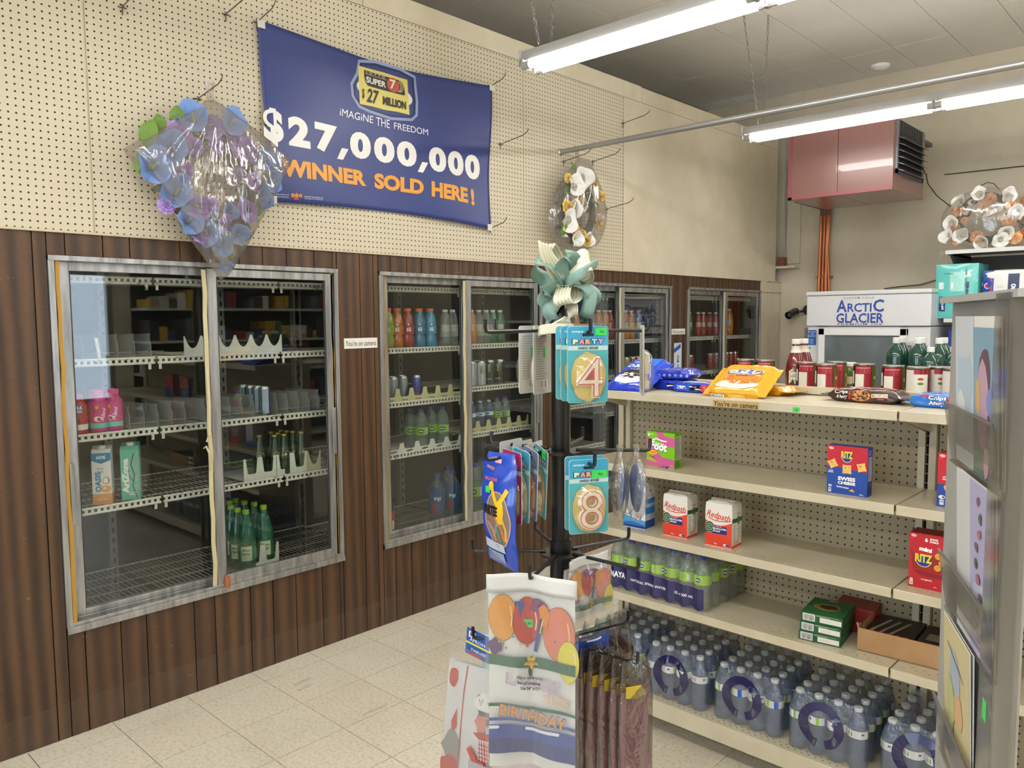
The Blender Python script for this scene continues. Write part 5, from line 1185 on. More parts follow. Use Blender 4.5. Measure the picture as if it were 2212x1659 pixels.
def bagsheet(side, n=40):
    T, L_, R2, B_ = (1.580, 2.535), (1.235, 2.285), (1.945, 2.335), (1.617, 1.790)
    def f(a, b):
        y = B_[0]*(1-a)*(1-b)+R2[0]*a*(1-b)+T[0]*a*b+L_[0]*(1-a)*b; z = B_[1]*(1-a)*(1-b)+R2[1]*a*(1-b)+T[1]*a*b+L_[1]*(1-a)*b
        e = (math.sin(PI*a)*math.sin(PI*b))**.13; ed = (16*a*(1-a)*b*(1-b))
        k = .03*(1-ed)*math.sin(PI*max(a, b)*1.0); ang = math.atan2(y-T[0], T[1]-z+.02); rad = math.hypot(y-T[0], T[1]-z)
        pl = .009*math.sin(ang*26+1)*min(1, rad*5)*math.exp(-rad*1.6)*e
        x = (.085+side*((.128 if side > 0 else .06)*e)+(pl if side > 0 else 0)+.003*noise.noise(Vector((y*25, z*25, side)))*e)
        return (x-.085+0*k, y-cx, z-cz)
    return lambda a, b: (f(a, b)[1], -f(a, b)[0], f(a, b)[2])
mb = MB().m(BAG); mb.grid(bagsheet(1), 46, 46); mb.grid(bagsheet(-1), 20, 20)
mb.obj('clear_bag', w1, smooth='all')
MB().m(BAG).grid(lambda a, b: ((.010+.016*abs(b-.35))*math.cos(2*PI*a)*(1+.3*math.sin(6*PI*a)), -.03+(.010+.014*abs(b-.35))*math.sin(2*PI*a), .325+.075*b), 18, 8).obj('gathered_neck', w1, smooth='all')
cx, cz = 4.03, 2.32
it = [(LWH, y, z, s, 'lily') for (y, z), s in zip([(4.03, 2.51), (3.94, 2.45), (3.95, 2.31), (3.86, 2.23), (3.96, 2.13), (4.10, 2.13)], [1.2, 1.2, 1.0, 1.3, .9, .8])]
it += [(RY, y, z, s, 'rose') for (y, z), s in zip([(3.90, 2.50), (4.1, 2.53), (3.99, 2.39), (3.87, 2.32), (3.95, 2.19), (4.22, 2.42), (4.20, 2.24), (4.08, 2.12), (4.17, 2.32), (4.03, 2.16), (4.16, 2.48)], [.8, 1.1, 1.0, 1.2, 1.1, 1, 1, .9, .7, .9, .9])]
it += [(LG, y, z, .9, 'leaf') for y, z in [(3.87, 2.40), (3.84, 2.14), (4.0, 2.55), (4.22, 2.33)]]
w2 = wreath('yellow and white flower wreath in a clear bag, above the spinner rack', cx, cz, .095, .165, it, seed=2, dark=20)
def bag2(side):
    def f(a, b):
        z = 2.655-.60*b; hw = (.05+.24*math.sin(PI*min(1, b*.78))**1.1)*(1 if b < .9 else 1-(b-.9)*6); yc = 4.10-.09*b; y = yc+(2*a-1)*hw; e = max(0, 1-(2*a-1)**2)**.5*math.sin(PI*min(1, b*.95+.04))**.6
        return ((y-cx), -(side*.075*e+.007*math.sin((2*a-1)*14+3*b)*e), z-cz)
    return f
MB().m(BAG).grid(bag2(1), 30, 34).grid(bag2(-1), 16, 18).obj('clear_bag', w2, smooth='all')
MB().m(BAG).grid(lambda a, b: (-.02+(.010+.016*abs(b-.35))*math.cos(2*PI*a)*(1+.3*math.sin(6*PI*a)), -.02+(.010+.014*abs(b-.35))*math.sin(2*PI*a), .325+.07*b), 16, 8).obj('gathered_neck', w2, smooth='all')
cx, cz = 1.815, 2.345
it = [(RPE, y, z, 1.15, 'rose') for y, z in [(1.85, 2.48), (1.65, 2.41), (1.63, 2.28), (1.78, 2.21), (1.99, 2.42), (1.98, 2.31), (2.02, 2.19)]]+[(RPE, y, z, .65, 'rose') for y, z in [(1.81, 2.43), (1.69, 2.34), (1.64, 2.18), (1.93, 2.34)]]
it += [(LWH, y, z, 1.0, 'lily') for y, z in [(1.79, 2.51), (1.96, 2.49), (2.03, 2.37), (1.97, 2.23), (1.93, 2.17), (1.67, 2.22), (1.82, 2.18), (1.67, 2.47), (1.59, 2.22), (1.61, 2.33)]]+[(LWH, y, z, .6, 'lily') for y, z in [(1.75, 2.46), (1.72, 2.40), (1.9, 2.41)]]
w3 = wreath('peach and white flower wreath in a clear bag on the canopy shelf', cx, cz, 0, .165, it, rz=0, plane=(cx, 6.70, cz), seed=3, dark=22)
MB().m(BAG).grid(lambda a, b: ((.29*math.cos(2*PI*a))*b*(1 if math.sin(2*PI*a) > -.6 else 1.0), -.075*(1-b*b)**.5-.012+.004*math.sin(30*a)*b, max(-.222, .225*math.sin(2*PI*a)*b)), 40, 12).grid(lambda a, b: (-.29+.06*a, -.02-.02*a, -.225-.07*b*(1-a)), 6, 4).obj('clear_bag', w3, smooth='all')
MB().m(M('#1f1d1b', .5)).tube([(-.06, 0, .20), (-.03, 0, .245), (.01, 0, .262), (.05, 0, .25), (.09, 0, .20)], .003, 6).obj('wire_handle', w3)
cx2 = 2.20
w4 = wreath('orange flower wreath at the right edge of the photo', cx2, 2.33, 0, .16, [(RO, 2.08, 2.45, 1.2, 'rose'), (RO, 2.08, 2.34, 1.3, 'rose'), (RO, 2.09, 2.23, 1.2, 'rose'), (RO, 2.2, 2.5, 1.2, 'rose'), (RO, 2.2, 2.17, 1.2, 'rose'), (RY, 2.12, 2.29, .7, 'rose'), (RY, 2.09, 2.40, .6, 'rose'), (LG, 2.12, 2.2, .8, 'leaf'), (RO, 2.34, 2.33, 1.3, 'rose')], rz=0, plane=(cx2, 6.78, 2.33), seed=4, dark=20)

# ================================================================ spinner rack
SX, SY = 2.300, 1.200; WA = R(39.6)
sp = thing('spinner_rack', 'black revolving spinner rack with hooked arms in the foreground', 'rack', (SX, SY, 0))
MB().m(BLACKM).lathe([(.0215, .03), (.0215, 1.18)], 20).obj('lower_pole', sp, smooth=True)
MB().m(BLACKM).lathe([(.0185, 1.12), (.0185, 1.60), (.020, 1.604)], 20).obj('upper_pole', sp, smooth=True)
MB().m(BLACKM).lathe([(.020, 1.60), (.024, 1.612), (.015, 1.64), (.004, 1.665)], 16).obj('top_cap', sp, smooth=True)
MB().m(BLACKM).lathe([(.20, 0), (.20, .012), (.05, .035), (.03, .05)], 28).obj('base', sp, smooth=True)
TIER = [(1.600, 0., .172), (1.362, 2., .178), (1.155, 36., .180), (.972, 36., .180)]
def adir(a): return Vector((math.cos(WA+R(a)), math.sin(WA+R(a)), 0))
for ti, (z, off, L) in enumerate(TIER):
    MB().m(M('#3a3733', .4, .6)).lathe([(.022, -.002), (.042, -.002), (.042, .0015), (.022, .0015)], 24, (0, 0, z-.004)).obj('ring_plate', sp)
    for k in range(5):
        v = adir(off+72*k); p = lambda s, h: tuple(v*s+Vector((0, 0, z+h)))
        MB().m(BLACKM).tube([p(.030, .0), p(L-.008, -.002), p(L-.002, .0), p(L, .006), p(L, .022)], .0036, 8).obj('arm', sp, smooth=True)
def hang(o, tier, a, dist, face=None, drop=0.):
    z, off, L = TIER[tier]; v = adir(off+a); o.location = (SX+v.x*dist, SY+v.y*dist, z-drop)
    fa = WA+R(off+a) if face is None else WA+R(face); o.rotation_euler[2] = fa+PI/2; return o
def text3d(ch, h, dep, bev, mat, bold=.06):
    cu = bpy.data.curves.new('n', 'FONT'); cu.body = ch; cu.size = h/.70; cu.extrude = dep/2; cu.bevel_depth = bev; cu.bevel_resolution = 2; cu.offset = bold*h; cu.resolution_u = 4
    ob = bpy.data.objects.new('n', cu); COL.objects.link(ob); me = bpy.data.meshes.new_from_object(ob.evaluated_get(bpy.context.evaluated_depsgraph_get())); bpy.data.objects.remove(ob)
    xs = [v.co.x for v in me.vertices]; ys = [v.co.y for v in me.vertices]; mx, my = (min(xs)+max(xs))/2, (min(ys)+max(ys))/2
    for v in me.vertices: x, y, z = v.co; v.co = (x-mx, -z, y-my)
    me.materials.clear(); me.materials.append(mat)
    for p in me.polygons: p.material_index = 0; p.use_smooth = False
    return me
def rrect(x0, x1, z0, z1, r, n=4):
    P = []
    for cx_, cz_, a0 in ((x1-r, z0+r, -PI/2), (x1-r, z1-r, 0), (x0+r, z1-r, PI/2), (x0+r, z0+r, PI)):
        for k in range(n+1): a = a0+PI/2*k/n; P.append((cx_+r*math.cos(a), cz_+r*math.sin(a)))
    return P
BLIS = mat_film('blister', haze=.05, gloss=.07, bs=20, bst=.3, rough=.06)
def candle(lab, digit, card='#3d9fc4', grp=None, back=True, num='#e9d9c0', line_='#c8453c', oval='#d8c063', teal='#4ea6ad', W=.077, H=.137):
    t = thing('candle_pack', lab, 'candle pack', (0, 0, 0), 0, grp)
    MB().m(M('#d9d7d0', .6)).prism(rrect(-W/2, W/2, .009-H, .009, .006), lambda u, v: (u, 0, v), lambda u, v: (u, .0009, v)).obj('card', t)
    f = Dec(front(0, 0, 0)); f.poly(rrect(-W/2+.0004, W/2-.0004, .0094-H, .0086, .006), card); f.poly(rrect(-W/2+.0004, W/2-.0004, .0094-H, -.030, .006), teal)
    f.rect(-W/2+.001, -.034, W/2-.001, -.026, '#b9d3cf'); f.poly(rrect(-.011, .011, -.009, -.004, .002), '#0f2a33')
    for k, (c, ch) in enumerate(zip(('#c9e0b0', '#e78fa0', '#e9a27c', '#9ad0e6', '#d99cc8'), 'PARTY')): x = -.0235+.0118*k; f.text(ch, x, -.0185, .0105, '#1d2233', w=.014, bold=.16); f.text(ch, x, -.0185, .0090, c, w=.0108, bold=.08)
    f.text('unique', -.020, -.001, .0045, '#dfeef4', w=.022, bold=.03); f.text('CANDLE • BOUGIE', 0, -.030, .0045, '#1d2a2c', w=.038, bold=.03)
    f.poly(blob(.001, -.081, .033, .044, 26, 3, .04), oval); f.obj('front_print', t)
    if back:
        b = Dec(lambda u, v, h: (-u, .0009+h, v)); b.lines(-W/2+.01, -.10, W/2-.02, -.01, 18, '#b1aea6', 5); b.bars(-.01, -.118, .02, -.10, 12, 4); b.rect(.0, -.055, .010, -.035, '#3fd05a'); b.obj('back_print', t)
    me = text3d(digit, .070, .007, .0014, M(num, .45), .012); o = link(me, 'candle', t, (.001, -.0075, -.082))
    g = Dec(front(0, -.0052, 0), base=.0001); g.text(digit, 0, 0, .0695, line_, bold=.012, res=5); g.text(digit, 0, 0, .0665, num, bold=-.012, res=5); g.obj('red_outline', o)
    bl_ = MB().m(BLIS); bl_.grid(lambda a, b: ((.033)*(b)*math.cos(2*PI*a)*(1+.10*abs(math.sin(4*PI*a))), -.021*max(0, 1-b**5)-.0012, -.082+.046*b*math.sin(2*PI*a)*(1+.06*abs(math.sin(4*PI*a)))), 32, 8); bl_.obj('blister', t, smooth='all')
    return t
def cstick(t, x, z, txt='.99', rot=0):
    s = thing('price_sticker', '', 'sticker'); return s
def stick(t, x, z, w=.022, h=.013, y=-.0014, txt='99¢'):
    g = Dec(front(0, y, 0)); g.rect(x-w/2, z-h/2, x+w/2, z+h/2, '#3fd05a'); g.text(txt, x+.002, z-.001, h*.4, '#1d3a22'); g.obj('price_sticker', t)
c1 = hang(candle('number four candle pack hanging frontmost on the top tier', '4'), 0, -72, .158); stick(c1, .024, -.001)
c2 = hang(candle('candle pack half hidden directly behind the number four pack', '1', grp=None), 0, -72, .120)
c2b = hang(candle('candle pack closest to the pole, behind the number four pack', '7', card='#4aa6bf'), 0, -72, .095); c2b.rotation_euler[2] -= .22
c3 = hang(candle('candle pack seen edge-on at the end of the right top arm', '5'), 0, 0, .160)
c4 = hang(candle('candle pack showing its white back, left one on the top tier', '2'), 0, 144, .075); c5 = hang(candle('candle pack showing its white back, right one beside the pole on the top tier', '0'), 0, 144, .045); c5.rotation_euler[2] += .15
tc = hang(thing('kraft_tag', 'plain kraft hanging card on the rear top arm', 'card'), 0, 72, .09); MB().m(M('#b5946a', .6)).prism(rrect(-.04, .04, -.10, .012, .005), lambda u, v: (u, 0, v), lambda u, v: (u, .001, v)).obj('card', tc)
c6 = hang(candle('number eight candle pack hanging frontmost on the second tier', '8'), 1, -72, .150, drop=.003); stick(c6, .020, -.019, .030, .015)
c7 = hang(candle('candle pack just behind the number eight pack', '6'), 1, -72, .128)
for k, (dist, card, num, oval, dg, lab) in enumerate(((.118, '#b5316c', '#e7dcc0', '#b9b03a', '9', 'pink edged candle pack behind the blue balloon pouch'), (.096, '#3d9fc4', '#e6dcc4', '#cfcf9a', '3', 'blue candle pack second behind the balloon pouch'),
        (.074, '#6a7fa8', '#d8603c', '#e0a83a', '2', 'candle pack with orange number, third behind the balloon pouch'), (.048, '#3f9aa2', '#e6d4b4', '#cf9f3c', '6', 'teal candle pack nearest the pole on the left arm'))):
    c = hang(candle(lab, dg, card=card, num=num, oval=oval, teal=card if k in (0, 2) else '#4ea6ad', line_='#b03a34'), 1, 216, dist); c.rotation_euler[2] -= .12+.06*k; c.rotation_euler[1] = .04*k
    if k == 3: stick(c, .020, .0, .020, .018)
for k in range(3):
    c = hang(candle(('white backed candle pack outermost on the rear left arm', 'white backed candle pack, middle of three on the rear left arm', 'white backed candle pack innermost on the rear left arm')[k], '358'[k]), 1, 144, .125-.03*k); c.rotation_euler[2] += .1*k
# balloon pouch
bp_ = thing('balloon_pouch', 'blue pouch of modelling balloons at the front of the left arm', 'pouch'); hang(bp_, 1, 216, .142); bp_.rotation_euler[2] += .25
def pch(u, v, h=0, W=.086, H=.215, sg=1):
    a = (u/W+.5); b = (.008-v)/H; e = (math.sin(PI*max(0, min(1, a)))*math.sin(PI*max(0, min(1, b))))**.5 if 0 < a < 1 and 0 < b < 1 else 0
    return (u*(1-.25*max(0, .12-b)/.12), -sg*(.010*e)-.018*math.sin(PI*b)*.6+.012*b*b*(1-a)-h-.0015*math.sin(22*b+5*a), v-.012*b*(a-.0))
MB().m(M('#1e46b4', .22, coat=.4)).grid(lambda a, b: pch(-.043+.086*a, .008-.215*b), 16, 30).grid(lambda a, b: pch(.043-.086*a, .008-.215*b, 0, sg=-1), 16, 30).obj('pouch', bp_, smooth='all')
f = Dec(lambda u, v, h: pch(u, v, h+.0008), curved=True, rough=.3); f.poly(blob(.004, -.115, .030, .052, 24, 2, .02), '#7c6f63'); f.ring(.004, -.115, .032, .054, .0025, '#c79a8a', 28)
for x0, z0, x1, z1, c in ((-.015, -.10, .012, -.155, '#4a8a6c'), (.015, -.09, -.010, -.15, '#5fae94'), (.0, -.11, .02, -.15, '#d9663f'), (-.02, -.12, -.002, -.155, '#cf7f6a'), (.018, -.11, .024, -.15, '#d8a63a')): f.line([(x0, z0), ((x0+x1)/2+.003, (z0+z1)/2), (x1, z1)], .005, c)
f.poly(blob(.012, -.098, .010, .022, 12, 5, .12), '#e6b922'); f.line([(.012, -.08), (.022, -.065), (.028, -.055)], .009, '#e6b922'); f.line([(.004, -.085), (-.004, -.07), (-.010, -.048)], .008, '#e6b922'); f.poly(blob(-.010, -.052, .007, .009, 8, 6), '#e6b922')
f.text('WACKY', -.018, -.020, .006, '#e8a05a', w=.022, rot=-.2); f.text('BALLOONS', -.012, -.040, .006, '#e86a4a', w=.034); f.text('PARTEE', -.012, -.098, .018, '#1c1608', w=.040, bold=.05); f.rect(-.038, -.175, .018, -.158, '#b9c0cc'); f.lines(-.036, -.174, .016, -.160, 4, '#3a4460', 3); f.rect(-.030, -.197, .012, -.178, '#93a0bf'); f.lines(-.028, -.196, .01, -.180, 4, '#3a4460', 4); f.rect(-.024, -.066, -.012, -.054, '#3fd05a'); f.rect(-.0085, -.010, .0085, -.003, '#e8b0b8')
f.obj('front_print', bp_)
# blue bowls in gathered bags on the right arm
for k, (dist, lab) in enumerate(((.118, 'blue party bowl in a gathered clear bag, nearer the pole'), (.150, 'blue party bowl in a gathered clear bag, at the arm tip'))):
    t = thing('bagged_bowl', lab, 'bowl'); hang(t, 1, 0, dist, drop=.0); t.rotation_euler[2] += .12*(k*2-1)
    MB().m(M('#2f6fc4', .35)).grid(lambda a, b: (.048*b*math.cos(2*PI*a), -.012*(1-b*b), -.078+.048*b*math.sin(2*PI*a)), 24, 5).obj('bowl', t, smooth='all', solid=.0012)
    FM2 = mat_film('gathered_bag_%d' % k, haze=.16, gloss=.10, bs=30, bst=.8, stretch=(1, 1, .2), white='#cfc8b8')
    MB().m(FM2).grid(lambda a, b: ((.008+.052*math.sin(PI*min(1, max(0, (b-.14)/.9)))**.7)*math.cos(2*PI*a)*(1+.05*math.sin(22*a)), (.006+.011*math.sin(PI*min(1, max(0, (b-.14)/.9))))*math.sin(2*PI*a)*(1+.25*math.sin(40*a+9*b)), .010-.150*b), 40, 20).obj('clear_bag', t, smooth='all')
# tablecloth packs
BALL = ['#d99532', '#b83a36', '#2b4ea0', '#d8cf3a', '#d87a62', '#7a3a6e']
def balloon(f, x, z, rx, rz_, c):
    f.ell(x, z, rx*1.03, rz_*1.02, '#6e4a20', 22); f.ell(x, z, rx, rz_, c, 22); f.poly([(x-.003, z-rz_-.004), (x+.003, z-rz_-.004), (x, z-rz_+.003)], c); f.line([(x+rx*.55, z+rz_*.5), (x+rx*.68, z), (x+rx*.6, z-rz_*.4)], .002, '#f1d9b0')
def cloth_pack(lab, W, H, bend, front_only=True, det=True, seed=1):
    t = thing('tablecloth_pack', lab, 'tablecloth pack')
    def F(u, v, h=0):
        y = -bend*max(0, u)**1.0*1.0+.10*bend*min(0, u)-.012*math.sin(PI*min(1, max(0, -v/H)))*math.cos(PI*u/W)-.004*math.sin(u*60+v*20)
        return (u*(1-.10*abs(bend)*(u > 0)), y-h, v)
    m = MB().m(M('#dcdcda', .5)); m.grid(lambda a, b: F(-W/2+W*a, -.028-(H-.028)*b), 26, 26); m.grid(lambda a, b: tuple(Vector(F(W/2-W*a, -.028-(H-.028)*b))+Vector((0, .012+.004*math.sin(PI*a), 0))), 12, 12); m.obj('folded_cloth', t, smooth='all')
    MB().m(M('#cfcecb', .5)).grid(lambda a, b: F(-W/2-.003+(W+.006)*a, .006-.034*b, .004), 14, 4).obj('header_card', t, smooth='all', solid=.0008)
    f = Dec(F, curved=True, base=.003, step=.0002); w = W/2
    balloon(f, -w+.026, -.074, .026, .042, BALL[0]); f.poly([(-w+.048, -.045), (-w+.07, -.045), (-w+.052, -.085)], BALL[2]); balloon(f, -.010, -.080, .026, .042, BALL[1]); f.poly(blob(.012, -.052, .018, .014, 12, 3), BALL[5]); balloon(f, .050, -.095, .030, .050, BALL[4]); balloon(f, .068, -.14, .020, .038, BALL[3])
    f.line([(.020, -.06), (.012, -.10), (.005, -.135)], .007, '#2b3f8c'); f.line([(.022, -.062), (.014, -.10)], .002, '#e6d84a'); f.poly(blob(.022, -.066, .010, .018, 12, 5, .25), '#d98a2a'); f.poly(blob(-w+.012, -.128, .014, .016, 12, 9, .2), '#5a2f62')
    for q in range(10): f.ell(-w+.02+.013*q, -.118-.012*math.sin(q*2.2), .0025, .0025, ['#d8c83a', '#c85a3a', '#4a78b8'][q % 3], 4)
    hs = lambda z0, z1, c: [f._a([(-w+W*i/12, z0(-w+W*i/12)), (-w+W*(i+1)/12, z0(-w+W*(i+1)/12)), (-w+W*(i+1)/12, z1(-w+W*(i+1)/12)), (-w+W*i/12, z1(-w+W*i/12))], [(0, 1, 2, 3)], c, False) for i in range(12)]
    G = '#1f5f48'; hs(lambda x: -.163, lambda x: -.143, G); hs(lambda x: -.241, lambda x: -.235, G); hs(lambda x: -.300, lambda x: -.275, '#1f429a'); hs(lambda x: -.283, lambda x: -.277, '#dfe2ea'); hs(lambda x: -.268, lambda x: -.262, '#2c4f9c'); hs(lambda x: -.330, lambda x: -.300, '#16337c'); f.h += f.st
    for s, x, z, h, c in () if seed == 2 else (('LARGE', .0, -.190, .024, '#b9a9c4'), ('SIZE', .045, -.218, .018, '#d9b79a'), ('BIRTHDAY', .0, -.253, .026, '#3f5aa0'), ('BIRTHDAY', .001, -.2535, .022, '#d8923f')):
        f.text(s, x, z, h, c, w={'LARGE': .10, 'SIZE': .05, 'BIRTHDAY': .125}[s], rot=-.10)
    f.poly([(-.002+.015*(1 if k % 2 else .45)*math.cos(k*PI/5+PI/2), -.152+.015*(1 if k % 2 else .45)*math.sin(k*PI/5+PI/2)) for k in range(10)], '#cfa93c'); f.text('ALL★', -.002, -.150, .005, '#2a2212') if False else f.text('STAR', -.002, -.152, .005, '#2a2212')
    if seed == 1: f.text('Plastic table cover', -.004, -.180, .006, '#222222', w=.050); f.text('For all occasion', -.006, -.190, .006, '#222222', w=.042); f.text('Size 54” x 72”', -.004, -.200, .006, '#222222', w=.036)
    f.obj('front_print', t)
    FB = mat_film('pack_bag_%d' % seed, haze=.05, gloss=.07, bs=8, bst=.8, stretch=(1, 1, .5))
    MB().m(FB).grid(lambda a, b: F(-W/2-.006+(W+.012)*a, -.02-(H+.006)*b, .011), 20, 20).obj('clear_bag', t, smooth='all'); return t
tp = hang(cloth_pack('folded birthday tablecloth pack hanging at the front left of the spinner', .162, .36, .55), 2, -144, .165, face=-90); stick(tp, -.012, -.085, .024, .015, -.010, '$1.99')
tp2 = hang(cloth_pack('second birthday tablecloth pack behind the pole at the right', .150, .20, .15, seed=2), 2, -72, .060, drop=.0); tp2.rotation_euler[2] -= .1; tp2.scale = (.74, 1, .60)
# apron pack with a cook
ap = thing('apron_pack', 'plastic apron pack printed with a cook, low on the left arm', 'apron pack'); hang(ap, 3, 144, .140, face=-100, drop=.004); ap.rotation_euler[1] = R(5)
def AF(u, v, h=0): return (u, -.010*math.sin(PI*min(1, max(0, -v/.3)))-.035*max(0, -u-.03)-.003*math.sin(30*u)-h, v+.10*max(0, -u-.02)-.15*max(0, u-.02))
MB().m(M('#d6d5d6', .5)).grid(lambda a, b: AF(-.085+.175*a*(1), -.062-.34*b), 24, 24).grid(lambda a, b: tuple(Vector(AF(.09-.175*a, -.062-.34*b))+Vector((0, .010, 0))), 8, 8).obj('folded_apron', ap, smooth='all')
f = Dec(lambda u, v, h: AF(u*.86-.020, v, h), curved=True, base=.001, step=.0003); GR = '#77787c'
f.line([(-.030, -.065), (-.034, -.12), (-.036, -.20), (-.040, -.38)], .003, '#a8383a'); f.poly(blob(-.062, -.095, .010, .022, 10, 2), '#c03a34'); f.poly([(-.060, -.19), (-.048, -.16), (-.046, -.20), (-.058, -.22)], '#c4403a')
f.poly(blob(-.058, -.245, .022, .035, 14, 3, .2), '#8f8f90'); f.poly(blob(-.062, -.29, .020, .025, 12, 6, .2), '#b8423c'); f.poly(blob(-.058, -.335, .022, .03, 12, 8, .2), '#7e7e80')
f.poly(blob(.030, -.135, .034, .024, 16, 4, .12), GR); f.poly(blob(.024, -.132, .029, .021, 16, 5, .10), '#e4e3e2'); f.line([(.006, -.125), (.012, -.138), (.016, -.124)], .002, GR); f.line([(.028, -.128), (.034, -.142), (.040, -.128)], .002, GR); f.rect(.008, -.160, .036, -.150, '#5a5a5e')
f.poly([(.004, -.160), (.032, -.160), (.030, -.178), (.022, -.196), (.008, -.194), (.003, -.182), (-.003, -.174), (.003, -.168)], '#cf8478'); f.poly(blob(.033, -.172, .006, .010, 8, 3), '#3a3a3e')
f.poly([(-.004, -.200), (.018, -.196), (.046, -.200), (.036, -.214), (.012, -.212)], '#b5302e'); f.poly([(.030, -.198), (.050, -.186), (.044, -.208)], '#c03a34'); f.poly([(.012, -.212), (.036, -.212), (.050, -.265), (.014, -.258)], '#c8c2c2')
for q in range(5): f.line([(.014+.006*q, -.214), (.018+.007*q, -.262)], .0016, '#b5302e'); f.line([(.013, -.222-.009*q), (.044, -.224-.009*q)], .0016, '#b5302e')
f.line([(-.012, -.235), (.006, -.262), (.028, -.268)], .012, '#c0564c'); f.poly([(-.010, -.262), (.046, -.268), (.052, -.36), (-.004, -.36)], '#a5a5a8'); f.poly([(.014, -.275), (.030, -.275), (.036, -.36), (.010, -.36)], '#b5302e'); f.obj('front_print', ap)
FB = mat_film('apron_film', haze=.06, gloss=.08, bs=9, bst=.8); MB().m(FB).grid(lambda a, b: AF(-.088+.18*a, -.030-.36*b, .005), 16, 16).obj('clear_bag', ap, smooth='all')
MB().m(M('#234f9e', .4)).grid(lambda a, b: (-.055+.085*a, -.012*a, .018-.055*b-.020*a+.0*b), 6, 4).obj('header_card', ap, solid=.0008)
f = Dec(lambda u, v, h: (u, -.012*(u+.055)/.085-h-.0008, v-.020*(u+.055)/.085)); f.rect(-.055, -.014, .03, -.010, '#d8cf3a'); f.rect(-.050, -.0, -.034, .013, '#d8dbe6'); f.rect(-.047, .003, -.037, .010, '#b02a3a'); f.text('APRON', -.030, -.004, .007, '#c9d6ee', w=.035); f.text('TABLIER', -.026, -.024, .006, '#c9d6ee', w=.035); f.rect(-.05, -.035, -.02, -.030, '#b02a4a'); f.obj('header_print', ap)
ag = thing('cloth_pack', 'pale turquoise cloth pack tucked behind the apron pack header', 'pack'); hang(ag, 3, 144, .13, face=-95, drop=.0); MB().m(M('#9cc9c4', .5)).grid(lambda a, b: (-.03+.075*a, -.006*math.sin(PI*a), .006-.12*b), 8, 8).obj('cloth', ag, smooth='all', solid=.004)
# purple pack and rubber gloves
pp = thing('hosiery_pack', 'dark purple flat pack with white lettering beside the pole', 'pack'); hang(pp, 3, -72, .045, face=-62); pp.location.z -= .0
MB().m(M('#2e1e4e', .3, coat=.3)).prism([(-.07, .0), (.045, -.012), (.025, -.16), (.0, -.22), (-.07, -.22)], lambda u, v: (u, -.02, v), lambda u, v: (u, -.012, v)).obj('sleeve', pp)
f = Dec(front(0, -.0205, 0)); f.line([(.045, -.012), (.025, -.16), (.0, -.22)], .002, '#b9b0c4'); f.text('JOLIE', .006, -.065, .014, '#d8d0e0', w=.045); f.text('T.U.', .014, -.092, .006, '#b5abc4'); f.rect(-.02, -.022, .0, -.018, '#a03a4a'); f.rect(.010, -.040, .03, -.037, '#a03a4a'); f.obj('front_print', pp)
GF = mat_film('glove_bag', haze=.05, gloss=.10, bs=22, bst=1.0, rough=.08, tint='#d9d6d2', white='#8f887e')
def glove(lab, tier, a, dist, H=.33, seed=1, grp=None, W=.105, face=None):
    t = thing('rubber_gloves', lab, 'gloves', group=grp); hang(t, tier, a, dist, face=face); r = random.Random(seed)
    m = MB().m(mat_noise('pink_rubber', '#94606c', '#ad7a84', 8, .42, coat=.1))
    m.grid(lambda u, v: ((.5*W-.004)*math.cos(2*PI*u)*(1+.02*math.sin(6*v+seed)), (.011+.004*math.sin(3*v+seed))*math.sin(2*PI*u)+.004*math.sin(9*v), -.055-(H-.055)*v), 22, 14)
    m.m(M('#a86a72', .5)).grid(lambda u, v: ((.5*W-.004)*math.cos(2*PI*u)*.98, .0105*math.sin(2*PI*u), -.050-.006*v), 22, 1); m.obj('gloves', t, smooth='all')
    MB().m(M(['#b5a02a', '#8f7a28', '#c8b030'][seed % 3], .5)).prism([(-W*.42, -.036), (W*.05, -.040), (W*.22, -.060), (-W*.1, -.064), (-W*.42, -.058)], lambda u, v: (u, -.013, v), lambda u, v: (u, -.0122, v)).obj('insert_card', t)
    MB().m(GF).grid(lambda u, v: ((.5*W+.002)*math.cos(2*PI*u)*(.75+.25*min(1, v*5)), (.004+.013*min(1, v*5))*math.sin(2*PI*u)*(1+.12*math.sin(23*u+5*v)), .008-(H+.004)*v), 26, 18).obj('clear_bag', t, smooth='all'); return t
for k in range(6): g_ = glove('pink rubber glove pack, %s on the front right arm' % ('nearest the pole', 'second from the pole', 'third from the pole', 'fourth from the pole', 'fifth from the pole, thin', 'outermost at the hook tip')[k], 3, -72, .050+.025*k, seed=k, W=.078, grp='rubber glove packs on the front right arm'); g_.rotation_euler[2] += -.28+.08*math.sin(k*2.1)
for k in range(4): g_ = glove('pink rubber glove pack, %s on the rear right arm' % ('nearest the pole', 'second from the pole', 'third from the pole', 'outermost')[k], 3, 0, .07+.032*k, H=.25, seed=k+7, grp='rubber glove packs on the rear right arm'); g_.rotation_euler[2] -= .5
for k in range(2):
    gl = thing('flat_pack', ('pale flat pack low behind the tablecloth, left one', 'pink flat pack low behind the tablecloth, right one')[k], 'pack'); hang(gl, 3, -144, .10-.03*k, face=-95); MB().m(M(('#c9b9b4', '#b57f80')[k], .4)).grid(lambda u, v: (-.05+.1*u, -.008*math.sin(PI*u), -.0-.38*v), 8, 12).obj('sleeve', gl, smooth='all', solid=.006)
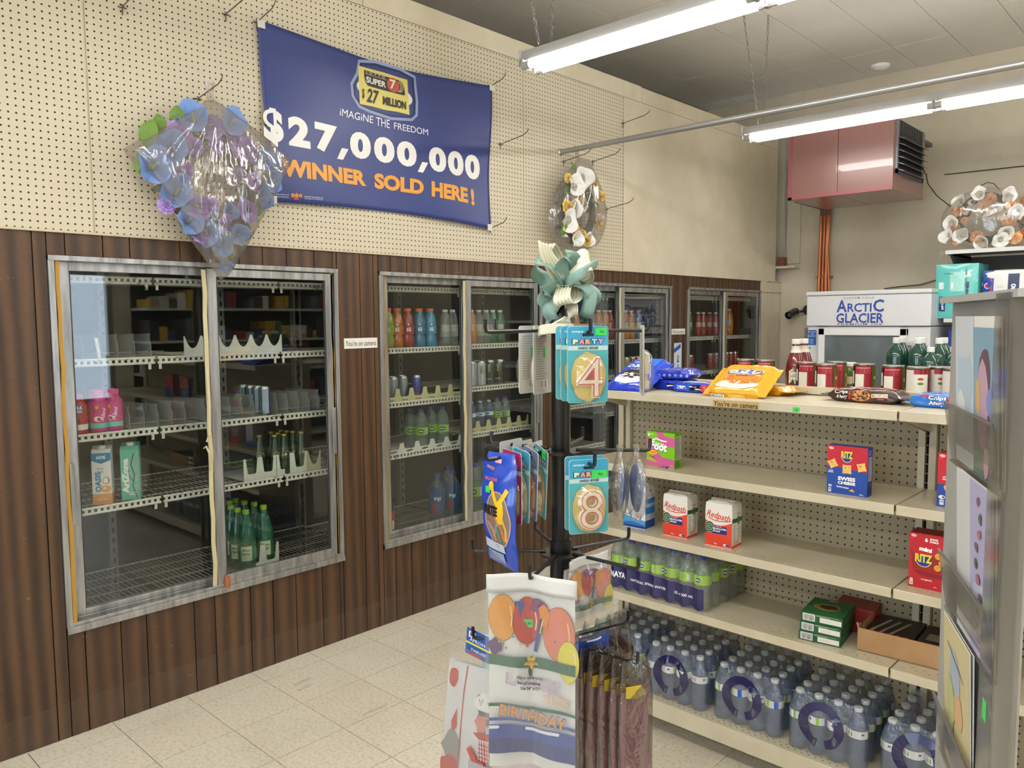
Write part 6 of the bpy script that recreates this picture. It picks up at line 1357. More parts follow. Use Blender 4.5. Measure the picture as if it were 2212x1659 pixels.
# ribbon bow on top
bw_ = thing('ribbon_bow', 'large teal and cream striped ribbon bow on top of the spinner', 'bow', (SX, SY, 1.60))
g = NT('cream_ribbon'); v, o = g.xyz('UV'); TEALR = mat_noise('teal_ribbon', '#7d9d92', '#93b5a8', 8, .5); CRM = mat_noise('cream_ribbon_cloth', '#c6bfa2', '#d6d0b4', 8, .5); CRM2 = M('#e4e6d2', .5)
vr, ur = Vector((math.cos(WA), math.sin(WA), 0)), Vector((-math.sin(WA), math.cos(WA), 0))
def strip(path, w, mat, name='ribbon_loop', twist=0., stripes=False, wa=None):
    P = [vr*p[0]+ur*p[2]+Vector((0, 0, p[1])) for p in path]
    # smooth the path
    Q = []
    for i in range(len(P)-1):
        p0, p1, p2, p3 = P[max(i-1, 0)], P[i], P[i+1], P[min(i+2, len(P)-1)]
        for k in range(6):
            t = k/6; Q.append(.5*((2*p1)+(-p0+p2)*t+(2*p0-5*p1+4*p2-p3)*t*t+(-p0+3*p1-3*p2+p3)*t**3))
    Q.append(P[-1]); mb = MB().m(mat); n = len(Q); rows = []
    for i, q in enumerate(Q):
        tg = (Q[min(i+1, n-1)]-Q[max(i-1, 0)]).normalized(); s = wa if wa else ur
        s = (Matrix.Rotation(twist*i/n, 3, tg) @ s); s = (s-tg*s.dot(tg)).normalized(); rows.append((q, s, tg.cross(s)))
    segs = 10 if stripes else 4
    vs = [q+s*(w*(j/segs-.5))+nn*(.0012*math.cos(PI*j) if stripes else .002*math.sin(PI*j/segs)) for q, s, nn in rows for j in range(segs+1)]
    mb.add(vs, [(i*(segs+1)+j, i*(segs+1)+j+1, (i+1)*(segs+1)+j+1, (i+1)*(segs+1)+j) for i in range(n-1) for j in range(segs)])
    if stripes: mb.m(CRM2); mb.mi = [mb.c if (k % segs) % 2 else 0 for k in range(len(mb.f))]
    return mb.obj(name, bw_, smooth='all', solid=.0006)
X_ = lambda px: (px-1212)/1698*1.56; Z_ = lambda py: (715-py)/1698*1.56-.005
def loop(pts, w, m, tw=0, st=False, wa=None, name='ribbon_loop'): strip([(X_(a), Z_(b), c) for a, b, c in pts], w, m, name, tw, st, wa)
dn = Vector((0, 0, 1))
loop([(1222, 612, 0), (1195, 575, -.03), (1165, 560, -.03), (1156, 585, .0), (1180, 600, .03), (1218, 612, .01)], .032, TEALR, .6, wa=(ur*.6+dn*.8))
loop([(1222, 612, 0), (1188, 560, -.03), (1182, 528, -.02), (1200, 555, .03), (1212, 590, .03), (1220, 610, .02)], .034, CRM, .4, True, wa=(vr*.7+ur*.5))
loop([(1222, 612, 0), (1250, 585, -.04), (1272, 570, -.03), (1275, 590, .01), (1245, 605, .03), (1224, 614, .02)], .036, CRM, -.5, True, wa=(ur*.5+dn*.9))
loop([(1222, 615, 0), (1262, 618, -.02), (1283, 640, -.01), (1270, 650, .02), (1268, 618, .03), (1230, 612, .02)], .032, TEALR, .8, wa=(vr*.6+ur*.7))
loop([(1222, 612, 0), (1215, 640, -.05), (1222, 655, -.045), (1240, 640, -.02), (1238, 615, .0), (1226, 610, .0)], .034, CRM, .3, True, wa=(vr*.9+dn*.3))
loop([(1222, 612, 0), (1192, 620, -.02), (1175, 640, -.02), (1196, 655, .0), (1216, 630, .02), (1222, 614, .02)], .032, TEALR, -.6, wa=(vr*.5+dn*.6))
loop([(1222, 608, 0), (1215, 575, -.02), (1232, 555, -.03), (1246, 575, .0), (1234, 600, .02), (1224, 610, .02)], .030, TEALR, .5, wa=(vr*.8+dn*.5))
loop([(1222, 608, .02), (1240, 560, .03), (1262, 545, .03), (1270, 560, .04), (1245, 595, .04), (1224, 610, .03)], .028, CRM, .5, True, wa=(ur*.8+dn*.5))
loop([(1222, 608, .0), (1242, 600, -.05), (1262, 588, -.06), (1276, 575, -.02), (1290, 568, .0)], .020, TEALR, .5, wa=(dn))
loop([(1215, 635, .0), (1198, 655, -.02), (1188, 672, -.02), (1196, 690, -.01), (1190, 712, .0)], .030, TEALR, .6, wa=vr, name='ribbon_tail')
loop([(1232, 640, .0), (1238, 665, -.03), (1228, 688, -.03), (1200, 702, -.03), (1172, 706, -.035)], .022, CRM, -.9, True, wa=vr*.5+dn*.6, name='ribbon_tail')
loop([(1240, 706, -.035), (1205, 705, -.045), (1172, 708, -.05), (1166, 714, -.02), (1180, 712, .01)], .020, CRM, .0, True, wa=dn*.9+ur*.3, name='ribbon_tail')
loop([(1236, 705, -.045), (1222, 718, -.055), (1232, 735, -.055), (1238, 748, -.05)], .026, TEALR, .3, wa=vr, name='ribbon_tail')
loop([(1255, 640, .02), (1262, 622, .0), (1275, 640, -.02), (1268, 672, -.02), (1262, 700-20, .0)], .026, TEALR, .3, wa=vr*.8, name='ribbon_tail')
MB().m(M('#2a2724', .5)).tube([(.0, 0, .06), (.0, 0, .0), (.01, 0, .0)], .0035, 6).obj('stem_wire', bw_)

# ================================================================ greeting-card rack at the right edge
cr = thing('card_rack', 'grey panel card rack with clear pockets at the right edge', 'rack', (2.997, 1.206, 0), R(-65))
GP = mat_noise('grey_plastic', '#97958f', '#a9a7a1', 4, .45)
CLR = mat_film('acrylic', haze=.10, gloss=.06, bs=3, bst=.1, rough=.08, tint='#e4e2de', white='#c9c6c0')
MB().m(GP).box(0, .34, -.004, .004, .06, 1.640).obj('back_panel', cr, bevel=.0015); MB().m(GP).box(0, .36, -.10, .12, 0, .02).box(.14, .20, -.03, .03, .02, .08).obj('foot', cr, bevel=.002)
MB().m(M('#aaa8a3', .4)).box(-.0, .36, -.020, .006, 1.640, 1.648).obj('top_strip', cr)
MB().m(CLR).box(.292, .345, -.022, -.020, .1, 1.645).obj('side_strip', cr, label='clear plastic strip down the near edge'); MB().m(CLR).box(.342, .345, -.022, .0, .1, 1.645).obj('side_wall', cr)
for z in (1.51, 1.31, 1.11, .91, .71, .51):
    m = MB().m(CLR); m.hexa([(.05, -.008, z-.078), (.29, -.008, z-.078), (.29, -.006, z-.078), (.05, -.006, z-.078)], [(.05, -.020, z), (.29, -.020, z), (.29, -.018, z), (.05, -.018, z)]); m.hexa([(.05, -.010, z-.08), (.29, -.010, z-.08), (.29, 0, z-.08), (.05, 0, z-.08)], [(.05, -.010, z-.077), (.29, -.010, z-.077), (.29, 0, z-.077), (.05, 0, z-.077)])
    m.obj('pocket', cr)
    MB().m(M('#6f6c68', .4)).hexa([(.05, -.0205, z-.002), (.29, -.0205, z-.002), (.29, -.0175, z-.002), (.05, -.0175, z-.002)], [(.05, -.0205, z), (.29, -.0205, z), (.29, -.0175, z), (.05, -.0175, z)]).obj('pocket_rim', cr)
def gcard(lab, x0, x1, z0, z1, col, draw, y0=-.009, y1=-.0165, name='greeting_card'):
    t = thing(name, lab, 'greeting card', (2.997, 1.206, 0), R(-65)); sl = lambda v: y0+(y1-y0)*v/(z1-z0)
    MB().m(M('#dcd9d2', .5)).hexa([(x0, sl(0), z0), (x1, sl(0), z0), (x1, sl(0)+.0012, z0), (x0, sl(0)+.0012, z0)], [(x0, sl(z1-z0), z1), (x1, sl(z1-z0), z1), (x1, sl(z1-z0)+.0012, z1), (x0, sl(z1-z0)+.0012, z1)]).obj('card', t)
    MB().m(M('#cfccc5', .5)).hexa([(x0, sl(0)+.002, z0), (x1, sl(0)+.002, z0), (x1, sl(0)+.0032, z0), (x0, sl(0)+.0032, z0)], [(x0, sl(z1-z0)+.004, z1-.002), (x1, sl(z1-z0)+.004, z1-.002), (x1, sl(z1-z0)+.0052, z1-.002), (x0, sl(z1-z0)+.0052, z1-.002)]).obj('envelope', t)
    f = Dec(lambda u, v, h: (x0+u, sl(v)-h, z0+v), step=.0002); draw(f, x1-x0, z1-z0); f.obj('picture', t); return t
def c1d(f, W, H):
    f.rect(0, 0, W*.45, H, '#c3c8ca'); f.poly(blob(W*.22, H*.55, W*.15, H*.25, 10, 2, .3), '#aebfcb'); f.poly(blob(W*.15, H*.35, W*.1, H*.15, 10, 3, .3), '#d4d8d8'); f.rect(W*.45, 0, W, H*.93, '#7f9fb0'); f.rect(W*.45, 0, W, H*.35, '#4f6e62')
    f.poly(blob(W*.70, H*.66, W*.12, H*.16, 12, 4, .15), '#6a4a52'); f.poly(blob(W*.66, H*.45, W*.12, H*.26, 12, 5, .15), '#b79aa8'); f.poly(blob(W*.56, H*.50, W*.05, H*.12, 8, 6), '#c9a86a'); f.poly(blob(W*.82, H*.48, W*.08, H*.10, 9, 7), '#7d88c0'); f.poly(blob(W*.80, H*.22, W*.09, H*.18, 10, 8, .2), '#8a6a70'); f.poly(blob(W*.74, H*.12, W*.05, H*.12, 9, 9), '#b08a92'); f.rect(W*.97, 0, W, H*.93, '#b9a878')
gcard('greeting card with a painted figure in the top pocket', .085, .295, 1.440, 1.622, '', c1d)
def c2d(f, W, H):
    f.rect(0, 0, W*.42, H, '#c9c9c6'); f.rect(W*.42, 0, W, H, '#aaa6c4'); f.poly(blob(W*.72, H*.3, W*.25, H*.15, 10, 3, .2), '#b9bfd2')
    for q in range(9): f.poly(blob(W*(.66+.06*math.sin(q*1.3)), H*(.90-.09*q), W*.05, H*.03, 8, q, .3), ['#7c5a6e', '#59614e', '#a36a80'][q % 3])
gcard('greeting card with trailing pale flowers in the second pocket', .125, .290, 1.236, 1.435, '', c2d)
def c3d(f, W, H):
    f.rect(0, 0, W, H, '#c9bc8c'); f.poly(blob(W*.5, H*.15, W*.5, H*.14, 12, 2, .15), '#9b8fb8'); f.poly(blob(W*.45, H*.7, W*.25, H*.15, 12, 3, .3), '#a9b0b8'); f.poly(blob(W*.6, H*.5, W*.2, H*.12, 12, 4, .3), '#d4a878'); f.poly(blob(W*.3, H*.4, W*.15, H*.2, 12, 5, .3), '#b5b880'); f.line([(W*.2, H*.85), (W*.6, H*.78), (W*.8, H*.74)], .002, '#6a668c')
gcard('yellow and lilac watercolour greeting card in the third pocket', .085, .225, 1.045, 1.235, '', c3d)
sticker('green price sticker on the clear strip of the card rack', lambda u, v, h: (2.997+math.cos(R(-65))*(.316+u)+math.sin(R(-65))*(.0225+h), 1.206+math.sin(R(-65))*(.316+u)-math.cos(R(-65))*(.0225+h), 1.205+v), .014, .022)
# ================================================================ goods inside the cooler
def on_shelf(px, X, z): # (x, y) of a cooler position under the photograph's column px
    lo = 830
    p = P3(px, 830, 0, X); q = P3(px, 830+(p.z-z)/max(1e-6, 1)*0, 0, X)
    for _ in range(6):
        c = Vector((X, q.y, z))-CAM; py = 829.5-FPX*c.dot(up)/c.dot(fw); q = P3(px, py, 0, X)
    return X, q.y
def put(ms, name, lab, px, X, z, grp=None, rz=None, sc=None, cat='bottle'):
    x, y = on_shelf(px, X, z); return bottle_thing(ms, name, lab, (x, y, z), (CAMXY(x, y) if rz is None else rz)+rnd.uniform(-.25, .25), grp, cat, sc)
SH = lambda r, h: [(r*.86, 0), (r, .005), (r, h*.30), (r*.93, h*.36), (r*.93, h*.60), (r, h*.66), (r*.98, h*.76), (r*.62, h*.90), (r*.55, h*.92)]
def milkw(d, z0, z1):
    d.ell(-.006, z0+.085, .022, .017, '#22377e'); d.text('MILK', -.004, z0+.090, .014, '#ffffff', w=.036, bold=.04); d.text('2GO', -.002, z0+.075, .010, '#ffffff', bold=.03); d.rect(-.045, z0, .045, z0+.022, '#dcd9d6'); d.poly(blob(-.008, z0+.032, .012, .011, 10, 1), '#7c1a14')
milk = bmeshes('milk', SH(.035, .155), M('#b3241c', .3), M('#a3201c', .4), .022, .020, .142, M('#b3241c', .3), (.02, .12), .0354, n=18, wrap=milkw)
def pinkw(d, z0, z1):
    d.rect(-.05, z0, .05, z0+.020, '#5fc0ae'); d.text('Alani', .010, z0+.055, .016, '#f2dbe6', w=.055, rot=PI/2-.2, shear=.2); d.poly(blob(-.010, z0+.038, .014, .012, 10, 2), '#e9e0dc'); d.poly(blob(-.006, z0+.036, .008, .008, 9, 3), '#b52a2a'); d.poly(blob(-.016, z0+.072, .009, .008, 9, 4), '#c2344a'); d.poly(blob(-.012, z0+.085, .006, .008, 7, 5), '#e0a63a')
pink = bmeshes('pink', SH(.036, .165), M('#c83a80', .3), M('#d0478c', .35), .0235, .022, .152, M('#c83a80', .3), (.02, .13), .0364, n=18, wrap=pinkw)
put(milk, 'milk_bottle', 'red flavoured milk bottle at the left end of the cooler shelf', 170, -.15, 1.169, cat='bottle')
for px, X, lab in ((214, -.155, 'pink shake bottle in front, beside the red milk bottle'), (203, -.235, 'pink shake bottle hidden behind the front pink one'), (247, -.165, 'pink shake bottle at the right of the pink group'), (238, -.245, 'pink shake bottle rearmost of the pink group')):
    put(pink, 'shake_bottle', lab, px, X, 1.169, 'pink shake bottles in the first cooler')
def tetra(lab, px, X, z, c0, dr, drs, H=.235):
    x, y = on_shelf(px, X, z); t = thing('drink_carton', lab, 'carton', (x, y, z), CAMXY(x, y)-.12); W = .072
    MB().m(M(c0, .35)).box(-W/2, W/2, -W/2, W/2, 0, H-.02).hexa([(-W/2, -W/2, H-.02), (W/2, -W/2, H-.02), (W/2, W/2, H-.02), (-W/2, W/2, H-.02)], [(-W/2, -W/2+.012, H-.006), (W/2, -W/2+.012, H-.006), (W/2, W/2, H+.004), (-W/2, W/2, H+.004)]).obj('carton', t, bevel=.002)
    MB().m(M('#e2e0dc' if H > .2 else '#e2e0dc', .4)).lathe([(.015, 0), (.015, .018), (.013, .02)], 14, (0, -.005, H-.012)).obj('cap', t)
    d = Dec(front(-W/2, -W/2, 0)); dr(d, W, H-.02); d.obj('front_print', t); d = Dec(right(W/2, -W/2, 0)); drs(d, W, H-.02); d.obj('side_print', t); return t
def oas(d, W, H):
    d.rect(0, 0, W, H, '#e4e1dc'); d.rect(0, 0, W, .045, '#d98a3a'); d.poly([(0, H), (W, H), (W, H-.03), (W/2, H-.045), (0, H-.03)], '#2f7fa8'); d.text('60%', W/2, H-.018, .015, '#dcebf2', w=.036, bold=.04)
    d.text('OASIS', .022, .095, .022, '#2f7fb0', w=.085, bold=.05, rot=PI/2); d.text('Hydra', .032, H-.065, .009, '#3a6a8a'); d.text('Fruit', .032, H-.077, .009, '#3a6a8a'); d.ell(.052, .10, .014, .016, '#c48a52', 14); d.ell(.050, .10, .009, .012, '#efe8da', 14); d.poly(blob(.050, .065, .018, .016, 10, 2), '#e39a40'); d.ell(.046, .068, .007, .006, '#f0d9a0', 10); d.text('EXOTIC', .038, .022, .007, '#f4e6d0', w=.04)
def ari(d, W, H):
    d.rect(0, 0, W, H, '#62b49c'); d.text('AriZona', .018, H*.48, .026, '#e8eae0', w=.15, bold=.06, rot=PI/2)
    d.line([(.06, .01), (.045, .06), (.052, .11), (.040, .15), (.052, .20)], .004, '#3a2a24'); d.line([(.048, .08), (.032, .10), (.030, .13)], .003, '#3a2a24')
    for q in range(12): d.ell(.030+.034*abs(math.sin(q*2.1)), .03+.014*q, .005, .005, '#d88a9c', 7)
    d.lines(.03, .02, .06, .035, 3, '#e8eae0', 2)
tetra('white and orange juice carton standing left on the third cooler shelf', 225, -.17, .868, '#dcd9d4', oas, lambda d, W, H: (d.rect(0, 0, W, H, '#dcdad6'), d.rect(0, 0, W, .045, '#c97a30'), d.lines(.008, .06, W-.008, H-.05, 12, '#8aa0ac', 3)))
tetra('turquoise iced tea carton with blossom branch on the third cooler shelf', 286, -.17, .868, '#5caa93', ari, ari)
def cang(key, r, h, wrapc, wrapf=None):
    pr = [(r*.82, 0), (r, .006), (r, h-.012), (r*.86, h-.003), (r*.84, h)]
    return bmeshes(key, pr, M('#b9babd', .25, .8), M('#c4c5c8', .25, .8), r*.82, .001, h-.002, M(wrapc, .25, .3), (.008, h-.012), r*1.006, n=18, wrap=wrapf)
def rbw(d, z0, z1): d.rect(-.006, z0, .026, z1, '#a9afc0'); d.rect(-.02, z0, -.012, z1, '#2f8a5a'); d.lines(-.004, z0+.01, .014, z1-.01, 12, '#4a5068', 2)
blc = cang('blue', .0265, .135, '#24418f', rbw)
for k in range(4): put(blc, 'energy_can', ('slim blue energy can at the front of the row in the first cooler', 'slim blue energy can second in the row', 'slim blue energy can third in the row', 'slim blue energy can rearmost of the row')[k], 572-15*k, -.16-.062*k, 1.172, 'slim blue energy cans', cat='can')
GB = [(.028, 0), (.0315, .004), (.0315, .085), (.026, .115), (.0155, .150), (.0125, .185), (.0125, .19)]
def gbw(d, z0, z1): d.poly([(-.012, z0+.01), (.012, z0+.018), (.012, z0+.034), (-.012, z0+.026)], '#c9b83a'); d.ring(.014, z0+.028, .014, .016, .0015, '#b9c4b4', 16)
gbt = bmeshes('greenglass', GB, mat_bottle('g', '#16361c', .93), M('#b39a4a', .35, .5), .0135, .010, .186, None, n=16, extra=lambda: (lambda d: (gbw(d, .07, .11), d.mb.mesh())[1])(Dec(cyl(.0285), curved=True, base=.0012)))
for k, (px, X) in enumerate(((562, -.20), (588, -.28), (595, -.16), (602, -.22), (608, -.30), (615, -.155), (621, -.25), (634, -.21), (652, -.16))):
    put(gbt, 'glass_bottle', 'small green glass water bottle, %s in the first cooler' % ('leftmost', 'rear left', 'front, with round emblem,', 'second row left', 'rearmost middle', 'front middle', 'rear right', 'second row right', 'rightmost')[k], px, X, .872, 'green glass bottles in the first cooler')
PT = [(.034, 0), (.0415, .010), (.0415, .150), (.040, .17), (.030, .215), (.0165, .255), (.014, .270)]
pet = bmeshes('greenpet', PT, mat_bottle('p', '#1f6a48', .80), M('#9fc22e', .4), .0155, .020, .268, M('#24764c', .3), (.05, .12), .0420, n=18, wrap=lambda d, z0, z1: (d.rect(-.030, z0, .020, z1, '#c9cfae'), d.text('Maison', -.005, z1-.018, .012, '#24402c', w=.036), d.text('Perrier', -.005, z1-.036, .012, '#24402c', w=.036), d.lines(-.024, z0+.005, .014, z1-.048, 3, '#6a7a5c', 3)))
for k, (px, X) in enumerate(((503, -.30), (513, -.42), (500, -.40), (532, -.34), (517, -.22), (553, -.27), (535, -.155), (573, -.18))):
    put(pet, 'green_plastic_bottle', 'green plastic mineral water bottle, %s on the cooler floor shelf' % ('left of the middle row', 'left of the rear row', 'rearmost left', 'middle of the rear row', 'left of the front pair', 'right of the rear row', 'front left with cream label', 'front right with cream label')[k], px, X, .438, 'green plastic bottles on the cooler floor shelf')
# white divider fronts and frosted lane dividers
def scallop(lab, y0, z, n, w, h, X=-.13, col='#d3d2c4', straight=False, base=.03, grp='divider fronts', text=None):
    t = thing('divider_front', lab, 'divider', (X, y0, z), 0, grp); W = n*w; P = [(0, 0), (W, 0), (W, h)]
    for k in range(n-1, -1, -1):
        a, b = k*w, (k+1)*w; tp = .012 if straight else .004
        if k < n-1: P.append((b+tp*.5, h))
        if straight: P += [(b-tp, h), (b-tp-.008, base+.006), (b-tp-.014, base), (a+tp+.014, base), (a+tp+.008, base+.006), (a+tp, h)]
        else:
            P.append((b-.004, h))
            for q in range(1, 8): s = q/8; P.append((b-.004-(w-.008)*s, base+(h-base)*abs(2*s-1)**2.2))
            P.append((a+.004, h))
    P.append((0, h))
    MB().m(M(col, .4)).prism(P, lambda u, v: (.0, u, v), lambda u, v: (.003, u, v)).obj('front_plate', t)
    MB().m(M(col, .45)).box(-.30, .0, 0, W, .0, .003).obj('base_plate', t)
    if text:
        for k in range(n): d = Dec(lambda u, v, hh: (.003+hh, u, v)); d.text(text, (k+.5)*w, base*.45, .012, '#4a6a50', w=w*.45, shear=.3); d.obj('print', t)
    return t
scallop('white scalloped divider front with pointed fins on the top cooler shelf', 1.54, 1.473, 6, .080, .085)
scallop('white U-notched divider front before the empty lanes on the third cooler shelf', 1.80, .868, 2, .085, .105, straight=True); scallop('white U-notched divider front before the green glass bottles, with green sticker', 1.973, .868, 2, .085, .105, straight=True)
scallop('cream divider front at the right end of the third cooler shelf', 2.146, .868, 1, .075, .10, col='#c4bb98'); scallop('white U-notched divider front on the cooler floor shelf before the green plastic bottles', 1.80, .436, 2, .085, .11, straight=True)
FROST = bpy.data.materials.new('frosted'); FROST = M('#b9bbb6', .5, alpha=.42)
ORD = 'first second third fourth fifth sixth seventh eighth ninth tenth eleventh twelfth thirteenth fourteenth fifteenth sixteenth'.split()
def frosted(lab, y, z, h=.09, L=.33, X=-.14, grp='frosted lane dividers'):
    t = thing('lane_divider', lab, 'divider', (X, y, z), 0, grp)
    MB().m(FROST).prism([(0, 0), (0, h*.55), (-.015, h*.8), (-.008, h), (-L, h*.9), (-L, 0)], lambda u, v: (u, 0, v), lambda u, v: (u, .002, v)).box(-L, .012, 0, .062, 0, .002).obj('divider', t); MB().m(FROST).box(.0, .010, 0, .05, .022, .024).obj('stop_tab', t)
for k in range(16):
    y = 1.30+.060*k+(.03 if k > 4 else 0)
    if k in (10, ): continue
    frosted('clear lane divider on the second cooler shelf, %s from the left' % ORD[k], y, 1.17, h=.095+.008*(k % 2))
for k in range(5): frosted('clear low lane divider on the upper cooler shelf, %s from the left' % ORD[k], 1.13+.068*k, 1.472, h=.10)
lr = thing('loose_rod', 'short pale perforated strip standing on the upper left cooler shelf', 'strip', (-.15, 1.19, 1.472)); MB().m(WIREW).hexa([(0, 0, 0), (.008, 0, 0), (.008, .012, 0), (0, .012, 0)], [(0, -.012, .085), (.008, -.012, .085), (.008, .0, .085), (0, .0, .085)]).obj('strip', lr)
# ---- second cooler
SP = lambda r, h: [(r*.85, 0), (r, .008), (r, h*.22), (r*.88, h*.30), (r*.88, h*.40), (r, h*.48), (r, h*.62), (r*.80, h*.80), (r*.52, h*.88), (r*.50, h*.90)]
def gat(key, c): return bmeshes(key, SP(.036, .225), mat_bottle(key, c, .88), M('#d8642a', .4), .021, .018, .202, M(c, .35), (.075, .125), .0366, n=16, wrap=lambda d, z0, z1: (d.text('G', .0, (z0+z1)/2, .030, '#e3e0da', w=.024, bold=.08), d.poly([(-.006, z1+.0), (.0, z1+.012), (.006, z1)], '#e3e0da')))
for k, (px, c, n_) in enumerate(((838, '#8f9a2a', 'yellow green'), (858, '#b8641f', 'orange'), (881, '#9a2320', 'red'), (906, '#1f6f94', 'dark blue'), (930, '#2389b4', 'bright blue'))):
    put(gat('sport%d' % k, c), 'sports_drink_bottle', '%s sports drink bottle in the second cooler' % n_, px, -.17, 1.468, 'sports drinks in the second cooler')
def jui(key, c, cap='#dedcd6', a=.8): return bmeshes(key, SP(.033, .215), mat_bottle(key, c, a), M(cap, .4), .017, .014, .194, M(c, .4), (.05, .12), .0336, n=14, wrap=lambda d, z0, z1: (d.rect(-.02, z0+.03, .02, z1, '#bfb7a8'), d.lines(-.016, z0+.034, .016, z1-.006, 4, '#5a4a3c', 4)))
jo, jc, jg = jui('juo', '#c97f2c'), jui('juc', '#8f9a94', a=.45), jui('jug', '#246a34')
for k, (px, ms, n_) in enumerate(((1018, jo, 'orange juice bottle'), (1034, jc, 'clear drink bottle left of the green ones'), (1050, jc, 'clear drink bottle next to the green ones'), (1064, jg, 'green labelled drink bottle, left one'), (1080, jg, 'green labelled drink bottle, right one'), (962, jc, 'clear drink bottle at the right end of the left door'), (978, jc, 'clear drink bottle beside the gasket'))):
    put(ms, 'drink_bottle', n_+' in the second cooler', px, -.17, 1.474, 'juices in the second cooler')
slc = cang('silver', .0265, .135, '#9a9ca4', lambda d, z0, z1: d.poly([(0, z0), (.03, z0), (.03, z0+.05), (.02, z1-.03)], '#24377e')); bl2 = cang('bright', .0265, .135, '#2a3f9c', lambda d, z0, z1: d.rect(-.02, z0+.01, .01, z0+.03, '#b53a4a'))
for k, (px, X, ms) in enumerate(((834, -.15, slc), (850, -.16, slc), (847, -.22, slc), (871, -.17, slc), (868, -.24, slc), (900, -.17, bl2))):
    put(ms, 'energy_can', 'slim %s can on the second cooler, %s' % ('blue' if ms is bl2 else 'silver', ('leftmost', 'second from left in front', 'second from left behind', 'third in front', 'third behind', 'right end of the row')[k]), px, X, 1.173, 'slim cans in the second cooler', cat='can')
scallop('cream notched divider front before the slim cans in the second cooler', 2.615, 1.170, 6, .098, .075, X=-.115, col='#c9c294', straight=True, text='Nestea')
ts, tb = cang('tallsilver', .033, .155, '#b4b6b8', lambda d, z0, z1: [d.line([(-.008+.007*q, z1-.015), (-.007+.007*q, z1-.065)], .0028, '#2c2e30') for q in range(3)]), cang('tallblack', .033, .155, '#131513', lambda d, z0, z1: ([d.line([(-.008+.006*q, z1-.012), (-.007+.006*q, z1-.06)], .0028, '#7fbf2a') for q in range(3)], d.text('ENERGY', 0, z0+.03, .008, '#b9bcb4')))
for k, (px, X, ms) in enumerate(((1018, -.17, ts), (1038, -.16, ts), (1026, -.25, ts), (1058, -.18, tb), (1079, -.18, tb))):
    put(ms, 'tall_can', 'tall %s can in the second cooler, %s' % (('silver', 'black')[ms is tb], ('left', 'front with dark claw marks', 'behind', 'with green marks', 'right end')[k]), px, X, 1.214, 'tall cans in the second cooler', cat='can')
nb = bmeshes('nayabig', [(r*1.12, z*1.06) for r, z in PROF['water']], mat_bottle('nb', '#7f938f', .40), M('#2a48a8', .4), .0155, .015, .200, M('#86b82a', .35), (.075, .118), .0372, wrap=lambda d, z0, z1: (d.ell(.0, (z0+z1)/2, .016, .012, '#183a78'), d.text('NAYA', 0, (z0+z1)/2, .007, '#ffffff', w=.022, bold=.04), d.rect(.03, z0+.004, .045, z1-.004, '#c7cbc8')))
wbl = bmeshes('bluewater', [(r*1.05, z*1.0) for r, z in PROF['water']], mat_bottle('wb', '#53708f', .5), M('#c4cbd2', .4), .0145, .013, .190, M('#cfd4dc', .35), (.100, .125), .0348, wrap=lambda d, z0, z1: d.ell(0, (z0+z1)/2, .014, .008, '#5a74a8'))
for k, (px, X) in enumerate(((888, -.22), (910, -.155), (932, -.20), (956, -.155))): put(nb, 'water_bottle', 'green labelled water bottle, %s, fourth shelf of the second cooler' % ('leftmost, set back', 'front, emblem out', 'third', 'rightmost')[k], px, X, .888, 'green labelled bottles in the second cooler', sc=1.05)
scallop('white low notched divider with leaf emblems before the green labelled bottles', 2.62, .886, 5, .112, .055, X=-.112, col='#d6d5cc', straight=True, base=.022, text='●')
for k, (px, ms) in enumerate(((1018, wbl), (1037, wbl), (1056, wbl), (1073, nb), (1091, nb))): put(ms, 'water_bottle', ('half litre bottle with red label behind the cream divider', 'blue tinted water bottle, left one behind the cream divider', 'blue tinted water bottle, right one behind the cream divider', 'green labelled water bottle behind the cream divider, left', 'green labelled water bottle behind the cream divider, right')[k], px, -.17, .938, 'small bottles behind the cream divider', sc=.9)
scallop('cream notched divider front under the right door of the second cooler', 3.235, .936, 6, .092, .070, X=-.115, col='#c9c294', straight=True, text='Nestea')
fj = bmeshes('square', [(.040, 0), (.046, .008), (.046, .17), (.043, .185), (.030, .215), (.016, .235), (.014, .25)], mat_bottle('fj', '#5c7380', .32), M('#26398a', .4), .018, .020, .246, M('#1f5f9c', .3, alpha=.5), (.06, .19), .0465, n=4*3, wrap=lambda d, z0, z1: (d.rect(-.024, z0, .0, z0+.05, '#a32a30'), d.text('FIJI', .006, z0+.075, .022, '#e6ebf0', w=.034)))
for k, (px, X) in enumerate(((945, -.16), (968, -.29), (979, -.16))): put(fj, 'square_water_bottle', ('square clear water bottle with red patch, in front on the cooler floor shelf', 'square clear water bottle behind the front one', 'square clear water bottle at the door stile')[k], px, X, .428, 'square water bottles in the second cooler', sc=1.1)
for k, (px, X) in enumerate(((1026, -.17), (1040, -.30), (1056, -.16), (1082, -.19))): put(nb, 'water_bottle', 'litre green labelled bottle at the bottom of the second cooler, %s' % ('left', 'behind the left ones', 'middle', 'by the blue pouch')[k], px, X, .43, 'litre bottles at the bottom of the second cooler', sc=1.42)
chb = bmeshes('cherry', PROF['water'], mat_bottle('ch', '#3a1a18', .85), M('#2a2a2a', .4), .0145, .013, .19, M('#a03038', .35), (.04, .12), .0332, wrap=lambda d, z0, z1: (d.rect(-.03, z0, .03, z0+.04, '#d4cdc8'), d.text('Cherry', 0, z1-.02, .012, '#e8ded8', w=.04), d.poly(blob(0, z0+.018, .012, .01, 9, 2), '#a8242c')))
put(chb, 'cherry_drink_bottle', 'cherry drink bottle at the bottom left of the second cooler', 838, -.13, .425, sc=1.25)
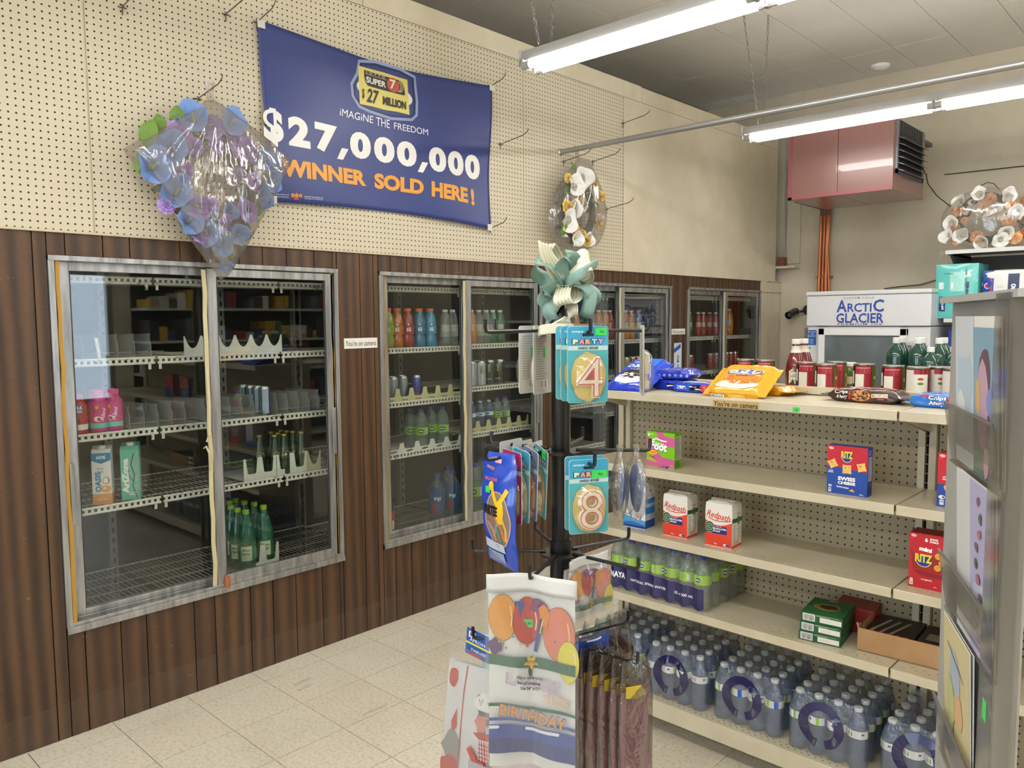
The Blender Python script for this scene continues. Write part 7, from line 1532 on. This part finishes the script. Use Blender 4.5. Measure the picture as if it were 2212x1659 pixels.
# ---- third and fourth coolers
og = jui('jor', '#c8802a', '#dedcd6', .9); rd_ = jui('jrd', '#9c2226', '#dedcd6', .9); gn_ = jui('jgn', '#2a6a40', '#e0e0dc', .9)
for k, (px, ms) in enumerate(((1243, og), (1278, jc), (1292, og), (1306, og), (1316, rd_))): put(ms, 'juice_bottle', 'juice bottle in the third cooler left door, %s' % ('at the far left by the ribbon', 'pale', 'orange', 'deep orange', 'red by the stile')[k], px, -.2, 1.468, 'juices in the third cooler', sc=1.05)
jb = jui('jbl', '#5a7aa0', '#d8732a', .9)
for k, (px, ms) in enumerate(((1350, og), (1362, og), (1378, jb))): put(ms, 'juice_bottle', 'juice bottle in the third cooler right door, %s' % ('orange left', 'orange middle', 'blue with orange cap')[k], px, -.2, 1.468, 'juices in the third cooler', sc=1.05)
for k, (px, ms) in enumerate(((1238, jc), (1256, jc), (1275, rd_), (1290, og))): put(ms, 'juice_bottle', 'bottle on the lower shelf of the third cooler, %s' % ('left clear', 'second clear', 'red', 'orange')[k], px, -.17, 1.028, 'lower bottles in the third cooler', sc=.8)
yc = cang('gold', .033, .122, '#a89a3a'); rc = cang('redc', .033, .122, '#a02a2c', lambda d, z0, z1: d.line([(-.02, z0+.03), (.0, z0+.06), (.02, z1-.02)], .006, '#d8c8c4'))
for k, px in enumerate((1343, 1352, 1366, 1378, 1390)): put(yc if k < 2 else rc, 'drink_can', '%s can in the third cooler, %s' % (('gold', 'gold', 'red', 'red', 'red')[k], ('left', 'second', 'third', 'fourth', 'rightmost')[k]), px, -.17, 1.208, 'cans in the third cooler', cat='can')
for k, (px, ms) in enumerate(((1488, gn_), (1507, rd_), (1518, rd_), (1532, rd_), (1545, rd_), (1574, og))): put(ms, 'soft_drink_bottle', ('green soft drink bottle at the left of the farthest cooler', 'red soft drink bottle, first of four in the farthest cooler', 'red soft drink bottle, second of four in the farthest cooler', 'red soft drink bottle, third of four in the farthest cooler', 'red soft drink bottle, fourth of four in the farthest cooler', 'orange soft drink bottle in the farthest cooler')[k], px, -.22, 1.468, 'soft drinks in the farthest cooler', sc=1.15 if k == 5 else 1.0)
for k, px in enumerate((1489, 1534, 1546, 1568, 1577, 1587)): put(rc, 'drink_can', 'red can in the farthest cooler, %s' % ('alone at the left', 'left of the stile', 'at the stile', 'first right of the stile', 'second right of the stile', 'third right of the stile')[k], px, -.18, 1.173, 'red cans in the farthest cooler', cat='can', sc=1.15)
